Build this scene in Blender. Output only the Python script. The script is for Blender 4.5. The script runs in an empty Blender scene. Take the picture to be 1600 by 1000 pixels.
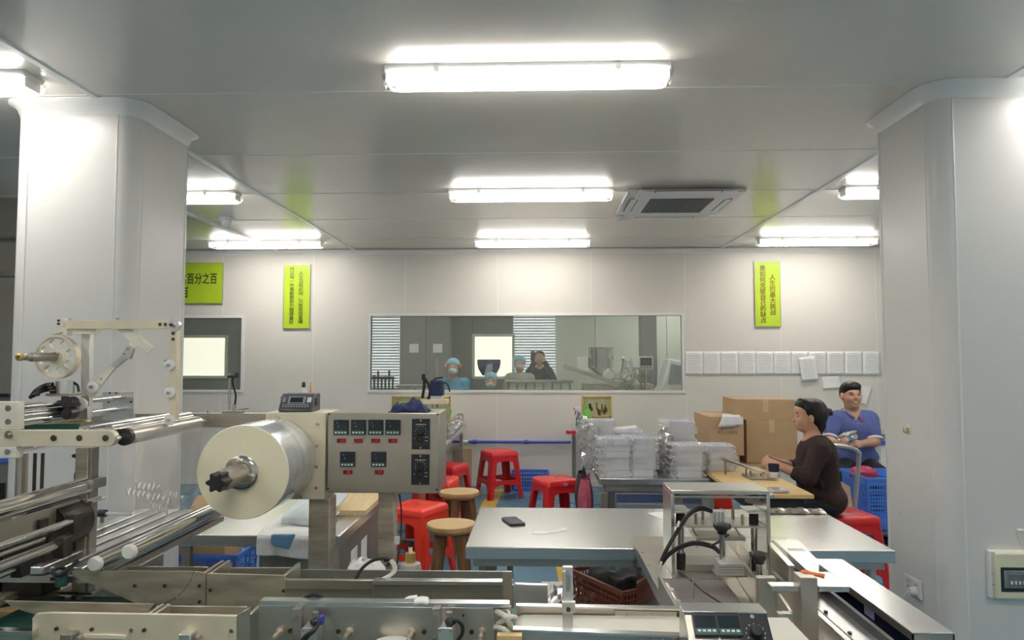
import bpy, bmesh, math, random
import numpy as np
from mathutils import Vector, Matrix, Euler
R = math.radians
PI = math.pi
scene = bpy.context.scene
COL = scene.collection

# ------------------------------------------------------------------ camera
CAM = Vector((0.0, 0.0, 1.52))
FPX = 1120.0                      # focal length in pixels of the 1600 px wide frame
cam_data = bpy.data.cameras.new('camera')
cam_data.sensor_width = 36.0
cam_data.lens = FPX / 1600.0 * 36.0
cam_data.clip_start = 0.05
cam_data.clip_end = 100
camera = bpy.data.objects.new('camera', cam_data)
camera.location = CAM
camera.rotation_euler = (R(90 + 2.97), 0, R(1.94))
COL.objects.link(camera)
scene.camera = camera
CAM_R = camera.rotation_euler.to_matrix()

# ------------------------------------------------------------------ world, exposure
world = bpy.data.worlds.new('world')
scene.world = world
world.use_nodes = True
world.node_tree.nodes['Background'].inputs[0].default_value = (0.86, 0.93, 1.0, 1)
world.node_tree.nodes['Background'].inputs[1].default_value = 1.0
scene.view_settings.view_transform = 'Standard'
scene.view_settings.look = 'None'
scene.view_settings.gamma = 1.0
scene.view_settings.use_curve_mapping = False
scene.view_settings.exposure = -0.1
scene.cycles.transparent_max_bounces = 12
scene.cycles.max_bounces = 8
LAMP = 40.0                       # strength of the lit trays of the ceiling lights

# ------------------------------------------------------------------ helpers
def ray(px, py):
    return CAM_R @ Vector(((px - 800) / FPX, -(py - 500) / FPX, -1.0))
def W(px, py, Y):                 # the point at distance Y seen at a pixel of the photograph
    d = ray(px, py); return CAM + d * (Y / d.y)
def WZ(px, py, Z):                # the point at height Z
    d = ray(px, py); return CAM + d * ((Z - CAM.z) / d.z)
def WX(px, py, X):
    d = ray(px, py); return CAM + d * (X / d.x)

ORG = {}
def org(o):
    return ORG.get(o.name, Vector((0, 0, 0))) if o else Vector((0, 0, 0))

def tag(o, label=None, cat=None, group=None, kind=None):
    if label: o['label'] = label
    if cat: o['category'] = cat
    if group: o['group'] = group
    if kind: o['kind'] = kind
    return o

def thing(name, label=None, cat=None, loc=(0, 0, 0), group=None, kind=None):
    o = bpy.data.objects.new(name, None)
    o.empty_display_size = 0.05
    o.location = loc
    COL.objects.link(o)
    ORG[o.name] = Vector(loc)
    return tag(o, label, cat, group, kind)

def link(name, me, m=None, parent=None, smooth=None, bevel=0, at=None):
    """links a mesh given in world coordinates as one object; at = origin of a top-level mesh"""
    o = bpy.data.objects.new(name, me)
    COL.objects.link(o)
    og = org(parent) if parent else Vector(at or (0, 0, 0))
    if og.length > 0:
        me.transform(Matrix.Translation(-og))
    if parent:
        o.parent = parent
    else:
        o.location = og
    ORG[o.name] = og
    if m:
        for mm in (m if isinstance(m, (list, tuple)) else [m]):
            me.materials.append(MAT[mm] if isinstance(mm, str) else mm)
    if smooth is None: smooth = 35
    if smooth:
        me.polygons.foreach_set('use_smooth', [True] * len(me.polygons))
        try: me.set_sharp_from_angle(angle=R(smooth))
        except Exception: pass
    if bevel:
        b = o.modifiers.new('bevel', 'BEVEL'); b.width = bevel; b.segments = 2; b.limit_method = 'ANGLE'; b.angle_limit = R(40)
        b.harden_normals = False
    me.update()
    return o

def frame_of(d):
    d = Vector(d).normalized()
    u = Vector((0, 0, 1)) if abs(d.z) < 0.9 else Vector((1, 0, 0))
    a = d.cross(u).normalized(); b = d.cross(a).normalized()
    return a, b

class MB:
    def __init__(s): s.v = []; s.f = []; s.mi = []; s.cur = 0
    def add(s, vs, fs):
        n = len(s.v); s.v += [tuple(v) for v in vs]
        s.f += [tuple(i + n for i in f) for f in fs]; s.mi += [s.cur] * len(fs); return s
    def mat(s, i): s.cur = i; return s
    def box(s, x0, x1, y0, y1, z0, z1):
        x0, x1 = min(x0, x1), max(x0, x1); y0, y1 = min(y0, y1), max(y0, y1); z0, z1 = min(z0, z1), max(z0, z1)
        return s.add([(x0,y0,z0),(x1,y0,z0),(x1,y1,z0),(x0,y1,z0),(x0,y0,z1),(x1,y0,z1),(x1,y1,z1),(x0,y1,z1)],
            [(0,3,2,1),(4,5,6,7),(0,1,5,4),(1,2,6,5),(2,3,7,6),(3,0,4,7)])
    def cbox(s, c, sx, sy, sz, rot=None):
        M = rot if rot is not None else Matrix.Identity(3)
        c = Vector(c); vs = []
        for dz in (-1, 1):
            for dx, dy in ((-1,-1),(1,-1),(1,1),(-1,1)):
                vs.append(c + M @ Vector((dx*sx/2, dy*sy/2, dz*sz/2)))
        return s.add(vs, [(0,3,2,1),(4,5,6,7),(0,1,5,4),(1,2,6,5),(2,3,7,6),(3,0,4,7)])
    def bar(s, p, q, w, h, up=(0, 0, 1)):
        """box from p to q, w across, h along 'up'"""
        p = Vector(p); q = Vector(q); d = (q - p).normalized(); u = Vector(up)
        a = d.cross(u).normalized(); b = a.cross(d).normalized(); vs = []
        for e in (p, q):
            for i, j in ((-1,-1),(1,-1),(1,1),(-1,1)): vs.append(e + a*(i*w/2) + b*(j*h/2))
        return s.add(vs, [(0,3,2,1),(4,5,6,7),(0,1,5,4),(1,2,6,5),(2,3,7,6),(3,0,4,7)])
    def cyl(s, p, q, r, r2=None, n=16, caps=True):
        p = Vector(p); q = Vector(q); r2 = r if r2 is None else r2
        a, b = frame_of(q - p); vs = []; fs = []
        for e, rr in ((p, r), (q, r2)):
            for k in range(n):
                t = 2*PI*k/n; vs.append(e + a*(rr*math.cos(t)) + b*(rr*math.sin(t)))
        for k in range(n): fs.append((k, (k+1) % n, n + (k+1) % n, n + k))
        if caps: fs.append(tuple(range(n-1, -1, -1))); fs.append(tuple(range(n, 2*n)))
        return s.add(vs, fs)
    def tube(s, pts, r, n=8, rs=None):
        pts = [Vector(p) for p in pts]; vs = []; fs = []; a = None
        for i, p in enumerate(pts):
            d = (pts[min(i+1, len(pts)-1)] - pts[max(i-1, 0)]).normalized()
            if a is None: a, b = frame_of(d)
            else:
                a = (a - d*a.dot(d)).normalized(); b = d.cross(a).normalized()
            rr = rs[i] if rs else r
            for k in range(n):
                t = 2*PI*k/n; vs.append(p + a*(rr*math.cos(t)) + b*(rr*math.sin(t)))
        for i in range(len(pts)-1):
            for k in range(n):
                fs.append((i*n+k, i*n+(k+1) % n, (i+1)*n+(k+1) % n, (i+1)*n+k))
        fs.append(tuple(range(n-1, -1, -1))); m = (len(pts)-1)*n; fs.append(tuple(range(m, m+n)))
        return s.add(vs, fs)
    def lathe(s, prof, c=(0, 0, 0), axis=(0, 0, 1), n=24):
        """prof: (radius, height) pairs along the axis from c"""
        c = Vector(c); ax = Vector(axis).normalized(); a, b = frame_of(ax); vs = []; fs = []
        for r, h in prof:
            for k in range(n):
                t = 2*PI*k/n; vs.append(c + ax*h + a*(r*math.cos(t)) + b*(r*math.sin(t)))
        for i in range(len(prof)-1):
            for k in range(n):
                fs.append((i*n+k, i*n+(k+1) % n, (i+1)*n+(k+1) % n, (i+1)*n+k))
        if prof[0] == prof[-1]: return s.add(vs, fs)
        if prof[0][0] > 1e-6: fs.append(tuple(range(n-1, -1, -1)))
        if prof[-1][0] > 1e-6: m = (len(prof)-1)*n; fs.append(tuple(range(m, m+n)))
        return s.add(vs, fs)
    def prism(s, poly, o, u, w, t):
        """polygon of (a, b) in the plane o + a*u + b*w, pushed along the vector t"""
        o = Vector(o); u = Vector(u); w = Vector(w); t = Vector(t); n = len(poly)
        vs = [o + u*a + w*b for a, b in poly] + [o + u*a + w*b + t for a, b in poly]
        fs = [tuple(range(n-1, -1, -1)), tuple(range(n, 2*n))]
        for k in range(n): fs.append((k, (k+1) % n, n + (k+1) % n, n + k))
        return s.add(vs, fs)
    def ball(s, c, r, sx=1, sy=1, sz=1, n=12, m=8):
        c = Vector(c); vs = []; fs = []
        for i in range(m+1):
            ph = PI*i/m
            for k in range(n):
                t = 2*PI*k/n; vs.append(c + Vector((r*sx*math.sin(ph)*math.cos(t), r*sy*math.sin(ph)*math.sin(t), r*sz*math.cos(ph))))
        for i in range(m):
            for k in range(n): fs.append((i*n+k, (i+1)*n+k, (i+1)*n+(k+1) % n, i*n+(k+1) % n))
        return s.add(vs, fs)
    def grid(s, P):
        """surface through a 2-D list of points"""
        h = len(P); w = len(P[0]); vs = [p for row in P for p in row]; fs = []
        for i in range(h-1):
            for j in range(w-1): fs.append((i*w+j, i*w+j+1, (i+1)*w+j+1, (i+1)*w+j))
        return s.add(vs, fs)
    def mesh(s, name='m', fix=True):
        me = bpy.data.meshes.new(name); me.from_pydata(s.v, [], s.f)
        if any(s.mi): me.polygons.foreach_set('material_index', s.mi)
        if fix:
            bm = bmesh.new(); bm.from_mesh(me); bmesh.ops.remove_doubles(bm, verts=bm.verts, dist=1e-6)
            bmesh.ops.recalc_face_normals(bm, faces=bm.faces); bm.to_mesh(me); bm.free()
        return me
    def build(s, name, m, parent=None, smooth=None, bevel=0, at=None):
        return link(name, s.mesh(name), m, parent, smooth, bevel, at)

def copy_tree(o, parent=None):
    c = o.copy(); COL.objects.link(c); c.parent = parent
    if o.name in ORG: ORG[c.name] = ORG[o.name]
    for ch in o.children: copy_tree(ch, c)
    return c

def smooth_path(pts, k=6):
    pts = [Vector(p) for p in pts]; out = []
    for i in range(len(pts)-1):
        p0 = pts[max(i-1, 0)]; p1 = pts[i]; p2 = pts[i+1]; p3 = pts[min(i+2, len(pts)-1)]
        for j in range(k):
            t = j/k
            out.append(0.5*((2*p1) + (p2-p0)*t + (2*p0-5*p1+4*p2-p3)*t*t + (3*p1-p0-3*p2+p3)*t**3))
    out.append(pts[-1]); return out

def rrect(w, h, r, n=4):
    pts = []
    for cx, cy, a0 in ((w/2-r, h/2-r, 0), (-w/2+r, h/2-r, 90), (-w/2+r, -h/2+r, 180), (w/2-r, -h/2+r, 270)):
        for k in range(n+1):
            a = R(a0 + 90*k/n); pts.append((cx + r*math.cos(a), cy + r*math.sin(a)))
    return pts

def text_mesh(body, size, o, u, w, extrude=0.0008, align='CENTER', bold=0.0, sx=1.0):
    """flat lettering as a mesh: baseline along u, up along w, centred on o"""
    cu = bpy.data.curves.new('lettering', 'FONT'); cu.body = body; cu.size = size; cu.extrude = extrude
    cu.offset = bold*size; cu.align_x = align; cu.align_y = 'CENTER'; cu.resolution_u = 2
    ob = bpy.data.objects.new('lettering_tmp', cu); COL.objects.link(ob)
    dg = bpy.context.evaluated_depsgraph_get(); dg.update()
    me = bpy.data.meshes.new_from_object(ob.evaluated_get(dg))
    bpy.data.objects.remove(ob); bpy.data.curves.remove(cu)
    u = Vector(u).normalized(); w = Vector(w).normalized(); n = u.cross(w)
    M = Matrix((u*sx, w, n)).transposed().to_4x4(); M.translation = Vector(o)
    me.transform(M); me.materials.clear(); return me

# ------------------------------------------------------------------ materials
MAT = {}
def mat(name, col, rough=0.5, metal=0.0, var=0.06, scale=6.0, stretch=(1, 1, 1), bump=0.0, spec=0.5, rvar=0.06,
        trans=0.0, alpha=1.0, emit=None, estr=0.0, sss=0.0, coat=0.0, col2=None, detail=4.0, bscale=None, thr=None, ior=1.45):
    m = bpy.data.materials.new(name); m.use_nodes = True; nt = m.node_tree; b = nt.nodes['Principled BSDF']
    b.inputs['Roughness'].default_value = rough; b.inputs['Metallic'].default_value = metal
    b.inputs['Specular IOR Level'].default_value = spec; b.inputs['IOR'].default_value = ior
    b.inputs['Transmission Weight'].default_value = trans; b.inputs['Alpha'].default_value = alpha
    b.inputs['Coat Weight'].default_value = coat
    if sss: b.inputs['Subsurface Weight'].default_value = sss; b.inputs['Subsurface Radius'].default_value = (0.01, 0.004, 0.002)
    if emit: b.inputs['Emission Color'].default_value = (*emit, 1); b.inputs['Emission Strength'].default_value = estr
    tc = nt.nodes.new('ShaderNodeTexCoord'); mp = nt.nodes.new('ShaderNodeMapping')
    mp.inputs['Scale'].default_value = stretch
    nz = nt.nodes.new('ShaderNodeTexNoise'); nz.inputs['Scale'].default_value = scale; nz.inputs['Detail'].default_value = detail
    nt.links.new(tc.outputs['Object'], mp.inputs[0]); nt.links.new(mp.outputs[0], nz.inputs[0])
    rp = nt.nodes.new('ShaderNodeValToRGB')
    c2 = col2 if col2 else tuple(min(1, c*(1+var)) for c in col)
    c1 = col if col2 else tuple(c*(1-var) for c in col)
    lo, hi = thr if thr else (0.3, 0.7)
    rp.color_ramp.elements[0].position = lo; rp.color_ramp.elements[0].color = (*c1, 1)
    rp.color_ramp.elements[1].position = hi; rp.color_ramp.elements[1].color = (*c2, 1)
    nt.links.new(nz.outputs['Fac'], rp.inputs[0]); nt.links.new(rp.outputs[0], b.inputs['Base Color'])
    if rvar:
        mr = nt.nodes.new('ShaderNodeMapRange'); mr.inputs[3].default_value = max(0.02, rough-rvar); mr.inputs[4].default_value = min(1, rough+rvar)
        nt.links.new(nz.outputs['Fac'], mr.inputs[0]); nt.links.new(mr.outputs[0], b.inputs['Roughness'])
    if bump:
        bp = nt.nodes.new('ShaderNodeBump'); bp.inputs['Strength'].default_value = bump; bp.inputs['Distance'].default_value = 0.01
        src = nz
        if bscale:
            src = nt.nodes.new('ShaderNodeTexNoise'); src.inputs['Scale'].default_value = bscale; src.inputs['Detail'].default_value = 3
            nt.links.new(mp.outputs[0], src.inputs[0])
        nt.links.new(src.outputs['Fac'], bp.inputs['Height']); nt.links.new(bp.outputs[0], b.inputs['Normal'])
    MAT[name] = m
    return m

def clear_mat(name, tint=(1, 1, 1), gloss=0.12, rough=0.05, haze=0.0, hazecol=(0.9, 0.9, 0.9), bump=0.0, bscale=40, fres=1.0):
    """clear sheet: see-through, with a fresnel reflection and a share of milky haze"""
    m = bpy.data.materials.new(name); m.use_nodes = True; nt = m.node_tree
    for n in list(nt.nodes):
        if n.type != 'OUTPUT_MATERIAL': nt.nodes.remove(n)
    out = [n for n in nt.nodes if n.type == 'OUTPUT_MATERIAL'][0]
    tr = nt.nodes.new('ShaderNodeBsdfTransparent'); tr.inputs[0].default_value = (*tint, 1)
    gl = nt.nodes.new('ShaderNodeBsdfGlossy'); gl.inputs['Roughness'].default_value = rough
    df = nt.nodes.new('ShaderNodeBsdfDiffuse'); df.inputs[0].default_value = (*hazecol, 1)
    lw = nt.nodes.new('ShaderNodeFresnel'); lw.inputs[0].default_value = 1.45
    ad = nt.nodes.new('ShaderNodeMath'); ad.operation = 'MULTIPLY_ADD'; ad.use_clamp = True; ad.inputs[1].default_value = fres; ad.inputs[2].default_value = gloss
    nt.links.new(lw.outputs[0], ad.inputs[0])
    m1 = nt.nodes.new('ShaderNodeMixShader'); m1.inputs[0].default_value = haze
    nt.links.new(tr.outputs[0], m1.inputs[1]); nt.links.new(df.outputs[0], m1.inputs[2])
    m2 = nt.nodes.new('ShaderNodeMixShader'); nt.links.new(ad.outputs[0], m2.inputs[0])
    nt.links.new(m1.outputs[0], m2.inputs[1]); nt.links.new(gl.outputs[0], m2.inputs[2])
    if bump:
        tc = nt.nodes.new('ShaderNodeTexCoord'); nz = nt.nodes.new('ShaderNodeTexNoise'); nz.inputs['Scale'].default_value = bscale
        bp = nt.nodes.new('ShaderNodeBump'); bp.inputs['Strength'].default_value = bump; bp.inputs['Distance'].default_value = 0.01
        nt.links.new(tc.outputs['Object'], nz.inputs[0]); nt.links.new(nz.outputs['Fac'], bp.inputs['Height'])
        for n in (gl, df): nt.links.new(bp.outputs[0], n.inputs['Normal'])
        nt.links.new(bp.outputs[0], lw.inputs['Normal'])
    nt.links.new(m2.outputs[0], out.inputs[0])
    MAT[name] = m
    return m

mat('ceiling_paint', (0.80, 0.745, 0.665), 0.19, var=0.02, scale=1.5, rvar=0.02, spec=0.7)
mat('ceiling_strip', (0.85, 0.85, 0.84), 0.3, var=0.02)
mat('wall_paint', (0.74, 0.70, 0.64), 0.38, var=0.02, scale=1.2)
mat('wall_strip', (0.82, 0.80, 0.76), 0.35, var=0.02)
mat('pillar_paint', (0.74, 0.725, 0.70), 0.32, var=0.03, scale=1.0)
mat('pillar_strip', (0.80, 0.80, 0.78), 0.3, var=0.02)
mat('grey_door', (0.30, 0.28, 0.24), 0.4, var=0.05)
mat('floor_epoxy', (0.10, 0.25, 0.36), 0.28, var=0.05, scale=2.5, rvar=0.06)
mat('floor_yellow', (0.72, 0.50, 0.08), 0.35, var=0.12, scale=9)
mat('white_plastic', (0.80, 0.80, 0.78), 0.35, var=0.02)
mat('cream_plastic', (0.78, 0.76, 0.55), 0.35, var=0.03)
mat('lamp_glow', (1, 1, 1), 0.5, emit=(1.0, 0.97, 0.91), estr=LAMP, var=0)
clear_mat('lamp_cover', gloss=0.05, rough=0.08, haze=0.03)
clear_mat('glass', tint=(0.95, 0.97, 0.95), gloss=0.03, rough=0.01, haze=0.06, hazecol=(0.85, 0.9, 0.85))
mat('dark_slot', (0.06, 0.06, 0.065), 0.5)
mat('grille_dark', (0.16, 0.16, 0.17), 0.5)
mat('lime_board', (0.44, 0.60, 0.03), 0.3, var=0.04)
mat('ink', (0.03, 0.03, 0.02), 0.5)
mat('ink_brown', (0.16, 0.07, 0.02), 0.5)
mat('paper', (0.90, 0.89, 0.87), 0.45, var=0.03, scale=20)
mat('paper_print', (0.66, 0.66, 0.67), 0.6, var=0.15, scale=60)
mat('steel', (0.54, 0.495, 0.43), 0.30, 0.85, var=0.05, scale=4, stretch=(1, 1, 6), rvar=0.06)
mat('steel_x', (0.58, 0.55, 0.49), 0.30, 0.92, var=0.05, scale=4, stretch=(1, 3, 6), rvar=0.06)
mat('steel_worn', (0.56, 0.49, 0.39), 0.36, 0.7, var=0.26, scale=9, stretch=(1, 1, 5), rvar=0.12)
mat('steel_mirror', (0.42, 0.40, 0.37), 0.07, 1.0, var=0.05, scale=4, rvar=0.02)
mat('steel_dark', (0.36, 0.34, 0.31), 0.38, 0.7, var=0.15, scale=8)
mat('steel_top', (0.66, 0.66, 0.64), 0.22, 0.85, var=0.008, scale=14, rvar=0)
mat('chrome', (0.72, 0.71, 0.69), 0.14, 1.0, var=0.08, scale=14, rvar=0.05)
mat('cream_metal', (0.80, 0.72, 0.55), 0.42, 0.35, var=0.07, scale=12)
mat('cream_light', (0.86, 0.82, 0.70), 0.40, 0.25, var=0.06, scale=12)
mat('alu', (0.80, 0.80, 0.79), 0.32, 0.9, var=0.06, scale=10)
mat('bolt_dark', (0.10, 0.085, 0.07), 0.4, 0.7, var=0.2)
mat('bolt', (0.55, 0.52, 0.47), 0.3, 1.0, var=0.2)
mat('black_plastic', (0.025, 0.025, 0.028), 0.38, var=0.1)
mat('black_rubber', (0.02, 0.02, 0.02), 0.55, var=0.1)
mat('oily_dark', (0.045, 0.038, 0.032), 0.35, 0.5, var=0.4, scale=18)
mat('cable_white', (0.72, 0.70, 0.60), 0.45)
mat('red_plastic', (0.62, 0.018, 0.022), 0.32, var=0.05)
mat('red_bright', (0.86, 0.045, 0.022), 0.30, var=0.05)
mat('blue_plastic', (0.05, 0.16, 0.62), 0.36, var=0.05)
mat('blue_pipe', (0.05, 0.07, 0.42), 0.35)
mat('wood_seat', (0.62, 0.42, 0.19), 0.45, col2=(0.72, 0.53, 0.28), scale=5, stretch=(1, 14, 1))
mat('wood_edge', (0.36, 0.20, 0.07), 0.5, col2=(0.55, 0.36, 0.15), scale=14)
mat('wood_leg', (0.17, 0.075, 0.028), 0.42, col2=(0.28, 0.14, 0.06), scale=8, stretch=(6, 6, 1))
mat('wood_board', (0.66, 0.43, 0.16), 0.45, col2=(0.76, 0.54, 0.25), scale=4, stretch=(1, 8, 1))
mat('bamboo_board', (0.62, 0.46, 0.24), 0.5, col2=(0.72, 0.57, 0.33), scale=5, stretch=(10, 1, 1))
mat('plywood', (0.40, 0.30, 0.18), 0.55, col2=(0.50, 0.39, 0.25), scale=4, stretch=(3, 3, 1))
mat('cardboard', (0.50, 0.34, 0.19), 0.7, var=0.05, scale=5)
mat('cardboard_tape', (0.60, 0.45, 0.28), 0.35, var=0.05)
mat('screen_dark', (0.02, 0.03, 0.035), 0.12, var=0.1)
mat('controller_green', (0.03, 0.10, 0.085), 0.3)
mat('panel_black', (0.022, 0.024, 0.03), 0.4)
mat('marking_white', (0.75, 0.75, 0.72), 0.5)
mat('red_switch', (0.42, 0.012, 0.015), 0.25, emit=(1, 0.05, 0.03), estr=0.06)
mat('switch_bezel', (0.16, 0.015, 0.015), 0.35)
mat('film_end', (0.90, 0.85, 0.64), 0.34, var=0.03, scale=3, sss=0.1)
mat('film_side', (0.66, 0.68, 0.70), 0.16, 0.35, var=0.14, scale=3, stretch=(1, 9, 1), rvar=0.08, coat=0.5)
clear_mat('film_web', gloss=0.03, rough=0.15, haze=0.16, bump=0.2, bscale=14, fres=0.2)
clear_mat('wrap_film', gloss=0.06, rough=0.15, haze=0.35, hazecol=(1, 1, 1), fres=0.5)
clear_mat('wrap_clear', gloss=0.09, rough=0.12, haze=0.16, hazecol=(1, 1, 1), fres=0.7)
mat('gift_box', (0.80, 0.80, 0.83), 0.35, var=0.03)
mat('lilac_print', (0.45, 0.44, 0.72), 0.4)
mat('orange_plastic', (0.80, 0.20, 0.03), 0.4)
mat('navy_cloth', (0.007, 0.018, 0.08), 0.8, var=0.25, scale=40, bump=0.3)
mat('white_cloth', (0.86, 0.85, 0.82), 0.85, var=0.04, bump=0.15, scale=30)
mat('green_belt', (0.015, 0.07, 0.055), 0.5, var=0.15)
mat('brass_tape', (0.55, 0.42, 0.12), 0.35, 0.6, var=0.15)
# ================================================================== ROOM
YB = 8.56; CH = 2.82; XL, XR, YF = -7.2, 6.6, -3.2
SX0 = W(490, 450, YB).x - 4*1.115
seams = [SX0 + 1.115*k for k in range(0, 16)]
seams = [XL] + [s for s in seams if XL + 0.1 < s < XR - 0.1] + [XR]

fl = MB().box(XL, XR, YF, YB + 0.14, -0.12, 0).build('floor', 'floor_epoxy', smooth=0)
tag(fl, 'blue painted epoxy factory floor', 'floor', kind='structure')
def floor_line(pts, label):
    P = [WZ(*p, 0.0) for p in pts]
    m = MB(); m.prism([(p.x, p.y) for p in P], (0, 0, 0.0005), (1, 0, 0), (0, 1, 0), (0, 0, 0.002))
    o = m.build('floor_marking', 'floor_yellow', fl); o['label'] = label
floor_line([(745, 800), (770, 800), (788, 764), (768, 764)], 'yellow painted line beside red stool at the back')
floor_line([(876, 925), (906, 960), (886, 862), (864, 862)], 'yellow painted line under the long steel table')
floor_line([(1352, 870), (1430, 925), (1430, 902), (1352, 848)], 'yellow painted line left of the right pillar')
floor_line([(1330, 836), (1430, 836), (1430, 826), (1330, 826)], 'yellow painted line in front of blue crate')

# ceiling: slab, panels, joint strips
ce = thing('ceiling', 'glossy pale grey clean-room panel ceiling', 'ceiling', (0, 0, CH), kind='structure')
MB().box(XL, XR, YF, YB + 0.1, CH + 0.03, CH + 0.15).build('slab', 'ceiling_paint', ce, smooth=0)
ys = [YF] + [3.42 + 1.08*k for k in range(-6, 5)] + [YB]
xs = [XL, -2.2, 2.2, XR]
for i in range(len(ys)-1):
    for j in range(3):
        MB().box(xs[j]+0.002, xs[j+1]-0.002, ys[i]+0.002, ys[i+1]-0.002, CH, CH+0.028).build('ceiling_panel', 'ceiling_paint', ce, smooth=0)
for y in ys[1:-1]:
    MB().box(XL, XR, y-0.004, y+0.004, CH-0.002, CH+0.01).build('joint_strip', 'ceiling_strip', ce, smooth=0)
for x in xs[1:3]:
    MB().prism([(-0.022, 0), (0.022, 0), (0.016, -0.008), (-0.016, -0.008)], (x, YF, CH), (1, 0, 0), (0, 0, 1), (0, YB-YF, 0)).build('joint_strip', 'ceiling_strip', ce, smooth=0)

# back wall of upright panels with two window openings
wb = thing('wall_back', 'warm white panel wall with long window', 'wall', (0, YB, 0), kind='structure')
wa = W(580, 494, YB); wc = W(1066, 610, YB)
WIN1 = (wa.x, wc.x, wc.z, wa.z)
wa = W(378, 497, YB); wc = W(378, 609, YB)
WIN2 = (wa.x - 1.25, wa.x, wc.z, wa.z)
for a, b in zip(seams[:-1], seams[1:]):
    cuts = sorted({a, b} | {e for w in (WIN1, WIN2) for e in w[:2] if a < e < b})
    for c, d in zip(cuts[:-1], cuts[1:]):
        hit = [w for w in (WIN1, WIN2) if w[0] < (c+d)/2 < w[1]]
        zz = [(0, hit[0][2]), (hit[0][3], CH)] if hit else [(0, CH)]
        for z0, z1 in zz:
            MB().box(c + (0.0015 if c == a else 0), d - (0.0015 if d == b else 0), YB, YB+0.05, z0, z1).build('wall_panel', 'wall_paint', wb, smooth=0)
for s in seams[1:-1]:
    hit = [w for w in (WIN1, WIN2) if w[0] < s < w[1]]
    for z0, z1 in ([(0, hit[0][2]-0.03), (hit[0][3]+0.03, CH)] if hit else [(0, CH)]):
        MB().box(s-0.006, s+0.006, YB-0.0015, YB+0.02, z0, z1).build('joint_strip', 'wall_strip', wb, smooth=0)
# cove where wall meets ceiling
def cove(name, p, q, inward, lab):
    m = MB(); p = Vector(p); q = Vector(q); n = Vector(inward); prof = [(0, 0)]
    for k in range(7):
        t = R(90*k/6); prof.append((0.055*(1-math.sin(t)), -0.055*(1-math.cos(t))))
    m.prism([(0, 0)] + [(0.055*(1-math.sin(R(15*k))), -0.055*(1-math.cos(R(15*k)))) for k in range(7)], p, n, (0, 0, 1), q-p)
    return tag(m.build(name, 'wall_strip'), lab, 'trim', kind='structure')
cove('trim_1', (XL, YB-0.001, CH-0.009), (XR, YB-0.001, CH-0.009), (0, -1, 0), 'white cove between back wall and ceiling')
bb = MB().box(XL, XR, YB-0.012, YB-0.0005, 0.0, 0.06).build('baseboard_back', 'wall_strip'); tag(bb, 'low pale skirting along the back wall', 'baseboard', kind='structure')

for nm, bx, lab in (('wall_left', (XL-0.1, XL, YF, YB+0.1, 0, CH+0.1), 'plain pale panel wall on the left'),
                    ('wall_right', (XR, XR+0.1, YF, YB+0.1, 0, CH+0.1), 'plain pale panel wall on the right'),
                    ('wall_front', (XL, XR, YF-0.1, YF, 0, CH+0.1), 'plain pale panel wall behind the viewer')):
    tag(MB().box(*bx).build(nm, 'wall_paint', smooth=0), lab, 'wall', kind='structure')
# dull beige partition left of the left pillar
dx0 = W(-60, 500, 5.4).x; dx1 = W(36, 500, 5.4).x
dr = thing('door_1', 'dull taupe sliding door beyond the left pillar', 'door', (dx0, 5.4, 0), kind='structure')
MB().box(dx0-0.5, dx1, 5.4, 5.45, 0.0, W(20, 432, 5.4).z).build('leaf', 'grey_door', dr, bevel=0.003)
MB().box(dx0-0.5, dx1, 5.37, 5.47, W(20, 432, 5.4).z, W(20, 424, 5.4).z).build('door_rail', 'steel_dark', dr, bevel=0.003)
MB().box(dx0-0.5, dx1, 5.4, 5.45, W(20, 424, 5.4).z, CH-0.06).build('transom_panel', 'grey_door', dr)
MB().cyl((dx0-0.5, 5.33, W(20, 372, 5.4).z), (dx1, 5.33, W(20, 372, 5.4).z), 0.02).build('track_tube', 'steel_dark', dr)
h = W(8, 617, 5.4); MB().box(h.x-0.05, h.x+0.06, 5.36, 5.4, h.z-0.012, h.z+0.012).build('handle', 'black_plastic', dr, bevel=0.004)

# windows
def window(name, w, lab, parts=()):
    x0, x1, z0, z1 = w
    t = thing(name, lab, 'window', ((x0+x1)/2, YB, z0), kind='structure')
    f = 0.032
    for nm, b in (('frame_rail', (x0-f, x1+f, z1, z1+f)), ('frame_rail', (x0-f, x1+f, z0-f, z0)),
                  ('frame_stile', (x0-f, x0, z0, z1)), ('frame_stile', (x1, x1+f, z0, z1))):
        MB().box(b[0], b[1], YB-0.012, YB+0.06, b[2], b[3]).build(nm, 'pillar_strip', t, bevel=0.003)
    MB().box(x0, x1, YB+0.018, YB+0.024, z0, z1).build('pane', 'glass', t, smooth=0)
    return t
window('window_1', WIN1, 'long glazed window in the back wall')
window('window_2', WIN2, 'smaller glazed window near the left pillar')

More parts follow.
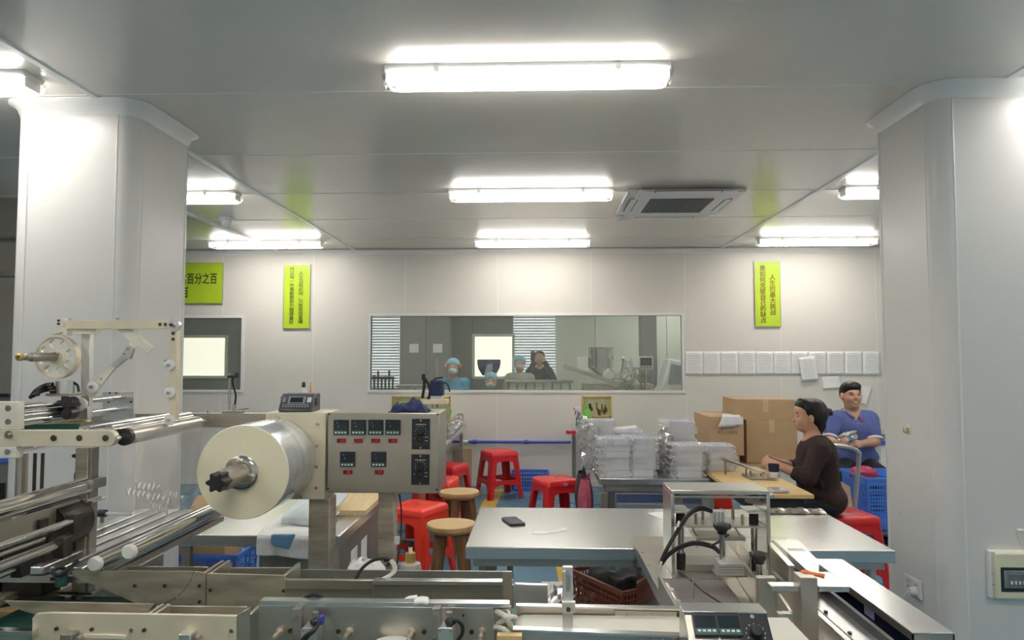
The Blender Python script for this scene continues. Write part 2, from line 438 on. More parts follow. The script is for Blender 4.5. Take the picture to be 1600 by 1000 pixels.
# pillars: flat cladding, rounded corners with strips, cove collar
def pillar(name, x0, x1, y0, y1, lab):
    t = thing(name, lab, 'pillar', ((x0+x1)/2, (y0+y1)/2, 0), kind='structure')
    r = 0.085; cx, cy = (x0+x1)/2, (y0+y1)/2
    H = CH - 0.001
    for nm, b in (('panel', (x0+r, x1-r, y0, y0+0.02)), ('panel', (x0+r, x1-r, y1-0.02, y1)),
                  ('panel', (x0, x0+0.02, y0+r, y1-r)), ('panel', (x1-0.02, x1, y0+r, y1-r))):
        MB().box(*b, 0, H).build(nm, 'pillar_paint', t, smooth=0)
    for sx, sy, a0 in ((x0+r, y0+r, 180), (x1-r, y0+r, 270), (x1-r, y1-r, 0), (x0+r, y1-r, 90)):
        poly = [(sx + (r+0.002)*math.cos(R(a0+90*k/8)), sy + (r+0.002)*math.sin(R(a0+90*k/8))) for k in range(9)]
        poly += [(sx + (r-0.02)*math.cos(R(a0+90*k/8)), sy + (r-0.02)*math.sin(R(a0+90*k/8))) for k in range(8, -1, -1)]
        MB().prism(poly, (0, 0, 0), (1, 0, 0), (0, 1, 0), (0, 0, H)).build('corner_cove', 'pillar_paint', t)
        for k, (ux, uy) in ((0, (-math.sin(R(a0)), math.cos(R(a0)))), (8, (-math.sin(R(a0+90)), math.cos(R(a0+90))))):
            ex = sx + r*math.cos(R(a0+90*k/8)); ey = sy + r*math.sin(R(a0+90*k/8))
            MB().cyl((ex, ey, 0), (ex, ey, H), 0.005, n=8).build('edge_strip', 'pillar_strip', t)
    # flared collar under the ceiling
    m = MB(); prof = [(0.0, -0.075), (0.004, -0.06), (0.014, -0.035), (0.032, -0.014), (0.055, -0.004), (0.055, 0.0)]
    ring = []
    for off, dz in prof:
        loop = []
        for sx, sy, a0 in ((x0+r, y0+r, 180), (x1-r, y0+r, 270), (x1-r, y1-r, 0), (x0+r, y1-r, 90)):
            for k in range(7):
                a = R(a0+15*k); loop.append((sx + (r+0.003+off)*math.cos(a), sy + (r+0.003+off)*math.sin(a), H+dz))
        ring.append(loop + [loop[0]])
    m.grid(ring).build('collar', 'pillar_strip', t)
    return t
pl = pillar('wall_pillar_left', W(34, 330, 3.585).x, W(287, 400, 4.035).x, 3.50, 4.12, 'white clad square pillar on the left with cove collar')
PX = W(1377, 330, 3.935).x
pr = pillar('wall_pillar_right', PX, PX+0.635, 3.40, 4.02, 'white clad square pillar on the right with power socket')

# ------------------------------------------------------------------ ceiling lights
def make_light():
    t = thing('ceiling_light', 'x', 'ceiling light', (0, 0, CH), 'batten ceiling lights')
    L = 0.635; z = CH
    MB().prism([(-0.075, 0), (0.075, 0), (0.06, -0.028), (-0.06, -0.028)], (-L, 0, z), (0, 1, 0), (0, 0, 1), (2*L, 0, 0)).build('housing', 'white_plastic', t, bevel=0.003)
    MB().prism([(-0.052, -0.040), (0.052, -0.040), (0.049, -0.052), (-0.049, -0.052)], (-L+0.045, 0, z), (0, 1, 0), (0, 0, 1), (2*L-0.09, 0, 0)).build('lit_tray', 'lamp_glow', t)
    m = MB()
    sec = [(-0.07, -0.029), (-0.066, -0.06), (-0.05, -0.082), (0.05, -0.082), (0.066, -0.06), (0.07, -0.029)]
    rows = []
    for x, s in ((-L-0.01, 0.9), (-L+0.03, 1.0), (L-0.03, 1.0), (L+0.01, 0.9)):
        rows.append([(x, a*s, z + b*s) for a, b in sec])
    m.grid(rows)
    for row in (rows[0], rows[-1]): m.add(row, [tuple(range(6))])
    m.build('cover', 'lamp_cover', t)
    for s in (-1, 1):
        e = MB()
        for yy in (-0.026, 0.026): e.cyl((s*(L-0.04), yy, z-0.05), (s*(L-0.005), yy, z-0.05), 0.013, n=10)
        e.box(s*(L-0.012), s*(L-0.004), -0.05, 0.05, z-0.07, z-0.028)
        e.build('lamp_holder', 'white_plastic', t)
    for x in (-0.4, 0.4):
        for s in (-1, 1):
            MB().box(x-0.012, x+0.012, s*0.068, s*0.079, z-0.04, z-0.012).build('clip', 'alu', t)
    return t
names = {}
light = make_light(); first = True
LIGHTS = [(-0.04, 3.17, 'nearest and largest lit ceiling light, above the middle of the room'), (-0.04, 5.52, 'middle lit ceiling light of the centre row, left of air conditioner'),
          (-0.04, 7.87, 'farthest lit ceiling light of the centre row, above long window'), (-2.95, 3.17, 'lit ceiling light cut off by the left edge, before the left pillar'),
          (-2.98, 5.52, 'lit ceiling light half hidden behind the left pillar'), (-3.02, 7.87, 'lit ceiling light above the lime signs, far left row'),
          (2.98, 5.52, 'lit ceiling light half hidden behind the right pillar'), (3.06, 7.87, 'lit ceiling light above the lime sign at the far right'),
          (2.96, 3.17, 'ceiling light of the right row hidden by the right pillar'), (-0.04, 0.82, 'added unseen ceiling light of the centre row overhead the viewer'),
          (-2.80, 0.82, 'added unseen ceiling light of the left row beside the viewer'), (2.96, 0.82, 'added unseen ceiling light of the right row beside the viewer'),  # unseen lamps over and behind the viewer, added for lighting
          (-0.04, -1.5, 'added unseen ceiling light of the centre row behind the viewer'),
          (-2.80, -1.5, 'added unseen ceiling light of the left row behind the viewer'), (2.96, -1.5, 'added unseen ceiling light of the right row behind the viewer'),
          (6.0, 3.17, 'added unseen ceiling light of the outer right row, nearer'), (6.0, 5.52, 'added unseen ceiling light of the outer right row, farther')]  # unseen outer row, added to raise the ambient light
for x, y, lab in LIGHTS:
    o = light if first else copy_tree(light); first = False
    o.location = (x, y, CH); o['label'] = lab

# ------------------------------------------------------------------ ceiling cassette air conditioner
p0 = WZ(963, 333, CH); p1 = WZ(1133, 333, CH); p2 = WZ(1166, 297, CH)
ax, ay = 1.07, 0.0
ac0 = WZ(962, 334, CH-0.02); ac1 = WZ(1165, 298, CH-0.02)
x0 = ac0.x; x1 = WZ(1133, 330, CH-0.02).x; y0 = ac0.y; y1 = ac1.y
x1 = ac1.x
t = thing('air_conditioner', 'white cassette air conditioner with dark grille set in ceiling', 'air conditioner', ((x0+x1)/2, (y0+y1)/2, CH))
cx, cy = (x0+x1)/2, (y0+y1)/2; hw, hd = (x1-x0)/2, (y1-y0)/2
MB().prism(rrect(2*hw, 2*hd, 0.03), (cx, cy, CH-0.03), (1, 0, 0), (0, 1, 0), (0, 0, 0.028)).build('fascia', 'white_plastic', t, bevel=0.006)
MB().prism(rrect(2*hw-0.16, 2*hd-0.16, 0.07, 6), (cx, cy, CH-0.042), (1, 0, 0), (0, 1, 0), (0, 0, 0.012)).build('inner_panel', 'white_plastic', t, bevel=0.004)
gw, gd = hw*0.56, hd*0.62
MB().box(cx-gw, cx+gw, cy-gd, cy+gd, CH-0.045, CH-0.041).build('grille_back', 'dark_slot', t, smooth=0)
for k in range(24):
    yy = cy - gd + (k+0.5)*2*gd/24
    MB().box(cx-gw, cx+gw, yy-0.006, yy+0.006, CH-0.049, CH-0.045).build('grille_slat', 'grille_dark', t, smooth=0)
for k in range(4):
    xx = cx - gw + (k+0.5)*2*gw/4
    MB().box(xx-0.004, xx+0.004, cy-gd, cy+gd, CH-0.051, CH-0.046).build('grille_bar', 'grille_dark', t, smooth=0)
for sx, sy, wx, wy in ((0, -1, hw*1.1, 0.05), (0, 1, hw*1.1, 0.05), (-1, 0, 0.05, hd*1.1), (1, 0, 0.05, hd*1.1)):
    lx = cx + sx*(hw-0.075); ly = cy + sy*(hd-0.075)
    MB().box(lx-wx/2-0.02*abs(sy)*0, lx+wx/2, ly-wy/2, ly+wy/2, CH-0.0445, CH-0.04).build('louvre', 'white_plastic', t, bevel=0.002)
    MB().box(lx-wx/2-0.008, lx+wx/2+0.008, ly-wy/2-0.006, ly+wy/2+0.006, CH-0.0425, CH-0.039).build('air_slot', 'dark_slot', t, smooth=0)
sx, sy = x0+0.07, y0+0.14
MB().prism(rrect(0.06, 0.16, 0.028, 5), (sx, sy, CH-0.046), (1, 0, 0), (0, 1, 0), (0, 0, 0.02)).build('receiver_cap', 'marking_white', t, bevel=0.003)

# small dome sensor and conduit on the ceiling at left
s = WZ(353, 345, CH-0.03)
t = thing('smoke_detector', 'small white dome detector on ceiling beyond the left pillar', 'detector', (s.x, s.y, CH))
MB().lathe([(0.07, 0), (0.07, -0.02), (0.05, -0.028), (0.045, -0.07), (0.03, -0.085), (0, -0.088)], (s.x, s.y, CH-0.001)).build('dome', 'white_plastic', t)
MB().lathe([(0.08, 0), (0.08, -0.008), (0.07, -0.012)], (s.x, s.y, CH-0.001)).build('base', 'marking_white', t)
a = WZ(288, 312, CH); b = WZ(330, 338, CH)
tag(MB().box(a.x-0.25, a.x-0.2, a.y-0.8, YB-0.06, CH-0.02, CH-0.001).build('cable_trunking', 'white_plastic', bevel=0.003), 'narrow white cable duct running along ceiling at far left', 'cable duct')

# ------------------------------------------------------------------ wall signs
def sign(px0, py0, px1, py1, lab, cols, inkm, extra_left=0.0, bold=0.012, sx=1.0):
    a = W(px0, py0, YB); b = W(px1, py1, YB)
    x0, x1, z0, z1 = a.x - extra_left, b.x, b.z, a.z
    t = thing('slogan_sign', lab, 'sign', ((x0+x1)/2, YB, z0), 'lime slogan signs')
    MB().box(x0, x1, YB-0.02, YB-0.002, z0, z1).build('board', 'lime_board', t, bevel=0.002)
    for b in ((x0-0.004, x1+0.004, z0-0.006, z0), (x0-0.004, x0, z0, z1), (x1, x1+0.004, z0, z1), (x0-0.004, x1+0.004, z1, z1+0.004)):
        MB().box(b[0], b[1], YB-0.022, YB-0.002, b[2], b[3]).build('edge_strip', 'steel_dark', t, smooth=0)
    for chars, size, c, step in cols:
        p = W(*c, YB); 
        for i, ch in enumerate(chars):
            if ch == ' ': continue
            q = Vector((p.x + step[0]*i, YB-0.0212, p.z + step[1]*i))
            link('character', text_mesh(ch, size, q, (1, 0, 0), (0, 0, 1), bold=bold, sx=sx), inkm, t, smooth=0)
    return t
S = YB/FPX
sign(250, 412, 348, 474, 'large lime slogan sign partly hidden by the left pillar', [('达百分之百', 18.5*S, (287, 437), (12.4*S, 0)), ('百', 18.5*S, (290, 458.5), (0, 0))], 'ink', 0.6, 0.015, 0.66)
sign(445, 414, 484, 513, 'narrow lime slogan sign between left pillar and long window', [('人生没有彩排、只有现场直播', 7.0*S, (471.5, 428), (0, -6.35*S)), ('所以每一件事都要努力做得最好', 7.0*S, (457.5, 421), (0, -6.5*S))], 'ink', 0.0, 0.0, 1.15)
sign(1178, 409, 1219, 510, 'narrow lime slogan sign above the notice sheets at right', [('人生的最大挑战', 9.4*S, (1206, 434), (0, -9.1*S)), ('是如何克服自己的缺点', 9.4*S, (1190.5, 420), (0, -9.0*S))], 'ink_brown')

# ------------------------------------------------------------------ notice sheets
random.seed(5)
a = W(1070, 549, YB); b = W(1376, 586, YB)
n = 11; wdt = (b.x-a.x)/n
ords = ['first', 'second', 'third', 'fourth', 'fifth', 'sixth', 'seventh', 'eighth', 'ninth', 'tenth', 'eleventh']
def sheet(x0, x1, z0, z1, y, lab, lines=9, tilt=0, printed=True):
    t = thing('notice_sheet', lab, 'notice', ((x0+x1)/2, y, z0), 'notice sheets on the back wall')
    P = []
    ph = random.random()*6
    for i in range(9):
        row = []
        for j in range(7):
            u = j/6; v = i/8
            row.append((x0+(x1-x0)*u, y - 0.004 - 0.0015*math.sin(ph+5*u+3*v)**2 - (0.006*(1-v)**3 if ph > 3 else 0.002*(1-v)), z0+(z1-z0)*v))
        P.append(row)
    m = MB().grid(P); o = m.build('sheet', 'paper', t)
    sm = o.modifiers.new('solid', 'SOLIDIFY'); sm.thickness = 0.001
    if printed:
        for k in range(lines):
            zz = z1 - (z1-z0)*(0.1+0.8*k/lines); ww = (x1-x0)*(0.8 if k else 0.5)*random.uniform(0.75, 1)
            xc = (x0+x1)/2
            MB().box(xc-ww/2, xc+ww/2, y-0.0115, y-0.011, zz-0.003, zz+0.003).build('print_line', 'paper_print', t, smooth=0)
    if tilt:
        t.rotation_euler = (0, tilt, 0)
    return t
for k in range(n):
    sheet(a.x+wdt*k+0.001, a.x+wdt*(k+1)-0.001, b.z, a.z, YB, f'{ords[k]} printed sheet from the left in the row of notices', lines=8)
p = W(1251, 557, YB); q = W(1278, 595, YB)
sheet(p.x, q.x, q.z, p.z, YB-0.02, 'tilted printed sheet hanging over the lower edge of the notices', tilt=R(-7))
p = W(1285, 588, YB); q = W(1314, 607, YB)
sheet(p.x, q.x, q.z, p.z, YB, 'blank sheet pinned just below the notices, beside tilted one', printed=False, tilt=R(-5))
p = W(1332, 599, YB); q = W(1358, 630, YB)
t = thing('clipboard', 'cream clipboard pad hanging askew behind the seated man', 'clipboard', ((p.x+q.x)/2, YB, (p.z+q.z)/2))
MB().box(p.x, q.x, YB-0.02, YB-0.004, q.z, p.z).build('pad', 'cream_light', t, bevel=0.004)
MB().box(p.x+0.02, q.x-0.02, YB-0.022, YB-0.02, q.z+0.02, p.z-0.02).build('sheet', 'paper', t)
t.rotation_euler = (0, R(18), 0)

# blue pipe along the back wall
z = W(800, 690, YB).z; xa = W(705, 690, YB).x; xb = W(892, 690, YB).x
t = thing('water_pipe', 'blue plastic pipe running low along the back wall', 'pipe', (xa, YB-0.03, z))
MB().cyl((xa, YB-0.03, z), (xb, YB-0.03, z), 0.016).build('tube', 'blue_pipe', t)
for px in (742, 822, 728):
    x = W(px, 690, YB).x
    MB().cyl((x-0.03, YB-0.03, z), (x+0.03, YB-0.03, z), 0.021).build('coupling', 'white_plastic' if px == 728 else 'blue_pipe', t)
    MB().box(x-0.012, x+0.012, YB-0.02, YB-0.001, z-0.024, z+0.024).build('clip', 'blue_pipe', t)

# framed hatches low in the wall
mat('hatch_pane', (0.42, 0.42, 0.24), 0.3, var=0.2, scale=9)
mat('rust_brown', (0.16, 0.10, 0.04), 0.5)
def hatch(px0, py0, px1, py1, lab):
    a = W(px0, py0, YB); b = W(px1, py1, YB); x0, x1, z0, z1 = a.x, b.x, b.z, a.z
    t = thing('pass_hatch', lab, 'hatch', ((x0+x1)/2, YB, z0), 'pass-through hatches in the back wall')
    for bb in ((x0, x1, z1-0.02, z1), (x0, x0+0.022, z0, z1), (x1-0.022, x1, z0, z1), (x0, x1, z0, z0+0.02)):
        MB().box(bb[0], bb[1], YB-0.02, YB-0.001, bb[2], bb[3]).build('frame', 'brass_tape', t, bevel=0.002)
    MB().box(x0+0.02, x1-0.02, YB-0.006, YB-0.001, z0+0.02, z1-0.02).build('back_plate', 'hatch_pane', t)
    random.seed(px0)
    m = MB()
    for k in range(14):
        xx = random.uniform(x0+0.04, x1-0.06); w_ = random.uniform(0.01, 0.04); zz = random.uniform(z0+0.02, z1-0.12)
        m.box(xx, xx+w_, YB-0.012, YB-0.006, zz, zz+random.uniform(0.04, 0.1))
    m.build('torn_strips', 'rust_brown', t)['kind'] = 'stuff'
hatch(909, 619, 955, 652, 'small brass framed hatch above the wrapped boxes')
hatch(613, 619, 704, 668, 'wide brass framed hatch behind the blue rag')

# ------------------------------------------------------------------ right pillar fittings
def onpil(px, py): return WX(px, py, PX)
p = onpil(1416, 898); q = onpil(1443, 938)
ya, yb = q.y, p.y; zc = (onpil(1430, 917)).z; yc = (ya+yb)/2; hh = 0.045
t = thing('wall_socket', 'white double socket with plug on side of the right pillar', 'socket', (PX, yc, zc))
MB().box(PX-0.012, PX-0.0005, ya, yb, zc-hh, zc+hh).build('plate', 'white_plastic', t, bevel=0.004)
for yy in (yc-0.035, yc+0.035):
    MB().box(PX-0.0135, PX-0.012, yy-0.03, yy+0.03, zc-0.036, zc+0.036).build('insert', 'marking_white', t, bevel=0.0005)
    for dz, dy, tl in ((0.018, -0.008, 0), (0.018, 0.008, 0), (-0.012, -0.008, 1), (-0.012, 0.008, 1), (-0.002, 0, 0)):
        MB().box(PX-0.0142, PX-0.0134, yy+dy-0.0018, yy+dy+0.0018, zc+dz-0.006, zc+dz+0.006).build('slot', 'dark_slot', t, smooth=0)
pg = MB().cyl((PX-0.045, yc-0.035, zc-0.012), (PX-0.013, yc-0.035, zc-0.012), 0.018, 0.022).build('plug', 'white_plastic', t)
tag(pg, 'white round plug')
a = Vector((PX-0.045, yc-0.035, zc-0.012))
MB().tube(smooth_path([a, a+Vector((-0.03, 0, -0.03)), a+Vector((-0.03, -0.0, -0.12)), a+Vector((-0.05, 0.1, -0.3)), a+Vector((-0.06, 0.2, -0.62))]), 0.003).build('cord', 'cable_white', t)
p = onpil(1420, 670)
t = thing('wall_hook', 'small brass and white hook on side of the right pillar', 'hook', (PX, p.y, p.z))
MB().box(PX-0.004, PX-0.0005, p.y-0.02, p.y+0.02, p.z-0.03, p.z+0.03).build('plate', 'white_plastic', t, bevel=0.001)
MB().box(PX-0.009, PX-0.004, p.y-0.013, p.y+0.013, p.z-0.026, p.z+0.005).build('pad', 'brass_tape', t, bevel=0.001)
MB().tube(smooth_path([(PX-0.009, p.y, p.z-0.005), (PX-0.02, p.y, p.z-0.02), (PX-0.026, p.y, p.z-0.01), (PX-0.026, p.y, p.z+0.002)]), 0.003).build('hook_wire', 'chrome', t)

PYF = 3.40
p = W(1540, 858, PYF); q = W(1640, 933, PYF)
t = thing('breaker_box', 'cream breaker box with smoked window on the right pillar', 'breaker box', ((p.x+q.x)/2, PYF, q.z))
MB().box(p.x, q.x, PYF-0.03, PYF-0.0005, q.z, p.z).build('back_box', 'white_plastic', t, bevel=0.004)
MB().box(p.x+0.012, q.x, PYF-0.05, PYF-0.03, q.z+0.003, p.z-0.003).build('cover', 'cream_plastic', t, bevel=0.008)
a = W(1552, 881, PYF); b = W(1640, 920, PYF)
win = MB().box(a.x, q.x-0.02, PYF-0.054, PYF-0.049, b.z, a.z).build('smoked_window', 'screen_dark', t, bevel=0.003)
rl = MB().box(a.x+0.012, q.x-0.03, PYF-0.0562, PYF-0.0535, b.z+0.018, a.z-0.015).build('breaker_row', 'steel_dark', t, bevel=0.001)
for k in range(6):
    xx = a.x+0.035+k*0.018
    MB().box(xx, xx+0.014, PYF-0.058, PYF-0.056, b.z+0.028, a.z-0.03).build('breaker', 'grille_dark', rl)
    MB().box(xx+0.003, xx+0.011, PYF-0.062, PYF-0.058, b.z+0.036, b.z+0.05).build('toggle', 'marking_white', rl)
for zz in (W(1545, 893, PYF).z, W(1545, 910, PYF).z):
    MB().cyl((p.x+0.007, PYF-0.033, zz), (p.x+0.007, PYF-0.03, zz), 0.004, n=8).build('screw', 'bolt', t)
a = W(1588, 828, PYF)
t = thing('cable_holder', 'small white cable stub and cord above the breaker box', 'cable', (a.x, PYF, a.z))
MB().cyl((a.x, PYF-0.006, a.z), (a.x+0.2, PYF-0.006, a.z+0.002), 0.005).build('stub', 'white_plastic', t)
MB().tube(smooth_path([(a.x, PYF-0.006, a.z), (a.x+0.012, PYF-0.008, a.z-0.04), (a.x+0.03, PYF-0.006, a.z-0.085)]), 0.0025).build('cord', 'cable_white', t)
p = onpil(1407, 802)
me = text_mesh('3opt', 0.02, (PX-0.0012, p.y, p.z), (0, -1, 0), (0, 0, 1), 0.0003)
o = link('pencil_mark', me, 'paper_print', pr, smooth=0)
# ================================================================== FURNITURE
def legs(t, x0, x1, y0, y1, z1, r=0.02, ins=0.04, m='steel', sq=False):
    for x in (x0+ins, x1-ins):
        for y in (y0+ins, y1-ins):
            if sq: MB().box(x-r, x+r, y-r, y+r, 0.0, z1).build('leg', m, t, bevel=0.002)
            else:
                MB().cyl((x, y, 0.03), (x, y, z1), r).build('leg', m, t)
                MB().lathe([(0.014, 0), (0.024, 0.004), (0.024, 0.018), (0.012, 0.03)], (x, y, 0.0), n=12).build('foot', 'black_plastic', t)

# long steel table in the middle
TX0, TX1, TY0, TY1, TZ = -0.29, 1.43, 2.95, 3.72, 0.75
t = thing('steel_table', 'long bare stainless steel table in the middle of the room', 'table', ((TX0+TX1)/2, (TY0+TY1)/2, 0))
MB().box(TX0, TX1, TY0, TY1, TZ-0.05, TZ).build('table_top', 'steel_top', t, bevel=0.004)
MB().box(TX0+0.03, TX1-0.03, TY0+0.03, TY1-0.03, TZ-0.085, TZ-0.05).build('apron', 'steel', t, bevel=0.003)
legs(t, TX0, TX1, TY0, TY1, TZ-0.085, 0.021, 0.07)
for x in (TX0+0.11, TX0+0.18): MB().cyl((x, TY0+0.09, 0.2), (x, TY0+0.09, TZ-0.085), 0.013).build('stretcher', 'steel', t)
MB().cyl((TX0+0.07, TY1-0.07, 0.2), (TX1-0.07, TY1-0.07, 0.2), 0.014).build('stretcher', 'steel', t)

# steel bench at left with cupboard, under the rags
BX0, BX1, BY0, BY1 = -1.56, -0.85, 3.11, 4.15
t = thing('steel_bench', 'steel topped work bench with cupboard behind the film roll', 'bench', ((BX0+BX1)/2, BY0, 0))
MB().box(BX0, BX1, BY0, BY1, 0.70, 0.75).build('bench_top', 'steel_top', t, bevel=0.004)
legs(t, BX0, BX1, BY0, BY1, 0.70, 0.018, 0.03, 'steel', True)
cb = MB().box(-1.22, BX1-0.03, BY0+0.05, BY1-0.05, 0.06, 0.695).build('cupboard', 'steel_dark', t, bevel=0.003)
mat('maroon_paint', (0.13, 0.03, 0.05), 0.45)
MB().box(-1.20, -0.97, BY0+0.04, BY0+0.05, 0.09, 0.66).build('cupboard_door', 'steel_dark', cb, bevel=0.003)
MB().box(-0.965, -0.885, BY0+0.04, BY0+0.05, 0.09, 0.66).build('cupboard_door', 'maroon_paint', cb, bevel=0.003)
for yy in (3.42, 3.62):
    MB().box(BX1-0.03, BX1-0.0285, yy, yy+0.12, 0.42, 0.60).build('paper_label', 'paper', cb)

# long tables standing end-on to the back wall
t = thing('steel_table', 'narrow steel table against the back wall behind control cabinet', 'table', (-1.2, 7, 0))
MB().box(-1.65, -0.82, 5.45, 8.40, 0.70, 0.75).build('table_top', 'steel_top', t, bevel=0.004)
MB().box(-1.60, -0.87, 5.5, 8.35, 0.64, 0.70).build('apron', 'steel_dark', t)
legs(t, -1.65, -0.82, 5.45, 8.40, 0.64, 0.02, 0.05, 'steel', True)
RX0, RX1, RY0, RY1 = 0.40, 1.10, 4.62, 8.38
t = thing('steel_table', 'steel table piled with wrapped boxes at the back right', 'table', (0.75, 6.4, 0))
MB().box(RX0, RX1, RY0, RY1, 0.71, 0.75).build('table_top', 'steel_top', t, bevel=0.004)
MB().box(RX0+0.04, RX1-0.03, RY0+0.04, RY1-0.04, 0.66, 0.71).build('apron', 'steel_dark', t)
legs(t, RX0, RX1, RY0, RY1, 0.66, 0.022, 0.03, 'steel', True)
mat('blue_strip', (0.05, 0.07, 0.16), 0.4)
mat('grey_enamel', (0.25, 0.28, 0.31), 0.4, 0.4)
db = MB().box(RX0+0.10, RX1-0.05, RY0+0.03, RY0+0.55, 0.12, 0.655).build('drawer_unit', 'grey_enamel', t, bevel=0.003)
MB().box(RX0+0.11, RX1-0.06, RY0+0.022, RY0+0.03, 0.60, 0.648).build('drawer_strip', 'blue_strip', db, bevel=0.002)
MB().box(RX0+0.11, RX1-0.06, RY0+0.018, RY0+0.03, 0.38, 0.59).build('drawer', 'grey_enamel', db, bevel=0.004)
MB().box(RX0+0.11, RX1-0.06, RY0+0.018, RY0+0.03, 0.15, 0.37).build('drawer', 'grey_enamel', db, bevel=0.004)

# wooden board table of the seated woman
t = thing('wooden_table', 'yellow wooden board table in front of the seated woman', 'table', (1.3, 4.35, 0))
MB().box(1.105, 1.50, 3.97, 4.95, 0.755, 0.778).build('board', 'wood_board', t, bevel=0.003)
MB().box(1.14, 1.46, 4.02, 4.90, 0.70, 0.755).build('apron', 'black_plastic', t)
legs(t, 1.105, 1.50, 3.97, 4.95, 0.70, 0.018, 0.06, 'steel', True)

# ------------------------------------------------------------------ stools
def red_stool_proto(m):
    h, top, base = 0.50, 0.315, 0.42
    t = thing('plastic_stool', 'x', 'stool', (0, 0, 0), 'red plastic stools')
    def half(z): return base/2 + (top/2-base/2)*(z/h)
    s = MB(); rings = []
    for z, k in ((h-0.045, 0.006), (h-0.015, 0.004), (h-0.004, -0.004), (h, -0.018)):
        rings.append([(a, b, z) for a, b in rrect(2*(half(z)+k), 2*(half(z)+k), 0.035)])
    rings = [r + [r[0]] for r in rings]; s.grid(rings)
    s.add(rings[-1][:-1], [tuple(range(len(rings[-1])-1))]); s.add(rings[0][:-1], [tuple(range(len(rings[0])-1))])
    st = s.build('seat', m, t)
    q = MB().lathe([(0.016, 0), (0.013, 0.0008)], (0, 0, h-0.0002), n=12).build('hand_hole', 'dark_slot', st)
    rm = MB(); inner = rrect(top-0.09, top-0.09, 0.03); 
    for k in range(len(inner)):
        a = inner[k]; b = inner[(k+1) % len(inner)]
        rm.cyl((a[0], a[1], h-0.0005), (b[0], b[1], h-0.0005), 0.003, n=6, caps=False)
    rm.build('seat_rim', m, st)
    for sx in (-1, 1):
        for sy in (-1, 1):
            g = MB(); rows = []
            for z in (0.0, 0.25, h-0.03):
                c = half(z); w = 0.078 if z > 0.3 else (0.070 if z > 0 else 0.056); th = 0.012; ch = 0.02
                L = [(c, c-w), (c, c-ch), (c-ch, c), (c-w, c), (c-w, c-th), (c-ch-0.004, c-th), (c-th, c-ch-0.004), (c-th, c-w)]
                rows.append([(sx*a, sy*b, z) for a, b in L] + [(sx*L[0][0], sy*L[0][1], z)])
            g.grid(rows); g.add(rows[0][:-1], [tuple(range(8))]); g.build('leg', m, t)
    for k in range(4):
        rot = Matrix.Rotation(k*PI/2, 3, 'Z')
        def side(name, za, zb, arch):
            g = MB(); n = 9; front = []
            pts = []
            for i in range(n):
                u = -1 + 2*i/(n-1)
                lo = za + arch*abs(u)**4*-0.05
                pts.append((u, lo))
            top_ = [(1, zb + (0.04 if name == 'crossbar' else 0)), (0.75, zb), (-0.75, zb), (-1, zb + (0.04 if name == 'crossbar' else 0))]
            poly = pts + top_; vs = []
            for dep in (0, 0.010):
                for u, z in poly:
                    hw = half(z) - 0.045
                    vs.append(rot @ Vector((u*hw, -(half(z)-dep-0.001), z)))
            N = len(poly)
            g.add(vs, [tuple(range(N)), tuple(range(2*N-1, N-1, -1))] + [(i, (i+1) % N, N+(i+1) % N, N+i) for i in range(N)])
            g.build(name, m, t)
        side('apron', h-0.10, h-0.03, 1)
        side('crossbar', 0.155, 0.20, 1)
    return t
rs = red_stool_proto('red_plastic')
rb = red_stool_proto('red_bright')
def put(proto, px, Y, rz, lab, used=set()):
    o = proto if proto.name not in used else copy_tree(proto)
    used.add(proto.name)
    o.location = (W(px, 600, Y).x, Y, 0); o.rotation_euler = (0, 0, R(rz)); o['label'] = lab
    return o
put(rs, 780, 7.92, 26, 'farthest red plastic stool, beside small blue basket at wall')
sB = put(rs, 869, 6.15, 24, 'red plastic stool with white emblem just behind the long table')
em = MB()
em.tube(smooth_path([(-0.022, -0.001, 0.008), (-0.012, -0.001, -0.005), (0, -0.001, -0.009), (0.012, -0.001, -0.005), (0.022, -0.001, 0.008)]), 0.0025, 6)
em.tube([(-0.012, -0.001, 0.004), (0, -0.001, 0.016), (0.012, -0.001, 0.004)], 0.0025, 6)
e = em.build('emblem', 'marking_white'); e.parent = sB; e.location = (0, -0.168, 0.468)
put(rb, 653, 5.02, -26, 'bright red plastic stool below the control cabinet')
put(rs, 699, 6.9, -20, 'red plastic stool half hidden at right edge of control cabinet')
put(rb, 683, 6.1, -6, 'bright red plastic stool peeking out behind control cabinet corner')
put(rs, 1314, 4.86, 8, 'red plastic stool the woman sits on')
put(rb, 1097, 5.62, 10, 'bright red plastic stool glimpsed through the steel press frame')

def wood_stool():
    t = thing('wooden_stool', 'x', 'stool', (0, 0, 0), 'round wooden stools')
    random.seed(3)
    n = 40; rad = [0.155*(1 + 0.02*math.sin(3*k*2*PI/n) + random.uniform(-0.008, 0.008)) for k in range(n)]
    g = MB(); g.mat(1)
    rings = []
    for z, s in ((0.455, 0.80), (0.465, 0.95), (0.48, 1.0), (0.498, 0.985), (0.503, 0.955)):
        rings.append([(r*s*math.cos(2*PI*k/n), r*s*math.sin(2*PI*k/n), z) for k, r in enumerate(rad)])
    g.grid([r + [r[0]] for r in rings]); g.add(rings[0], [tuple(range(n-1, -1, -1))])
    g.mat(0); g.add(rings[-1], [tuple(range(n))])
    g.build('seat', ['wood_seat', 'wood_edge'], t, smooth=30)
    for k in range(4):
        a = R(45 + 90*k)
        p = Vector((0.085*math.cos(a), 0.085*math.sin(a), 0.46)); q = Vector((0.155*math.cos(a), 0.155*math.sin(a), 0.0))
        MB().cyl(q, p, 0.026, 0.034, n=10).build('leg', 'wood_leg', t)
    for k in range(4):
        a = R(45+90*k); b = R(135+90*k)
        MB().cyl((0.13*math.cos(a), 0.13*math.sin(a), 0.16), (0.13*math.cos(b), 0.13*math.sin(b), 0.16), 0.013, n=8).build('rung', 'wood_leg', t)
    return t
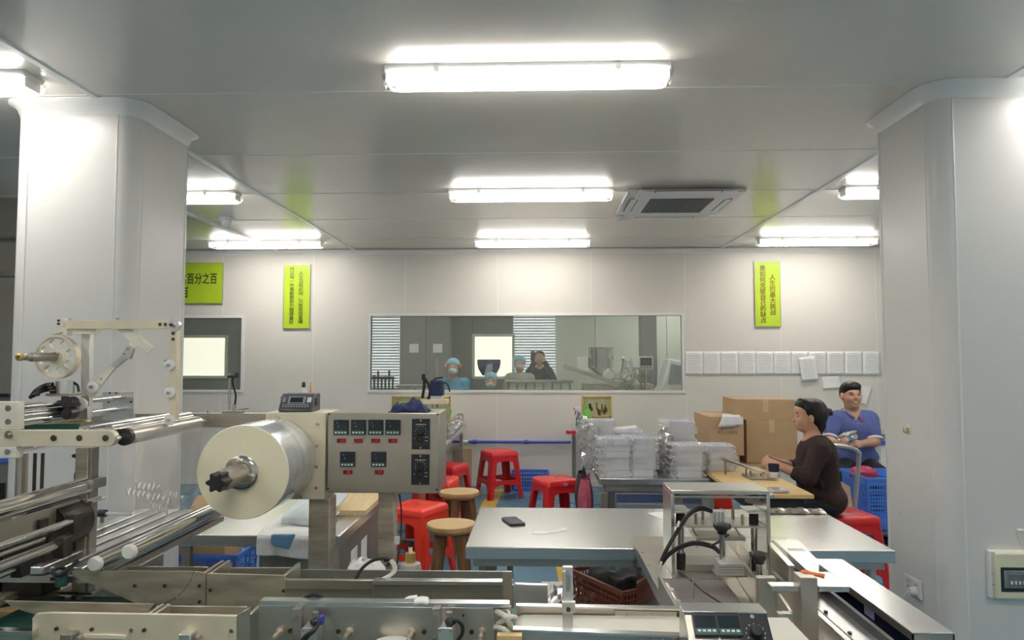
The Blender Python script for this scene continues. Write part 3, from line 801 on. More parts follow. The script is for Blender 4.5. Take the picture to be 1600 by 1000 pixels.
ws = wood_stool()
put(ws, 706, 4.44, 0, 'nearer round wooden stool beside end of the long table')
put(ws, 719, 5.50, 30, 'farther round wooden stool next to control cabinet')

# ------------------------------------------------------------------ plastic baskets
def basket(name, lab, loc, w, d, h, m, rz=0, taper=0.93, rows=5, cols=16, group=None, cat='basket', far=True):
    t = thing(name, lab, cat, loc, group); loc = Vector(loc)
    def hw(z): return (w/2*(taper+(1-taper)*z/h), d/2*(taper+(1-taper)*z/h))
    b = MB(); a0 = hw(0); b.box(-a0[0], a0[0], -a0[1], a0[1], 0.0, 0.008); o = b.build('bottom', m, None, smooth=0); o.parent = t
    for nm, ax in (('side_wall', 0), ('side_wall', 1), ('side_wall', 2), ('side_wall', 3)):
        g = MB(); rot = Matrix.Rotation(ax*PI/2, 3, 'Z')
        def pt(u, z, dep=0):
            a, c = hw(z)
            if ax % 2: a, c = c, a
            return rot @ Vector((u*a, -(c-dep), z))
        def patch(u0, u1, z0, z1, dep=0.004):
            vs = [pt(u0, z0), pt(u1, z0), pt(u1, z1), pt(u0, z1), pt(u0, z0, dep), pt(u1, z0, dep), pt(u1, z1, dep), pt(u0, z1, dep)]
            g.add(vs, [(0,1,2,3),(7,6,5,4),(0,4,5,1),(1,5,6,2),(2,6,7,3),(3,7,4,0)])
        nc = cols if ax % 2 == 0 else max(6, int(cols*d/w))
        zb, zt = h*0.12, h*0.84
        patch(-1, 1, 0, zb); patch(-1, 1, zt, h)
        rh = (zt-zb)/rows
        for r_ in range(rows):
            if r_: patch(-0.94, 0.94, zb+rh*r_-rh*0.14, zb+rh*r_+rh*0.14)
        for c_ in range(nc+1):
            u = -0.94 + 1.88*c_/nc; e = 0.94/nc*0.36
            patch(u-e, u+e, zb, zt)
        patch(-1, -0.92, zb, zt); patch(0.92, 1, zb, zt)
        o = g.build(nm, m, None, smooth=0); o.parent = t
    rim = MB(); a, c = hw(h)
    for bx in ((-a-0.012, a+0.012, -c-0.012, -c+0.002), (-a-0.012, a+0.012, c-0.002, c+0.012), (-a-0.012, -a+0.002, -c, c), (a-0.002, a+0.012, -c, c)):
        rim.box(bx[0], bx[1], bx[2], bx[3], h-0.022, h)
    o = rim.build('rim', m, None); o.parent = t
    t.rotation_euler = (0, 0, R(rz))
    return t
x = W(828, 755, 8.36).x
basket('plastic_basket', 'small blue plastic basket on floor by the back wall', (x, 8.37, 0.0), 0.42, 0.28, 0.20, 'blue_plastic', cols=14, rows=4)
mat('blue_crate', (0.07, 0.22, 0.72), 0.38)
basket('plastic_crate', 'large blue plastic crate on cart before the seated man', (2.86, 5.92, 0.19), 0.62, 0.46, 0.40, 'blue_crate', cols=28, rows=5, taper=0.96, cat='crate')
x = W(325, 870, 4.6).x
basket('plastic_crate', 'blue plastic crate holding a carton under the film rollers', (x, 4.62, 0.0), 0.50, 0.36, 0.30, 'blue_plastic', cols=14, rows=4, cat='crate')
t = thing('carton', 'brown carton standing in the blue crate under the film rollers', 'box', (x, 4.6, 0.01))
MB().box(x-0.2, x+0.16, 4.48, 4.74, 0.012, 0.50).build('body', 'cardboard', t, bevel=0.003)
for s, a in ((-1, 0.35), (1, 0.2)):
    MB().prism([(0, 0), (0.12, 0.03*s+0.05), (0.12, 0.034*s+0.05), (0, 0.004)], (x-0.2, 4.61+s*0.13, 0.50), (0, s*1.0, 0), (0, 0, 1), (0.36, 0, 0)).build('flap', 'cardboard', t)

# hand cart with bent tube handle
t = thing('hand_cart', 'flat hand cart with bent grey tube handle by the woman', 'cart', (2.7, 5.8, 0))
MB().box(2.32, 3.18, 5.62, 6.20, 0.155, 0.185).build('deck', 'blue_strip', t, bevel=0.01)
a = W(1306, 702, 5.5); b = W(1348, 712, 5.5); c = W(1336, 790, 5.6)
za = W(1320, 699, 5.5).z
mat('grey_tube', (0.45, 0.45, 0.44), 0.35, 0.6)
xl, xr = W(1292, 700, 5.58).x, W(1345, 712, 5.58).x
MB().tube(smooth_path([(xl, 5.62, 0.17), (xl-0.0, 5.62, za-0.09), (xl+0.02, 5.60, za-0.015), (xl+0.07, 5.6, za), (xr-0.07, 5.6, za-0.015), (xr-0.01, 5.6, za-0.05), (xr, 5.62, za-0.13), (xr-0.06, 5.62, 0.17)], 6), 0.017, 10).build('handle', 'grey_tube', t)
for xx in (2.45, 3.05):
    for yy in (5.7, 6.1):
        MB().cyl((xx-0.016, yy, 0.06), (xx+0.016, yy, 0.06), 0.06).build('caster', 'black_rubber', t)
        MB().box(xx-0.022, xx+0.022, yy-0.03, yy+0.03, 0.06, 0.155).build('caster_fork', 'steel_dark', t)
# tan bag of carton pieces between woman and cart
t = thing('cardboard_sheet', 'tan cardboard piece leaning between woman and blue crate', 'cardboard', (2.3, 5.35, 0))
MB().prism([(0, 0), (0.19, 0), (0.16, 0.36), (0.06, 0.42), (0, 0.38)], (W(1308, 780, 5.3).x, 5.42, 0.20), (1, 0, 0), (0, 0.1, 1), (0, 0.006, 0)).build('sheet', 'cardboard_tape', t)
MB().prism([(0, 0), (0.20, 0), (0.2, 0.20), (0, 0.20)], (W(1308, 780, 5.3).x, 5.44, 0.0), (1, 0, 0), (0, 0.0, 1), (0, 0.12, 0)).build('carton_base', 'cardboard', t)
# red bag in the crate
mat('magenta_bag', (0.40, 0.025, 0.08), 0.35, var=0.1, bump=0.5, scale=25)
m = MB(); x0 = W(1341, 735, 6.0)
m.ball((x0.x+0.02, 5.95, 0.575), 0.10, 1.1, 0.8, 0.62, 20, 14)
for i, v in enumerate(m.v):
    random.seed(i); m.v[i] = (v[0]+random.uniform(-0.008, 0.008), v[1]+random.uniform(-0.008, 0.008), v[2]+random.uniform(-0.008, 0.008))
tag(m.build('plastic_bag', 'magenta_bag', at=(x0.x, 5.95, 0.5)), 'crumpled magenta plastic bag lying in the blue crate', 'bag')

# ------------------------------------------------------------------ cartons
def carton(px0, px1, py0, py1, Y, depth, lab, text=None, tape=True, low=None, z0=None, open_flap=False):
    a = W(px0, py0, Y); b = W(px1, py1, Y); z1 = a.z; zb = b.z if z0 is None else z0
    t = thing('carton', lab, 'box', ((a.x+b.x)/2, Y, zb), 'big brown cartons by the wall')
    MB().box(a.x, b.x, Y, Y+depth, zb, z1).build('body', 'cardboard', t, bevel=0.004)
    hw = (b.x-a.x)/2; xm = (a.x+b.x)/2
    if tape:
        MB().box(a.x+0.0005, b.x-0.0005, Y+depth/2-0.025, Y+depth/2+0.025, z1, z1+0.001).build('tape', 'cardboard_tape', t, smooth=0)
        MB().box(xm-0.025, xm+0.025, Y-0.001, Y, z1-0.12, z1).build('tape', 'cardboard_tape', t, smooth=0)
    MB().box(a.x, b.x, Y-0.0015, Y, z1-(z1-zb)*0.28-0.002, z1-(z1-zb)*0.28).build('crease', 'plywood', t, smooth=0)
    if text:
        for tx, px, py, sz in text:
            link('lettering', text_mesh(tx, sz, W(px, py, Y)+Vector((0, -0.0015, 0)), (1, 0, 0), (0, 0, 1)), 'ink_brown', t, smooth=0)
    return t
carton(1107, 1163, 651, 712, 6.75, 0.62, 'brown carton with printed marks behind the wrapped boxes', [('FC-110X5', 1137, 676, 0.043)])
carton(1166, 1247, 656, 724, 6.9, 0.55, 'largest brown taped carton behind the woman')
carton(1150, 1243, 624, 656, 6.92, 0.5, 'worn brown carton with scuffed tape on top of the largest')
za = W(1107, 712, 6.75).z; a = W(1107, 700, 6.75); b = W(1247, 700, 6.9)
t = thing('pallet_stand', 'low steel stand under the big cartons', 'stand', ((a.x+b.x)/2, 7.1, 0))
zs = min(W(1107, 712, 6.75).z, W(1166, 724, 6.9).z)
MB().box(a.x-0.02, b.x+0.02, 6.74, 7.5, zs-0.03, zs-0.001).build('deck', 'plywood', t, bevel=0.003)
MB().box(a.x, (a.x+b.x)/2-0.15, 6.76, 7.36, zs, za-0.001).build('riser', 'plywood', t)
legs(t, a.x-0.02, b.x+0.02, 6.74, 7.5, zs-0.03, 0.025, 0.05, 'steel', True)
p = W(1132, 640, 6.72); q = W(1162, 662, 6.72)
z1 = W(1107, 651, 6.75).z
t = thing('paper_sheets', 'loose white sheets drooping over the carton edge', 'paper', ((p.x+q.x)/2, 6.74, z1))
P = []
for i in range(8):
    row = []
    for j in range(6):
        u = j/5; v = i/7
        xx = p.x + (q.x-p.x)*u*(0.9+0.1*v) + (0.1*(1-v)-0.06); 
        if v < 0.55: yy = 6.98 - 0.25*v/0.55; zz = z1 + 0.006 + 0.004*math.sin(6*u+4*v)
        else: yy = 6.735 - 0.006*math.sin(5*u); zz = z1 + 0.004 - 0.10*(v-0.55)/0.45
        row.append((xx, yy, zz))
    P.append(row)
o = MB().grid(P).build('sheet', 'paper', t); sm = o.modifiers.new('s', 'SOLIDIFY'); sm.thickness = 0.002
MB().box(q.x-0.12, q.x, 6.738, 6.742, q.z-0.01, q.z+0.06).build('sheet', 'paper', t)

# plywood board leaning at the wall and tea-coloured board on bench
a = W(706, 702, 8.4); b = W(736, 760, 8.4)
t = tag(MB().prism([(0, 0), (b.x-a.x, 0), (b.x-a.x, a.z), (0, a.z)], (a.x, 8.44, 0.0), (1, 0, 0), (0, 0.06, 1), (0, 0.018, 0)).build('plywood_board', 'plywood', bevel=0.002, at=(a.x, 8.44, 0)), 'brown plywood board leaning at the back wall', 'board')
zb = 0.75
c0 = WZ(519, 797, 0.775); c1 = WZ(567, 797, 0.775); c2 = WZ(592, 768, 0.775); c3 = WZ(520, 768, 0.775)
P = [c0, c1, Vector((c1.x-0.0, c2.y, 0)), Vector((c0.x, c2.y, 0))]
t = thing('chopping_board', 'pale bamboo board lying on the steel bench', 'board', (c0.x, c0.y, zb))
n = 6
for k in range(n):
    xa = -1.13 + k*0.05
    MB().box(xa, xa+0.049, 3.50, 4.05, zb+0.001, zb+0.026).build('strip', 'bamboo_board', t, bevel=0.001)
mat('white_board', (0.75, 0.74, 0.68), 0.4)
# ================================================================== LEFT: FILM WRAPPING MACHINE
def bolt(parent, px, py, Y, r=0.006, m='bolt_dark', name='bolt', h=0.004, hexa=False):
    p = W(px, py, Y)
    g = MB().cyl((p.x, Y-h, p.z), (p.x, Y+0.001, p.z), r, n=6 if hexa else 12)
    return g.build(name, m, parent)
def plate(parent, name, pts, Y, th, m, bevel=0.001, at=None):
    """upright plate: outline in photo pixels at distance Y, th thick, going back"""
    P = [W(a, b, Y) for a, b in pts]
    g = MB().prism([(p.x, p.z) for p in P], (0, Y, 0), (1, 0, 0), (0, 0, 1), (0, th, 0))
    return g.build(name, m, parent, bevel=bevel, at=at)
def rod(parent, name, px, py, Y0, Y1, r, m='chrome', n=16):
    """round bar running straight back from the pixel at distance Y0"""
    p = W(px, py, Y0)
    return MB().cyl(p, (p.x, Y1, p.z), r, n=n).build(name, m, parent)

YA, YC = 1.90, 2.42
wm = thing('wrapping_machine', 'cream and steel film wrapping machine with rollers at far left', 'machine', (-1.2, 2.1, 0))
# front beam with rounded end
pts = [(-70, 672), (170, 672.5)] + [(168 + 12*math.sin(R(a)), 685 - 12.5*math.cos(R(a))) for a in range(15, 180, 15)] + [(165, 698), (-70, 698)]
bm_ = plate(wm, 'front_beam', pts, YA, 0.022, 'cream_metal', 0.0015)
for px in (84, 124, 165): bolt(bm_, px, 684.5, YA, 0.0085, 'bolt_dark', h=0.0015)
bolt(bm_, 14, 679, YA, 0.011, 'bolt', h=0.003); bolt(bm_, 15, 679, YA-0.003, 0.006, 'bolt', h=0.012, hexa=True)
ub = plate(wm, 'bearing_block', [(-70, 628), (27, 628), (27, 671.8), (-70, 671.8)], YA, 0.028, 'cream_light', 0.0015)
for py in (638, 659): bolt(ub, 13, py, YA, 0.008, 'bolt', h=0.002)
lb = plate(wm, 'bearing_block', [(-70, 698.2), (25, 698.2), (25, 716), (-70, 716)], YA, 0.028, 'cream_light', 0.0015)
bolt(lb, 12, 706, YA, 0.008, 'bolt', h=0.002)
# bars behind the block
for py, r, y1 in ((636, 0.009, 2.42), (645, 0.005, 2.15), (658, 0.009, 2.42), (650, 0.006, 2.1), (664, 0.004, 2.3)):
    rod(wm, 'guide_bar', 31 + r*200, py, YA+0.028, y1, r)
rod(wm, 'guide_bar', 29, 704, YA+0.02, 2.42, 0.007)
for px, py in ((109, 629), (109, 646)):
    p = W(px, py, 2.10); MB().cyl((p.x, 2.085, p.z), (p.x, 2.12, p.z), 0.017).build('bearing', 'black_plastic', wm)
pl2 = plate(wm, 'side_plate', [(160, 612), (209, 612), (209, 657), (160, 657)], YC, 0.012, 'alu', 0.001)
for px, py in ((172, 614), (182, 614), (170, 628), (205, 628)): bolt(pl2, px, py, YC, 0.003)
plate(wm, 'side_plate', [(0, 664), (122, 662), (122, 671), (0, 671)], 2.05, 0.01, 'green_belt', 0)
# gearbox and hoses
g = W(102, 606, 2.12)
gb = MB().cyl((g.x, 2.12, g.z-0.016), (g.x, 2.12, g.z+0.022), 0.026, n=12).build('gearbox', 'alu', wm)
MB().cyl((g.x, 2.12, g.z-0.045), (g.x, 2.12, g.z-0.016), 0.01).build('gear_shaft', 'bolt_dark', gb)
MB().box(g.x-0.04, g.x+0.035, 2.09, 2.15, g.z-0.024, g.z-0.016).build('gear_flange', 'steel', gb)
for k, (ex, ey) in enumerate(((47, 622), (52, 619), (60, 616))):
    MB().tube(smooth_path([W(84, 600+4*k, 2.12), W(70, 602+4*k, 2.1), W(56, 610+3*k, 2.06), W(ex, ey, 2.04)]), 0.0055, 8).build('hose', 'black_rubber', gb)
for k in range(3):
    p = W(78+3*k, 603+4*k, 2.1); MB().cyl((p.x-0.008, 2.1, p.z), (p.x+0.008, 2.1, p.z), 0.008).build('hose_fitting', 'oily_dark', gb)
p = W(118, 605, 2.12); MB().tube(smooth_path([W(115, 598, 2.12), W(121, 602, 2.13), W(123, 612, 2.13)]), 0.004).build('hose', 'black_rubber', gb)
# wheel with lightening holes
YW = 2.15; c = W(90, 558, YW); s = YW/FPX
wh = thing('tmp', None)
bpy.data.objects.remove(wh)
def wheel():
    from mathutils.geometry import delaunay_2d_cdt
    R0 = 34.5*s; pts = []; edges = []; holes = [(22.3*s*math.cos(2*PI*(k+0.35)/8), 22.3*s*math.sin(2*PI*(k+0.35)/8), 6.4*s) for k in range(8)]
    def loop(cx, cz, r, n):
        b = len(pts)
        for i in range(n): pts.append(Vector((cx+r*math.cos(2*PI*i/n), cz+r*math.sin(2*PI*i/n)))); edges.append((b+i, b+(i+1) % n))
    loop(0, 0, R0*0.94, 48)
    for hx, hz, hr in holes: loop(hx, hz, hr, 20)
    V, E_, F_, *_ = delaunay_2d_cdt(pts, edges, [], 0, 1e-7)
    keep = []
    for f in F_:
        g = sum((V[i] for i in f), Vector((0, 0)))/len(f)
        if g.length < R0*0.95 and all((g-Vector(h_[:2])).length > h_[2]*0.97 for h_ in holes): keep.append(tuple(f))
    m = MB(); n = len(V)
    vs = [(c.x+v.x, YW-0.006, c.z+v.y) for v in V] + [(c.x+v.x, YW+0.006, c.z+v.y) for v in V]
    m.add(vs, keep + [tuple(i+n for i in reversed(f)) for f in keep] + [(a, b, b+n, a+n) for a, b in edges])
    o = m.build('film_wheel', 'cream_light', wm, smooth=30)
    MB().lathe([(R0*0.92, -0.012), (R0, -0.012), (R0, 0.012), (R0*0.92, 0.012), (R0*0.92, -0.012)], (c.x, YW, c.z), (0, 1, 0), 48).build('rim', 'cream_metal', o)
    MB().lathe([(9*s, -0.016), (10*s, -0.012), (10*s, 0.012), (8*s, 0.014)], (c.x, YW, c.z), (0, 1, 0), 24).build('hub', 'cream_metal', o)
    MB().lathe([(7*s, 0), (7*s, -0.10), (5.2*s, -0.102), (5.2*s, -0.125), (3*s, -0.127), (3*s, -0.14)], (c.x, YW-0.014, c.z), (0, 1, 0), 20).build('shaft', 'steel_dark', o)
    MB().lathe([(5.6*s, -0.14), (5.6*s, -0.152), (2.6*s, -0.154), (2.6*s, -0.146)], (c.x, YW-0.014, c.z), (0, 1, 0), 16).build('shaft_nut', 'brass_tape', o)
    MB().cyl((c.x+0.012, YW-0.03, c.z+0.012), (c.x+0.012, YW-0.014, c.z+0.012), 0.004, n=8).build('screw', 'bolt', o)
wheel()
# dancer frame
YD = 2.15
hb = plate(wm, 'frame_bar', [(102, 500), (262, 500), (262, 514), (102, 514)], YD, 0.02, 'cream_metal', 0.001)
for px in (250, 258.5): bolt(hb, px, 507, YD, 0.0055, 'bolt_dark', h=0.001)
for px in (110, 184): 
    p = W(px, 498, YD+0.01); MB().cyl((p.x, YD+0.01, p.z-0.004), (p.x, YD+0.01, p.z+0.003), 0.005, n=6).build('bolt', 'bolt', hb)
clm = plate(wm, 'clamp', [(88, 497), (97, 497), (97, 511), (100, 511), (104, 516), (104, 524), (98, 524), (98, 519), (82, 523), (82, 517), (88, 512)], YD-0.004, 0.028, 'cream_light', 0.001)
for py in (501, 506): bolt(clm, 92, py, YD-0.004, 0.0035)
hj = W(272, 508, YD)
jt = MB().cyl((hj.x, YD-0.008, hj.z), (hj.x, YD+0.012, hj.z), 9.8*s, n=24).build('joint_disc', 'alu', wm)
MB().cyl((hj.x, YD-0.016, hj.z), (hj.x, YD-0.008, hj.z), 4.5*s, n=6).build('nut', 'bolt', jt)
MB().cyl((hj.x, YD-0.022, hj.z), (hj.x, YD-0.016, hj.z), 2.2*s, n=10).build('stud', 'bolt_dark', jt)
vb = plate(wm, 'frame_bar', [(264.5, 516), (276.5, 516), (275, 655), (264.5, 655)], YD, 0.02, 'cream_metal', 0.001)
for py in (521, 530): bolt(vb, 270.5, py, YD, 0.0055, 'bolt_dark', h=0.001)
for py in (570.5, 613.5, 656):
    p = W(266, py, YD)
    nt_ = MB().lathe([(8.2*s, -0.006), (8.6*s, -0.008), (8.6*s, -0.016), (6*s, -0.018)], (p.x, YD+0.008, p.z), (0, 1, 0), 24).build('roller_nut', 'white_plastic', vb)
    MB().cyl((p.x, YD-0.016, p.z), (p.x, YD-0.008, p.z), 2.6*s, n=6).build('stud', 'bolt', nt_)
p = W(259, 567, YD); MB().box(p.x-0.004, p.x+0.006, YD, YD+0.02, p.z-0.009, p.z+0.009).build('stop', 'black_plastic', vb)
plate(wm, 'support_post', [(127, 521), (140.5, 521), (139, 652), (126, 652)], YD+0.03, 0.02, 'alu', 0.001)
plate(wm, 'post_cap', [(113, 514.5), (150, 514.5), (147, 522), (113, 522)], YD+0.01, 0.03, 'cream_light', 0.001)
plate(wm, 'lever_plate', [(181, 514), (205, 514), (239, 543), (232, 552), (214, 541), (203, 546), (197, 541), (203, 534)], YD+0.012, 0.008, 'cream_light', 0.001)
plate(wm, 'arm_bracket', [(199, 539), (209, 544), (203, 561), (188, 556)], YD+0.004, 0.012, 'alu', 0.001)
ar = plate(wm, 'lever_arm', [(190, 556), (200, 560), (178, 577), (143, 622), (134, 616), (170, 571)], YD+0.006, 0.01, 'cream_light', 0.001)
plate(ar, 'splice', [(190, 555), (199, 560), (181, 574), (172, 570)], YD+0.002, 0.005, 'alu', 0.0005)
link('stamped_figure', text_mesh('N', 0.01, W(158, 592, YD+0.0055), (1, 0, 0.6), (-0.6, 0, 1), 0.0003), 'ink', ar, smooth=0)
for px, py in ((200, 545), (194, 553)): bolt(ar, px, py, YD+0.002, 0.003, 'bolt')
for px, py in ((146.5, 604.5), (128.5, 631)):
    p = W(px, py, YD)
    nt_ = MB().lathe([(8.6*s, 0), (9*s, -0.002), (9*s, -0.01), (6*s, -0.012)], (p.x, YD+0.002, p.z), (0, 1, 0), 24).build('roller_nut', 'white_plastic', ar)
    MB().cyl((p.x, YD-0.016, p.z), (p.x, YD-0.008, p.z), 3*s, n=6).build('stud', 'bolt', nt_)
plate(wm, 'arm_foot', [(122, 636), (137, 636), (137, 660), (122, 660)], YD+0.01, 0.02, 'alu', 0.001)
plate(wm, 'brass_blade', [(85, 657.5), (128, 656.5), (137, 659.5), (85, 660.5)], YD-0.02, 0.03, 'brass_tape', 0)
# upper roller and companions
p = W(178, 686, YA); XRL = p.x
MB().cyl((p.x, YA+0.005, p.z), (p.x, YA+0.05, p.z), 0.008).build('roller_shaft', 'chrome', wm)
ro = MB().cyl((p.x, YA+0.05, p.z), (p.x, YC-0.05, p.z), 0.0225, n=24).build('film_roller', 'steel', wm)
MB().lathe([(0.012, -0.004), (0.0235, -0.004), (0.0235, 0.012)], (p.x, YA+0.05, p.z), (0, 1, 0), 24).build('roller_end', 'black_plastic', ro)
MB().cyl((p.x, YC-0.05, p.z), (p.x, YC, p.z), 0.01).build('roller_shaft', 'chrome', ro)
for px, py, r in ((127, 670, 0.007), (136, 668, 0.006), (170, 668, 0.010), (176, 672, 0.006)):
    rod(wm, 'idle_roller', px, py, YA+0.03, YC-0.04, r)
# back beam tying to the film stand
bb_ = plate(wm, 'back_beam', [(60, 646), (412, 646), (412, 668), (60, 668)], YC+0.02, 0.03, 'steel', 0.001)
for px in (293, 326): 
    p = W(px, 643, YC+0.03); MB().cyl((p.x, YC+0.03, p.z-0.006), (p.x, YC+0.03, p.z+0.004), 0.006, n=6).build('bolt', 'bolt', bb_)
for px in (330, 403, 345): bolt(bb_, px, 654, YC+0.02, 0.005, 'bolt')
MB().box(W(330, 690, YC).x, W(412, 690, YC).x, YC+0.1, YC+0.16, W(400, 705, YC).z, W(400, 680, YC).z).build('back_beam', 'steel_dark', wm, bevel=0.002)
# column with clamps
YP = 1.98
a = W(118, 700, YP); b = W(133, 870, YP)
co = MB().box(a.x, b.x, YP, YP+0.04, 0.0, W(120, 699, YP).z).build('column', 'steel_worn', wm, bevel=0.002)
MB().box(b.x, b.x+0.009, YP+0.004, YP+0.036, 0.86, W(120, 700, YP).z).build('column_rail', 'steel_dark', co, bevel=0.001)
for px0, px1, py0, py1, mm in ((126, 146, 750, 765, 'steel_dark'), (116, 138, 780, 787, 'steel'), (114, 128, 808, 822, 'black_plastic'), (116, 140, 866, 880, 'black_plastic'), (130, 146, 783, 786, 'chrome')):
    a = W(px0, py1, YP-0.012); b = W(px1, py0, YP-0.012); MB().box(a.x, b.x, YP-0.012, YP+0.05, a.z, b.z).build('clamp', mm, co, bevel=0.002)
a = W(113, 713, YP); MB().cyl((a.x-0.006, YP+0.01, a.z), (a.x+0.014, YP+0.01, a.z), 0.004, 0.009, n=10).build('knob', 'black_plastic', co)
a = W(114, 745, YP); MB().ball((a.x+0.006, YP+0.01, a.z), 0.02, 0.4, 0.5, 0.9).build('cable_gland', 'black_plastic', co)
# big press roller and its plate
p = W(132, 760, YP); 
MB().cyl((p.x, 1.35, p.z), (p.x, YP+0.0, p.z), 0.024, n=24).build('press_roller', 'chrome', wm)
MB().box(p.x-0.005, p.x+0.003, 1.35, YP-0.02, p.z-0.075, p.z-0.03).build('roller_plate', 'steel', wm, bevel=0.001)
# slatted bed of bars running back
for k in range(6):
    xx = -1.40 + k*0.052; zz = 0.985
    MB().box(xx, xx+0.036, 1.82, YC+0.1, zz-0.02, zz).build('bed_bar', 'steel_top' if k % 2 else 'alu', wm, bevel=0.003)
MB().box(-1.42, -1.10, 1.82, YC+0.1, 0.945, 0.962).build('bed_plate', 'steel', wm)
# white capped rollers
def capped(px, py, Y0, Y1, r):
    p = W(px, py, Y0)
    o = MB().cyl((p.x, Y0+0.008, p.z), (p.x, Y1, p.z), r, n=24).build('outfeed_roller', 'chrome', wm)
    MB().lathe([(0.0, -0.004), (r*0.8, -0.003), (r*1.02, 0.002), (r*1.02, 0.01)], (p.x, Y0, p.z), (0, 1, 0), 24).build('roller_cap', 'white_plastic', o)
    return p
c1 = capped(147, 882, 1.78, 2.42, 0.0185)
c2 = capped(200.5, 863, 1.78, 2.22, 0.0185)
MB().cyl((c2.x, 2.22, c2.z), (c2.x, 2.27, c2.z), 0.009).build('roller_shaft', 'chrome', wm)
p = W(160, 802, 2.3); MB().cyl((p.x, 2.3, p.z-0.03), (p.x, 2.3, p.z+0.005), 0.006).build('handle_post', 'steel_dark', wm)
MB().cyl((p.x-0.012, 2.3, p.z), (p.x+0.012, 2.3, p.z), 0.012).build('handle_clamp', 'black_plastic', wm)
q = W(205, 804, 2.3); MB().cyl((p.x, 2.3, p.z), (q.x, 2.3, q.z), 0.0055).build('handle_bar', 'white_plastic', wm)
# lower dark drive: rods, motor, beams
for px, py, y0, y1, r in ((-40, 868, 1.45, 1.765, 0.008), (-30, 900, 1.45, 1.694, 0.010), (-30, 892, 1.5, 1.764, 0.005), (-40, 882, 1.45, 1.657, 0.005), (-40, 915, 1.5, 1.63, 0.008), (-40, 850, 1.6, 1.805, 0.008)):
    rod(wm, 'drive_rod', px, py, y0, y1, r)
for px, py, y_, hh in ((112, 814, 1.765, 0.03), (96, 851, 1.694, 0.03), (60, 822, 1.80, 0.03), (30, 880, 1.63, 0.03)):
    p = W(px, py, y_); MB().box(p.x-0.012, p.x+0.014, y_-0.012, y_+0.02, p.z-hh, p.z+0.018).build('rod_block', 'oily_dark', wm, bevel=0.002)
mo = MB()
p = W(92, 818, 1.92); mo.cyl((p.x, 1.86, p.z), (p.x, 1.98, p.z), 0.062, n=20); MO = mo.build('drive_motor', 'oily_dark', wm)
MB().box(p.x-0.10, p.x+0.01, 1.85, 1.99, 0.90, p.z+0.01).build('motor_block', 'oily_dark', wm, bevel=0.004)
MB().box(p.x-0.30, p.x-0.12, 1.86, 2.1, 0.90, p.z-0.03).build('gear_case', 'oily_dark', wm, bevel=0.006)
for k, (px, py) in enumerate(((12, 800), (30, 812), (36, 796), (52, 800), (8, 830))):
    p = W(px, py, 1.92); MB().cyl((p.x, 1.92, p.z-0.05), (p.x, 1.92, p.z+0.03), 0.010-0.001*k, n=10).build('spindle', 'steel_worn' if k % 2 else 'steel_dark', wm)
for px in (55, 67, 35):
    p = W(px, 708, 2.5); q = W(px, 830, 2.5); MB().cyl((p.x, 2.5, q.z), (p.x, 2.5, p.z), 0.006 if px != 35 else 0.02, n=10).build('upright_rod', 'bolt_dark' if px != 35 else 'steel', wm)
p = W(28, 800, 2.2); MB().cyl((p.x, 2.2, p.z-0.03), (p.x, 2.2, p.z+0.03), 0.022).build('oil_cup', 'white_plastic', wm)
zz = 0.915
a = WZ(116, 878, zz); b = WZ(-40, 948, zz)
MB().bar((a.x, a.y, zz-0.01), (b.x, b.y, zz-0.01), 0.04, 0.02).build('base_beam', 'steel_worn', wm, bevel=0.002)
mat('yellow_tape', (0.45, 0.30, 0.04), 0.5, var=0.3, scale=30)
a = WZ(60, 882, 0.935); b = WZ(-40, 912, 0.935)
MB().bar((a.x, a.y, 0.925), (b.x, b.y, 0.925), 0.012, 0.03).build('tape_strip', 'yellow_tape', wm)
mat('rust_plate', (0.28, 0.19, 0.09), 0.5, 0.5, var=0.3, scale=12)
a = WZ(95, 918, 0.86); b = WZ(-40, 975, 0.86)
MB().prism([(a.x, a.y), (a.x-0.16, a.y+0.02), (b.x-0.1, b.y+0.05), (b.x, b.y)], (0, 0, 0.84), (1, 0, 0), (0, 1, 0), (0, 0, 0.02)).build('drip_plate', 'rust_plate', wm, bevel=0.001)
p = W(88, 908, 1.78); MB().cyl((p.x, 1.80, p.z-0.018), (p.x, 1.80, p.z+0.012), 0.014, n=12).build('motor_cap', 'controller_green', wm)
q = W(95, 892, 1.78)
MB().tube(smooth_path([W(122, 876, 1.82), W(108, 888, 1.8), W(92, 899, 1.78), W(82, 893, 1.78), W(92, 887, 1.8), W(104, 890, 1.81), W(96, 899, 1.8), W(80, 905, 1.8)]), 0.005, 8).build('cable', 'black_rubber', wm)
# machine body down to the floor
MB().box(-2.0, -1.30, 2.03, 2.5, 0.0, 0.84).build('machine_body', 'steel_dark', wm, bevel=0.004)
# film web hanging between the rollers
web = MB(); P = []
z1 = W(178, 686, YA).z + 0.01; z0 = c1.z + 0.02
for i in range(25):
    row = []
    for j in range(13):
        v = i/24; u = j/12
        row.append((XRL + 0.024 - 0.004*v + 0.004*math.sin(14*u+3*v)*(0.3+v), YA+0.07+(YC-YA-0.14)*u, z1+(z0-z1)*v))
    P.append(row)
web.grid(P)
fw = tag(web.build('film_web', 'film_web', at=(XRL, 2.1, z0)), 'clear plastic film hanging between the rollers at left', 'film')
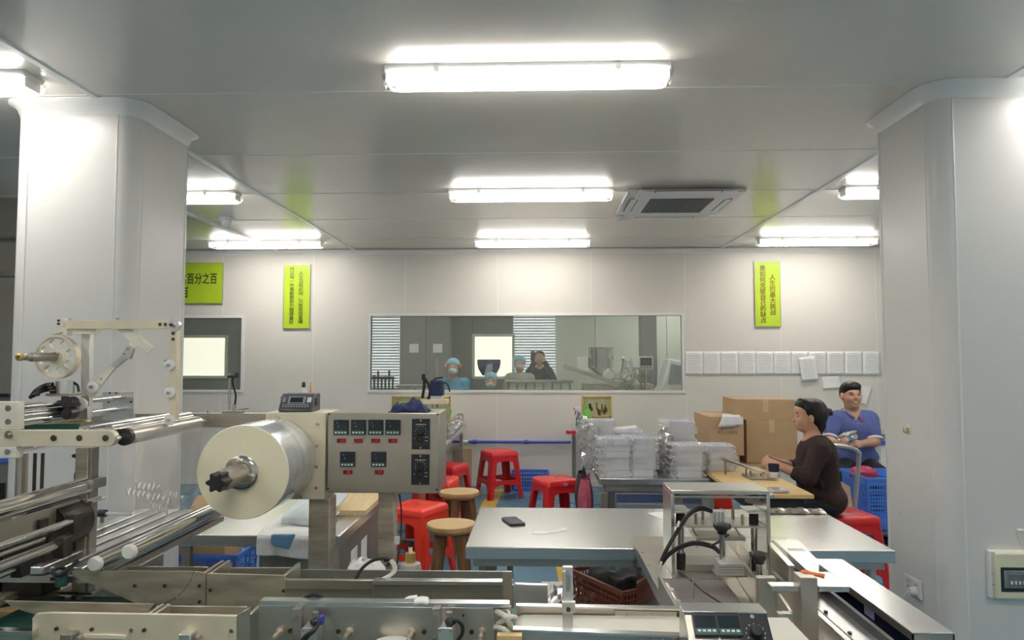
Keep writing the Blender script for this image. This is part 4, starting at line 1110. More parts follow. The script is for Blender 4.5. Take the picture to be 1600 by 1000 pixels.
# crumpled white tape curls on the film
t = thing('tape_scraps', 'crinkled white tape scraps stuck on the clear film', 'tape scraps', (XRL, 2.2, 1.1))
random.seed(2)
for k, (pxa, pya, pxb) in enumerate(((196, 768, 236), (212, 758, 252), (226, 775, 268), (262, 772, 288), (236, 790, 262))):
    pts = []
    for i in range(12):
        px = pxa + (pxb-pxa)*i/11; d = WX(px, pya + 8*i/11*random.uniform(0.2, 1.4) + (5 if i % 2 else -5), XRL+0.032)
        pts.append(d)
    MB().tube(pts, 0.0025, 6).build('scrap', 'white_plastic', t)

# ------------------------------------------------------------------ film roll stand, film roll
st = thing('film_stand', 'steel film stand with bolted plate and shaft for the roll', 'machine', (-0.85, 2.5, 0))
a = W(412, 780, YC); b = W(510, 645, YC)
ho = MB().box(a.x, b.x-0.001, YC, YC+0.17, a.z, b.z).build('plate_housing', 'cream_metal', st, bevel=0.002)
for px, py in ((496, 663), (495, 697), (495, 729), (494, 762)): bolt(ho, px, py, YC, 0.005, 'bolt', h=0.005, hexa=True)
for px, py in ((436, 654), (470, 776)): bolt(ho, px, py, YC, 0.006, 'bolt')
a = W(484, 770, YC+0.03); b = W(517, 770, YC+0.03)
MB().box(a.x, b.x, YC+0.02, YC+0.10, 0.0, W(500, 780, YC).z).build('post', 'steel_worn', st, bevel=0.003)
MB().box(a.x-0.10, b.x+0.10, YC-0.1, YC+0.22, 0.0, 0.02).build('foot_plate', 'steel_dark', st)
RYF = 2.16; rc = W(379, 738, RYF); RR = 73.5*RYF/FPX
def axis_pt(Y): return (rc.x, Y, rc.z)
ch = MB().cyl(axis_pt(RYF-0.02), axis_pt(YC+0.001), 0.034, n=24).build('shaft', 'steel', st)
MB().lathe([(0.050, 0.0), (0.052, -0.012), (0.046, -0.016), (0.036, -0.018)], axis_pt(RYF-0.001), (0, 1, 0), 24).build('chuck_flange', 'chrome', st)
for k in range(3):
    a = R(90+120*k+15)
    MB().cbox((rc.x+0.036*math.cos(a), RYF-0.028, rc.z+0.036*math.sin(a)), 0.026, 0.022, 0.018, Matrix.Rotation(-a, 3, 'Y')).build('chuck_jaw', 'steel', st, bevel=0.003)
prof = [(0.031, -0.018)]
for k in range(14):
    y = -0.03 - 0.0075*k; prof += [(0.028, y), (0.031, y-0.0035)]
prof += [(0.024, -0.14), (0.0, -0.14)]
MB().lathe(prof, axis_pt(RYF), (0, 1, 0), 20).build('threaded_nut', 'steel_worn', st)
kn = [((0.024 + 0.005*math.cos(6*2*PI*k/48))*math.cos(2*PI*k/48), (0.024 + 0.005*math.cos(6*2*PI*k/48))*math.sin(2*PI*k/48)) for k in range(48)]
MB().prism(kn, axis_pt(RYF-0.185), (1, 0, 0), (0, 0, 1), (0, 0.05, 0)).build('hand_knob', 'black_plastic', st, bevel=0.002)
t = thing('film_roll', 'big pale yellow roll of shrink film on the steel shaft', 'film roll', axis_pt((RYF+YC)/2))
rp_ = []
g = MB().lathe([(RR, 0.003), (RR*1.002, 0.006), (RR, 0.05), (RR*1.003, 0.12), (RR, 0.19), (RR, YC-RYF-0.006), (RR*0.99, YC-RYF-0.004)], axis_pt(RYF), (0, 1, 0), 72)
g.build('film_winding', 'film_side', t)
MB().lathe([(0.044, 0.0), (RR*0.6, 0.0005), (RR*0.985, 0.0), (RR, 0.003), (RR, 0.006)], axis_pt(RYF), (0, 1, 0), 72).build('end_face', 'film_end', t)
MB().lathe([(0.040, -0.003), (0.048, -0.003), (0.048, 0.002), (0.036, 0.002), (0.036, YC-RYF-0.01)], axis_pt(RYF), (0, 1, 0), 32).build('core', 'cardboard', t)

# film sheet running from roll down to the rollers
P = []
ra = Vector((rc.x-0.02, 0, rc.z-RR)); rb_ = Vector((c2.x+0.01, 0, c2.z+0.005))
for i in range(10):
    v = i/9
    P.append([(ra.x+(rb_.x-ra.x)*v, RYF+0.02+(0.2)*u/6 + 0.0, ra.z+(rb_.z-ra.z)*v - 0.02*math.sin(PI*v)) for u in range(7)])
tag(MB().grid(P).build('film_web', 'film_web', at=(rb_.x, RYF, rb_.z)), 'clear film sheet stretched from roll to lower rollers', 'film')

# ------------------------------------------------------------------ control cabinet
YK = 2.40
cc = thing('control_cabinet', 'steel control cabinet with six temperature controllers and two dials', 'control panel', (W(600, 700, YK).x, 2.5, 0))
a = W(511, 770, YK); b = W(686.5, 645.5, YK)
bx = MB().box(a.x, b.x, YK, YK+0.19, a.z, b.z).build('cabinet_box', 'steel', cc, bevel=0.002)
MB().box(a.x+0.002, b.x-0.002, YK-0.003, YK, a.z+0.002, b.z-0.002).build('front_panel', 'steel', bx, bevel=0.001)
for px, py in ((514.5, 647), (684, 647.5), (512.5, 763.5), (682.5, 765)): bolt(bx, px, py, YK-0.003, 0.0035, 'bolt_dark', 'screw', 0.002)
def on(px, py, dy=0.0): p = W(px, py, YK-0.003); p.y = YK-0.003-dy; return p
def controller(px, py, par):
    p = on(px, py); w_ = 0.025
    c_ = MB().box(p.x-w_, p.x+w_, p.y-0.008, p.y, p.z-w_, p.z+w_).build('controller', 'panel_black', par, bevel=0.0015)
    MB().box(p.x-w_+0.003, p.x+w_-0.003, p.y-0.0088, p.y-0.008, p.z-0.008, p.z+w_-0.003).build('display', 'screen_dark', c_)
    MB().box(p.x-w_+0.002, p.x+w_-0.002, p.y-0.0088, p.y-0.008, p.z-w_+0.002, p.z-0.010).build('key_strip', 'controller_green', c_)
    for k in range(4):
        xx = p.x - 0.016 + 0.0106*k
        MB().box(xx-0.003, xx+0.003, p.y-0.0096, p.y-0.0088, p.z-0.020, p.z-0.014).build('key', 'marking_white', c_)
    for dx_, dz_ in ((-0.012, 0.016), (-0.008, 0.004)):
        MB().box(p.x+dx_-0.001, p.x+dx_+0.001, p.y-0.0094, p.y-0.0088, p.z+dz_-0.001, p.z+dz_+0.001).build('indicator', 'marking_white', c_)
    return c_
def rocker(px, py, par, w_=0.0148):
    p = on(px, py)
    o = MB().box(p.x-w_, p.x+w_, p.y-0.004, p.y, p.z-0.0067, p.z+0.0067).build('rocker_switch', 'switch_bezel', par, bevel=0.001)
    MB().box(p.x-0.002, p.x+w_-0.003, p.y-0.007, p.y-0.004, p.z-0.0045, p.z+0.0045).build('rocker', 'red_switch', o, bevel=0.001)
for px in (533.5, 560.5, 587.5, 614.5): controller(px, 667.5, cc)
for px in (533.5, 560, 587, 614): rocker(px, 688.5, cc)
for px in (543.5, 592): controller(px, 717.5, cc)
for px in (543.5, 592.5): rocker(px, 737.5, cc)
for k, (px, py) in enumerate(((657.8, 678), (657, 733.5))):
    p = on(px, py); w_, h_ = 0.030, 0.050
    sp = MB().box(p.x-w_, p.x+w_, p.y-0.005, p.y, p.z-h_, p.z+h_).build('speed_dial_unit', 'panel_black', cc, bevel=0.001)
    MB().lathe([(0.0125, 0), (0.0125, -0.010), (0.011, -0.013), (0, -0.0132)], (p.x, p.y-0.005, p.z+0.010), (0, 1, 0), 20).build('dial', 'black_plastic', sp)
    for a in range(-120, 121, 30):
        ca, sa = math.sin(R(a)), math.cos(R(a))
        MB().cbox((p.x+0.0175*ca, p.y-0.0053, p.z+0.010+0.0175*sa), 0.0014, 0.0006, 0.0034, Matrix.Rotation(R(a), 3, 'Y')).build('dial_tick', 'marking_white', sp)
    MB().box(p.x-0.009, p.x+0.009, p.y-0.009, p.y-0.005, p.z-0.024, p.z-0.006).build('toggle', 'black_plastic', sp, bevel=0.001)
    for dx_, dz_, ww in ((0.019, -0.010, 0.005), (0.019, -0.022, 0.005), (-0.02, -0.014, 0.002), (0, 0.032, 0.018)):
        MB().box(p.x+dx_-ww, p.x+dx_+ww, p.y-0.0054, p.y-0.005, p.z+dz_-0.0008, p.z+dz_+0.0008).build('dial_print', 'marking_white', sp)
    for dz_ in (0.045, -0.045): MB().cyl((p.x, p.y-0.0065, p.z+dz_), (p.x, p.y-0.005, p.z+dz_), 0.0034, n=10).build('screw', 'bolt', sp)
for px, py, ww in ((556, 698.5, 0.05), (605, 698, 0.035), (658, 704.5, 0.028), (658, 760, 0.028)):
    p = on(px, py)
    for k in range(int(ww/0.007)):
        random.seed(int(px)+k); hh = random.uniform(0.002, 0.0042)
        MB().box(p.x-ww+0.014*k, p.x-ww+0.014*k+random.uniform(0.004, 0.010), p.y-0.0004, p.y, p.z-hh, p.z+hh*0.5).build('faded_print', 'steel_worn', bx)
a = W(592, 770, YK+0.05); b = W(617, 770, YK+0.05)
MB().box(a.x, b.x, YK+0.04, YK+0.10, 0.0, W(600, 770, YK).z).build('post', 'steel_worn', cc, bevel=0.003)
MB().box(a.x-0.08, b.x+0.08, YK-0.04, YK+0.2, 0.0, 0.02).build('foot_plate', 'steel_dark', cc)
p = W(619, 840, YK+0.04); MB().box(p.x-0.004, p.x+0.012, YK+0.03, YK+0.05, p.z-0.02, p.z+0.003).build('cable_clip', 'white_plastic', cc)
MB().tube(smooth_path([W(624, 772, YK+0.05), W(627, 800, YK+0.05), W(626, 840, YK+0.05), W(620, 885, YK), W(616, 930, YK)]), 0.0028).build('power_cord', 'black_rubber', cc)

# things standing on the cabinet tops
zt = W(510, 645, YC).z
# label printer
p = W(466, 640, YC+0.06)
t = thing('label_printer', 'grey desktop label printer on top of the film stand', 'printer', (p.x, YC+0.07, zt))
mat('printer_grey', (0.09, 0.09, 0.10), 0.45)
mat('printer_light', (0.30, 0.31, 0.33), 0.4)
y0 = YC+0.025; w_ = 0.058; h_ = 0.062
bd = MB().prism([(0, 0), (0.10, 0), (0.10, h_), (0.035, h_), (0, 0.012)], (p.x-w_, y0, zt), (0, 1, 0), (0, 0, 1), (2*w_, 0, 0)).build('body', 'printer_grey', t, bevel=0.004)
nrm = Vector((0, -(h_-0.012), 0.035)).normalized(); upv = Vector((0, 0.035, h_-0.012)).normalized()
def onp(u, v, d=0.0005): return Vector((p.x+u, y0, zt+0.012)) + upv*v + nrm*d
for u, v, a_, b_, mm, nm in ((0.0, 0.034, 0.030, 0.014, 'printer_light', 'screen_bezel'), (0, 0.034, 0.022, 0.010, 'screen_dark', 'screen'), (0, 0.010, 0.05, 0.009, 'panel_black', 'keypad'), (0.044, 0.034, 0.007, 0.01, 'marking_white', 'key_group'), (-0.044, 0.034, 0.005, 0.01, 'printer_light', 'key_group')):
    MB().prism([(-a_, -b_), (a_, -b_), (a_, b_), (-a_, b_)], onp(u, v, 0.0003 if nm == 'screen_bezel' else 0.0012), (1, 0, 0), upv, nrm*0.0012).build(nm, mm, bd)
for r_ in range(2):
    for k in range(10):
        MB().prism([(-0.0035, -0.0028), (0.0035, -0.0028), (0.0035, 0.0028), (-0.0035, 0.0028)], onp(-0.043+0.0096*k, 0.006+0.008*r_, 0.0024), (1, 0, 0), upv, nrm*0.0015).build('key', 'printer_light', bd)
link('logo_print', text_mesh('Aimo', 0.008, onp(-0.002, 0.0465, 0.0006), (1, 0, 0), upv, 0.0002), 'marking_white', bd, smooth=0)
MB().box(p.x+w_, p.x+w_+0.003, y0+0.04, y0+0.075, zt+0.02, zt+0.045).build('tape_slot', 'black_plastic', t)
MB().tube(smooth_path([(p.x-w_, y0+0.06, zt+0.01), (p.x-w_-0.006, y0+0.05, zt+0.03), (p.x-w_-0.004, y0+0.04, zt+0.05)]), 0.002).build('cord', 'black_rubber', t)
def bottle(px, Y, z, r, h, m, capm, lab, name='bottle', bulb=False):
    q = W(px, 640, Y)
    t = thing(name, lab, 'bottle', (q.x, Y, z))
    if bulb: MB().lathe([(r*0.5, 0), (r, h*0.18), (r*1.05, h*0.4), (r*0.5, h*0.62), (r*0.22, h*0.7), (r*0.14, h)], (q.x, Y, z+0.001)).build('bulb', m, t)
    else:
        MB().lathe([(r*0.9, 0), (r, h*0.05), (r, h*0.6), (r*0.6, h*0.75), (r*0.5, h*0.8)], (q.x, Y, z+0.001)).build('body', m, t)
        MB().lathe([(r*0.5, h*0.8), (r*0.5, h*0.95), (r*0.3, h)], (q.x, Y, z+0.001)).build('cap', capm, t)
bottle(474, YC+0.145, zt, 0.013, 0.098, 'white_plastic', 'black_plastic', 'small white bottle behind the label printer')
bottle(485, YC+0.145, zt, 0.012, 0.098, 'orange_plastic', 'orange_plastic', 'small orange squeeze bulb behind the label printer', 'squeeze_bulb', True)
# clamp stand on the back beam
p = W(358, 640, YC+0.035); zb_ = W(358, 646, YC+0.02).z
t = thing('clamp_stand', 'steel rod stand with black clamps behind the film roll', 'stand', (p.x, YC+0.035, zb_))
MB().box(p.x-0.02, p.x+0.045, YC+0.022, YC+0.06, zb_, zb_+0.008).build('foot', 'steel_dark', t, bevel=0.001)
MB().cyl((p.x, YC+0.035, zb_), (p.x, YC+0.035, W(358, 583, YC+0.03).z), 0.004).build('rod', 'chrome', t)
MB().cyl((p.x+0.018, YC+0.035, zb_), (p.x+0.018, YC+0.035, zb_+0.03), 0.006).build('rod_socket', 'chrome', t)
q = W(368, 588, YC+0.03)
MB().tube(smooth_path([(p.x+0.018, YC+0.035, zb_+0.02), (p.x+0.022, YC+0.035, zb_+0.06), (p.x+0.010, YC+0.035, q.z-0.02), (p.x+0.014, YC+0.035, q.z)]), 0.0035).build('hose', 'black_rubber', t)
MB().box(p.x-0.006, p.x+0.028, YC+0.028, YC+0.042, q.z-0.006, q.z+0.003).build('clamp', 'black_plastic', t, bevel=0.001)
MB().cyl((p.x+0.024, YC+0.035, q.z), (p.x+0.024, YC+0.035, q.z+0.012), 0.007).build('clamp_knob', 'black_plastic', t)
q2 = W(388, 638, YC+0.03); MB().cyl((p.x+0.03, YC+0.035, zb_+0.011), (q2.x, YC+0.035, zb_+0.016), 0.0025).build('side_rod', 'steel_dark', t)
# ================================================================== INFEED CONVEYOR ALONG THE BOTTOM
YB1, YB2, YF1, YF2 = 1.80, 1.92, 1.50, 1.58
ic = thing('infeed_conveyor', 'worn steel infeed conveyor trough with side plates along the bottom', 'conveyor', (-0.5, 1.7, 0))
# back trough, left half: curved plate
arc = [(302 - 0.0, 893)] + [(300 - 62*(1-math.cos(R(a)))/1.0, 893 + 51*math.sin(R(a))) for a in (15, 30, 45, 60, 75, 90)]
g1 = plate(ic, 'guide_plate', [(112, 892), (301, 893)] + [(299.5, 900), (294, 912), (283, 926), (268, 938), (252, 944)] + [(240, 945), (216, 944), (113, 899)], YB1, 0.006, 'steel_worn', 0)
for px, py in ((211, 915), (258, 915)): bolt(g1, px, py, YB1, 0.0042)
g2 = plate(ic, 'guide_plate', [(303.5, 893), (321, 895), (321, 948), (250, 948), (262, 943), (276, 934), (288, 923), (298, 908)], YB1, 0.006, 'steel_worn', 0.001)
for px, py in ((312, 915), (312, 940)): bolt(g2, px, py, YB1, 0.0042)
g3 = plate(ic, 'guide_plate', [(322.5, 896), (445, 899), (445, 949), (322.5, 949)], YB1, 0.006, 'steel_worn', 0.001)
for px, py in ((329, 922), (443.5, 923)): bolt(g3, px, py, YB1, 0.0042)
plate(ic, 'guide_plate', [(199, 885), (324, 886), (324, 920), (210, 920)], YB2, 0.006, 'steel', 0.001)
plate(ic, 'guide_plate', [(338, 887), (463, 887), (463, 925), (338, 925)], YB2, 0.006, 'steel', 0.001)
def cross(px_a, Ya, py_a, Yb, zdrop=0.09, m='steel'):
    p = W(px_a, py_a, Ya); MB().box(p.x-0.004, p.x+0.004, Ya, Yb, p.z-zdrop, p.z).build('cross_plate', m, ic, bevel=0.001)
for px in (318, 328, 444): cross(px, YB1+0.006, 895 if px < 400 else 899, YB2)
# back trough, right half
plate(ic, 'cover_plate', [(445, 905), (582, 906), (582, 950), (445, 950)], YB1-0.03, 0.008, 'steel', 0.001)
o = plate(ic, 'cover_plate', [(445.5, 906), (581, 907), (581, 922), (445.5, 921)], YB1-0.036, 0.006, 'steel', 0.001)
plate(ic, 'cover_plate', [(583, 909), (803, 914), (803, 950), (583, 950)], YB1-0.036, 0.010, 'steel', 0.001)
plate(ic, 'cover_lip', [(583, 907), (801, 909), (801, 915), (583, 914)], YB1-0.046, 0.024, 'steel_top', 0.001)
bp_ = plate(ic, 'back_rail', [(470, 890), (786, 893), (786, 935), (470, 930)], 2.02, 0.006, 'steel_dark', 0.001)
for px, py in ((524.5, 902), (711, 904), (745, 905)): bolt(bp_, px, py, 2.02, 0.003, 'bolt')
# belt and deck
def deck(pts, z, th, name, m, par=ic):
    P = [WZ(a, b, z) for a, b in pts]
    return MB().prism([(p.x, p.y) for p in P], (0, 0, z-th), (1, 0, 0), (0, 1, 0), (0, 0, th)).build(name, m, par, bevel=0.0005)
xl = -1.42; xr = W(803, 950, 1.56).x
MB().box(xl, xr, YF1-0.3, YB2+0.05, 0.855, 0.862).build('belt', 'green_belt', ic)
MB().box(xl+0.02, xr-0.02, YF1-0.28, YB2, 0.60, 0.853).build('frame_body', 'steel_dark', ic, bevel=0.003)
for xx in (-1.2, -0.15):
    for yy in (1.30, 1.85): MB().box(xx-0.02, xx+0.02, yy-0.02, yy+0.02, 0.0, 0.60).build('leg', 'steel_dark', ic, bevel=0.002)
# small blades and bolts on the belt at left
a = WZ(92, 921, 0.875); b = WZ(148, 921, 0.875)
MB().box(a.x, b.x, a.y-0.01, a.y+0.05, 0.863, 0.872).build('blade', 'chrome', ic, bevel=0.001)
for px, py in ((106, 936), (124, 936)):
    p = WZ(px, py, 0.862); MB().cyl((p.x, p.y, 0.862), (p.x, p.y, 0.868), 0.008, n=10).build('bolt', 'bolt', ic)
# front trough, left
plate(ic, 'guide_plate', [(6, 939), (240, 944), (228, 962), (60, 962), (20, 950)], YF2, 0.006, 'steel_worn', 0.001)
plate(ic, 'guide_plate', [(243, 947), (385, 948), (385, 962), (243, 962)], YF2, 0.006, 'steel', 0.001)
for px in (226, 236, 386): cross(px, YF1+0.006, 962 if px < 300 else 963, YF2, 0.08)
fp = plate(ic, 'front_plate', [(50, 966), (56, 959), (80, 957), (369, 962), (369, 1060), (50, 1060)], YF1, 0.008, 'cream_metal', 0.0015)
for px, py, mm in ((89, 982, 'bolt_dark'), (144, 983, 'bolt_dark'), (206, 984, 'bolt'), (226, 984, 'bolt_dark'), (362, 985, 'bolt')): bolt(fp, px, py, YF1, 0.004, mm)
plate(ic, 'end_plate', [(369.5, 962), (390, 949), (390, 1060), (369.5, 1060)], YF1+0.001, 0.006, 'steel', 0.001)
plate(fp, 'name_strip', [(130, 991), (195, 993), (195, 999), (130, 997)], YF1-0.004, 0.004, 'cream_light', 0.0005)
for px, py in ((109, 992), (293, 992)):
    p = W(px, py, YF1-0.012)
    MB().box(p.x-0.013, p.x+0.013, YF1-0.025, YF1, p.z-0.03, p.z+0.006).build('cylinder_block', 'alu' if px > 200 else 'steel_dark', fp, bevel=0.002)
    MB().cyl((p.x+0.02, YF1-0.02, p.z-0.006), (p.x+0.02, YF1, p.z-0.006), 0.005).build('cylinder_fitting', 'steel', fp)
plate(ic, 'drip_rail', [(-40, 984), (50, 987), (50, 996), (-40, 994)], YF1-0.02, 0.02, 'chrome', 0.001)
plate(ic, 'wood_rail', [(-40, 962), (-2, 955), (20, 956), (-2, 968), (-40, 985)], YF1-0.01, 0.03, 'rust_plate', 0.001)
# front plate, centre
fc = plate(ic, 'front_plate', [(404, 946), (771, 950), (771, 1060), (404, 1060)], YF1+0.03, 0.008, 'steel', 0.001)
plate(ic, 'front_lip', [(406, 938.5), (796, 943.5), (796, 950), (404, 946)], YF1+0.03, 0.024, 'steel_top', 0.0005)
ep = plate(ic, 'end_plate', [(772, 949), (799, 947), (799, 1060), (772, 1060)], YF1+0.05, 0.006, 'steel', 0.001)
for px in (463, 681):
    bk = plate(ic, 'bracket_block', [(px-6, 952), (px+7, 951), (px+7, 1060), (px-6, 1060)], YF1+0.01, 0.02, 'steel_dark', 0.001)
    for py in (964, 993): bolt(bk, px-1.5, py, YF1+0.01, 0.004, 'bolt')
for px in (437, 546, 644, 753):
    p = W(px, 987, YF1+0.03)
    b_ = MB().lathe([(0.009, 0), (0.009, -0.004), (0.006, -0.005), (0.006, -0.03), (0.0045, -0.031), (0.0045, -0.042)], (p.x, YF1+0.03, p.z), (0, 1, 0), 14).build('stud_bolt', 'steel_worn', ic)
for px, py in ((454, 985), (529, 986), (663, 987), (737, 987), (724, 961)): bolt(fc, px, py, YF1+0.03, 0.005 if py > 970 else 0.0025)
for px, my in ((487, 0), (698, 1)):
    p = W(px, 990, YF1+0.005)
    cy_ = MB().prism(rrect(0.032, 0.05, 0.006), (p.x, YF1-0.015, p.z-0.006), (1, 0, 0), (0, 0, 1), (0, 0.044, 0)).build('air_cylinder', 'alu', ic, bevel=0.001)
    for dx_, dz_ in ((-0.011, 0.014), (0.011, 0.014), (-0.011, -0.02), (0.011, -0.02)):
        MB().cyl((p.x+dx_, YF1-0.017, p.z+dz_), (p.x+dx_, YF1-0.013, p.z+dz_), 0.003, n=8).build('screw', 'bolt', cy_)
    q = W(px+3, 968, YF1)
    MB().cyl((q.x, YF1+0.01, q.z-0.012), (q.x, YF1+0.01, q.z+0.012), 0.007, n=8).build('valve', 'steel', cy_)
    MB().ball((q.x+0.004, YF1, q.z-0.004), 0.010, 1.2, 1, 0.8).build('valve_knob', 'black_plastic', cy_)
    if my: MB().tube(smooth_path([W(706, 969, YF1-0.005), W(715, 970, YF1-0.005), W(722, 978, YF1-0.005), W(722, 990, YF1-0.005), W(714, 1003, YF1-0.005)]), 0.004).build('hose', 'black_rubber', cy_)
    else:
        for k in range(3): MB().tube(smooth_path([W(500-2*k, 972+2*k, YF1-0.004), W(492-2*k, 985, YF1-0.02), W(478-3*k, 1000, YF1-0.022), W(474-3*k, 1030, YF1-0.02)]), 0.003).build('hose', 'black_rubber', cy_)
q = W(502, 969, YF1); MB().box(q.x-0.004, q.x+0.004, YF1-0.005, YF1+0.01, q.z-0.008, q.z+0.008).build('connector', 'blue_pipe', ic)
p = W(614, 998, YF1); MB().lathe([(0.045, -0.03), (0.042, -0.006), (0.02, 0.0), (0, 0.001)], (p.x, YF1-0.01, p.z), n=20).build('round_cap', 'white_plastic', ic)
# black cables along the lip, loop of cables behind
MB().tube(smooth_path([W(464, 950, YF1+0.06), W(472, 937, YF1+0.06), W(484, 930, YF1+0.06), W(496, 930, YF1+0.06), W(504, 936, YF1+0.06), W(507, 948, YF1+0.06)]), 0.005).build('cable', 'black_rubber', ic)
MB().tube(smooth_path([W(556, 905, 1.78), W(566, 888, 1.78), W(582, 876, 1.78), W(600, 872.5, 1.78), W(610, 875, 1.78)]), 0.004).build('cable', 'black_rubber', ic)
MB().tube(smooth_path([W(600, 876, 1.785), W(612, 875, 1.785), W(604, 885, 1.785)], 4), 0.004).build('cable_tie', 'black_rubber', ic)
for k in range(4):
    MB().tube(smooth_path([W(608+1.5*k, 875, 1.78), W(614+1.5*k, 884, 1.78), W(613+1.2*k, 894, 1.78), W(600+2*k, 903, 1.78), W(582+8*k, 908, 1.78)]), 0.0032).build('cable', 'cable_white', ic)
for k, (a_, b_) in enumerate((((775, 955), (800, 985)), ((778, 975), (805, 965)), ((772, 980), (800, 1000)))):
    MB().tube(smooth_path([W(a_[0], a_[1], YF1+0.04), W((a_[0]+b_[0])/2+4, (a_[1]+b_[1])/2-5, YF1+0.0), W(b_[0], b_[1], YF1+0.02)]), 0.006).build('hose', 'cable_white', ic)
p = W(787, 955, YF1+0.04); MB().tube(smooth_path([W(781, 955, YF1+0.045), W(790, 953, YF1+0.04), W(795, 958, YF1+0.03), W(794, 972, YF1+0.02)]), 0.004).build('hose', 'cable_white', ic)
# white glove on the lip, white rag, scrap on the rail
m = MB(); p = W(650, 940, YF1+0.07)
t = thing('glove', 'white knit glove lying on the conveyor cover', 'glove', (p.x, YF1+0.07, p.z))
base = WZ(632, 943, W(650, 943, 1.57).z)
z0 = W(650, 943.5, 1.57).z
MB().tube([W(628, 942, 1.57), W(640, 938.5, 1.57), W(652, 937.5, 1.57)], 0.008, 8, [0.006, 0.010, 0.011]).build('palm', 'white_cloth', t)
for k in range(4):
    MB().tube(smooth_path([W(648, 938+1.2*k, 1.57-0.012*k), W(660, 935.5+1.6*k, 1.57-0.012*k), W(669, 937+1.7*k, 1.57-0.012*k)]), 0.0055, 8).build('finger', 'white_cloth', t)

# soap pump bottle behind the back rail
p = W(641, 900, 2.15); zb = p.z
t = thing('pump_bottle', 'clear pump bottle with black nozzle behind the conveyor', 'bottle', (p.x, 2.15, 0.862))
clear_mat('clear_plastic', gloss=0.08, rough=0.1, haze=0.45)
zt_ = W(641, 878, 2.15).z
MB().lathe([(0.0, 0.0), (0.032, 0.0), (0.034, 0.004), (0.034, zt_-0.80-0.02), (0.030, zt_-0.80-0.004), (0.014, zt_-0.80)], (p.x, 2.15, 0.80)).build('body', 'clear_plastic', t)
MB().lathe([(0.015, 0), (0.015, 0.026), (0.013, 0.028)], (p.x, 2.15, zt_)).build('collar', 'brass_tape', t)
MB().lathe([(0.006, 0.028), (0.006, 0.05)], (p.x, 2.15, zt_), n=12).build('stem', 'white_plastic', t)
MB().lathe([(0.008, 0.045), (0.009, 0.06), (0.006, 0.064)], (p.x, 2.15, zt_), n=12).build('nozzle_head', 'black_plastic', t)
MB().box(p.x-0.026, p.x+0.012, 2.142, 2.158, zt_+0.058, zt_+0.066).build('nozzle', 'black_plastic', t, bevel=0.002)
t = thing('shelf_stand', 'low steel shelf behind the conveyor holding pump bottle', 'shelf', (p.x, 2.15, 0))
MB().box(W(540, 900, 2.1).x, W(668, 900, 2.1).x, 2.06, 2.26, 0.78, 0.798).build('shelf_board', 'steel', t, bevel=0.002)
for xx in (W(545, 900, 2.1).x, W(662, 900, 2.1).x):
    MB().box(xx-0.012, xx+0.012, 2.14, 2.17, 0.0, 0.78).build('leg', 'steel_dark', t)
# bunch of white net bag on that shelf
p = W(572, 888, 2.18)
m = MB()
m.ball((p.x, 2.16, p.z-0.02), 0.055, 1.15, 0.8, 1.0, 20, 14)
random.seed(8); m.v = [(v[0]+random.uniform(-0.007, 0.007), v[1]+random.uniform(-0.007, 0.007), max(0.80, v[2]+random.uniform(-0.007, 0.007))) for v in m.v]
tag(m.build('net_bag', 'white_plastic', at=(p.x, 2.16, 0.8)), 'crumpled white net bag behind the conveyor', 'bag')

# ------------------------------------------------------------------ conveyor section toward the right, with upright slotted bracket
oc = thing('discharge_conveyor', 'pale belt conveyor section with slotted upright at bottom centre', 'conveyor', (0.15, 1.6, 0))
yb = 1.72; yf = 1.50
zr = W(930, 948, yb).z
xa_, xb_ = W(806, 950, yb).x, W(1080, 950, yb).x
plate(oc, 'side_rail', [(808, 948), (1080, 954), (1080, 975), (808, 966)], yb, 0.006, 'steel', 0.001)
plate(oc, 'rail_lip', [(806, 946.5), (1080, 951.5), (1080, 955), (806, 949)], yb-0.01, 0.02, 'steel_top', 0.0005)
sp_ = plate(oc, 'splice_plate', [(961, 954), (1061, 956), (1061, 970), (961, 967)], yb-0.005, 0.005, 'steel', 0.0005)
for px in (980, 1001, 1018, 1036): bolt(sp_, px, 960, yb-0.005, 0.003, 'bolt')
bolt(sp_, 1062, 961, yb-0.006, 0.007)
zb_ = W(930, 975, 1.66).z
mat('belt_white', (0.72, 0.69, 0.60), 0.45, var=0.05)
MB().box(xa_+0.02, xb_+0.22, yf+0.006, yb-0.005, zb_-0.02, zb_).build('belt', 'belt_white', oc)
MB().cyl((xa_+0.02, yf+0.006, zb_-0.022), (xa_+0.02, yb-0.005, zb_-0.022), 0.022).build('belt_roller', 'belt_white', oc)
plate(oc, 'side_rail', [(798, 985), (1075, 996), (1075, 1060), (798, 1060)], yf, 0.006, 'steel', 0.001)
plate(oc, 'rail_lip', [(800, 983), (1075, 994), (1075, 998), (800, 987)], yf-0.004, 0.02, 'steel_top', 0.0005)
for px in (1000, 1018, 1035, 1052): bolt(oc, px, 999.5, yf-0.004, 0.003, 'bolt')
p = W(793, 985, yf); MB().box(p.x-0.02, p.x+0.03, yf-0.03, yf-0.01, p.z-0.06, p.z).build('wood_block', 'wood_seat', oc)
ub_ = plate(oc, 'slotted_upright', [(879.5, 886), (895, 886), (896, 1060), (878.5, 1060)], 1.60, 0.012, 'alu', 0.001)
P_ = W(887, 906, 1.60)
MB().prism(rrect(0.008, 0.034, 0.0038), (P_.x, 1.5985, P_.z), (1, 0, 0), (0, 0, 1), (0, 0.002, 0)).build('slot', 'dark_slot', ub_)
MB().prism(rrect(0.013, 0.04, 0.006), (P_.x, 1.594, P_.z-0.004), (1, 0, 0), (0, 0, 1), (0, 0.005, 0)).build('slider', 'steel', ub_, bevel=0.001)
plate(ub_, 'upper_block', [(879, 893), (884, 893), (884, 925), (879, 925)], 1.592, 0.01, 'alu', 0.001)
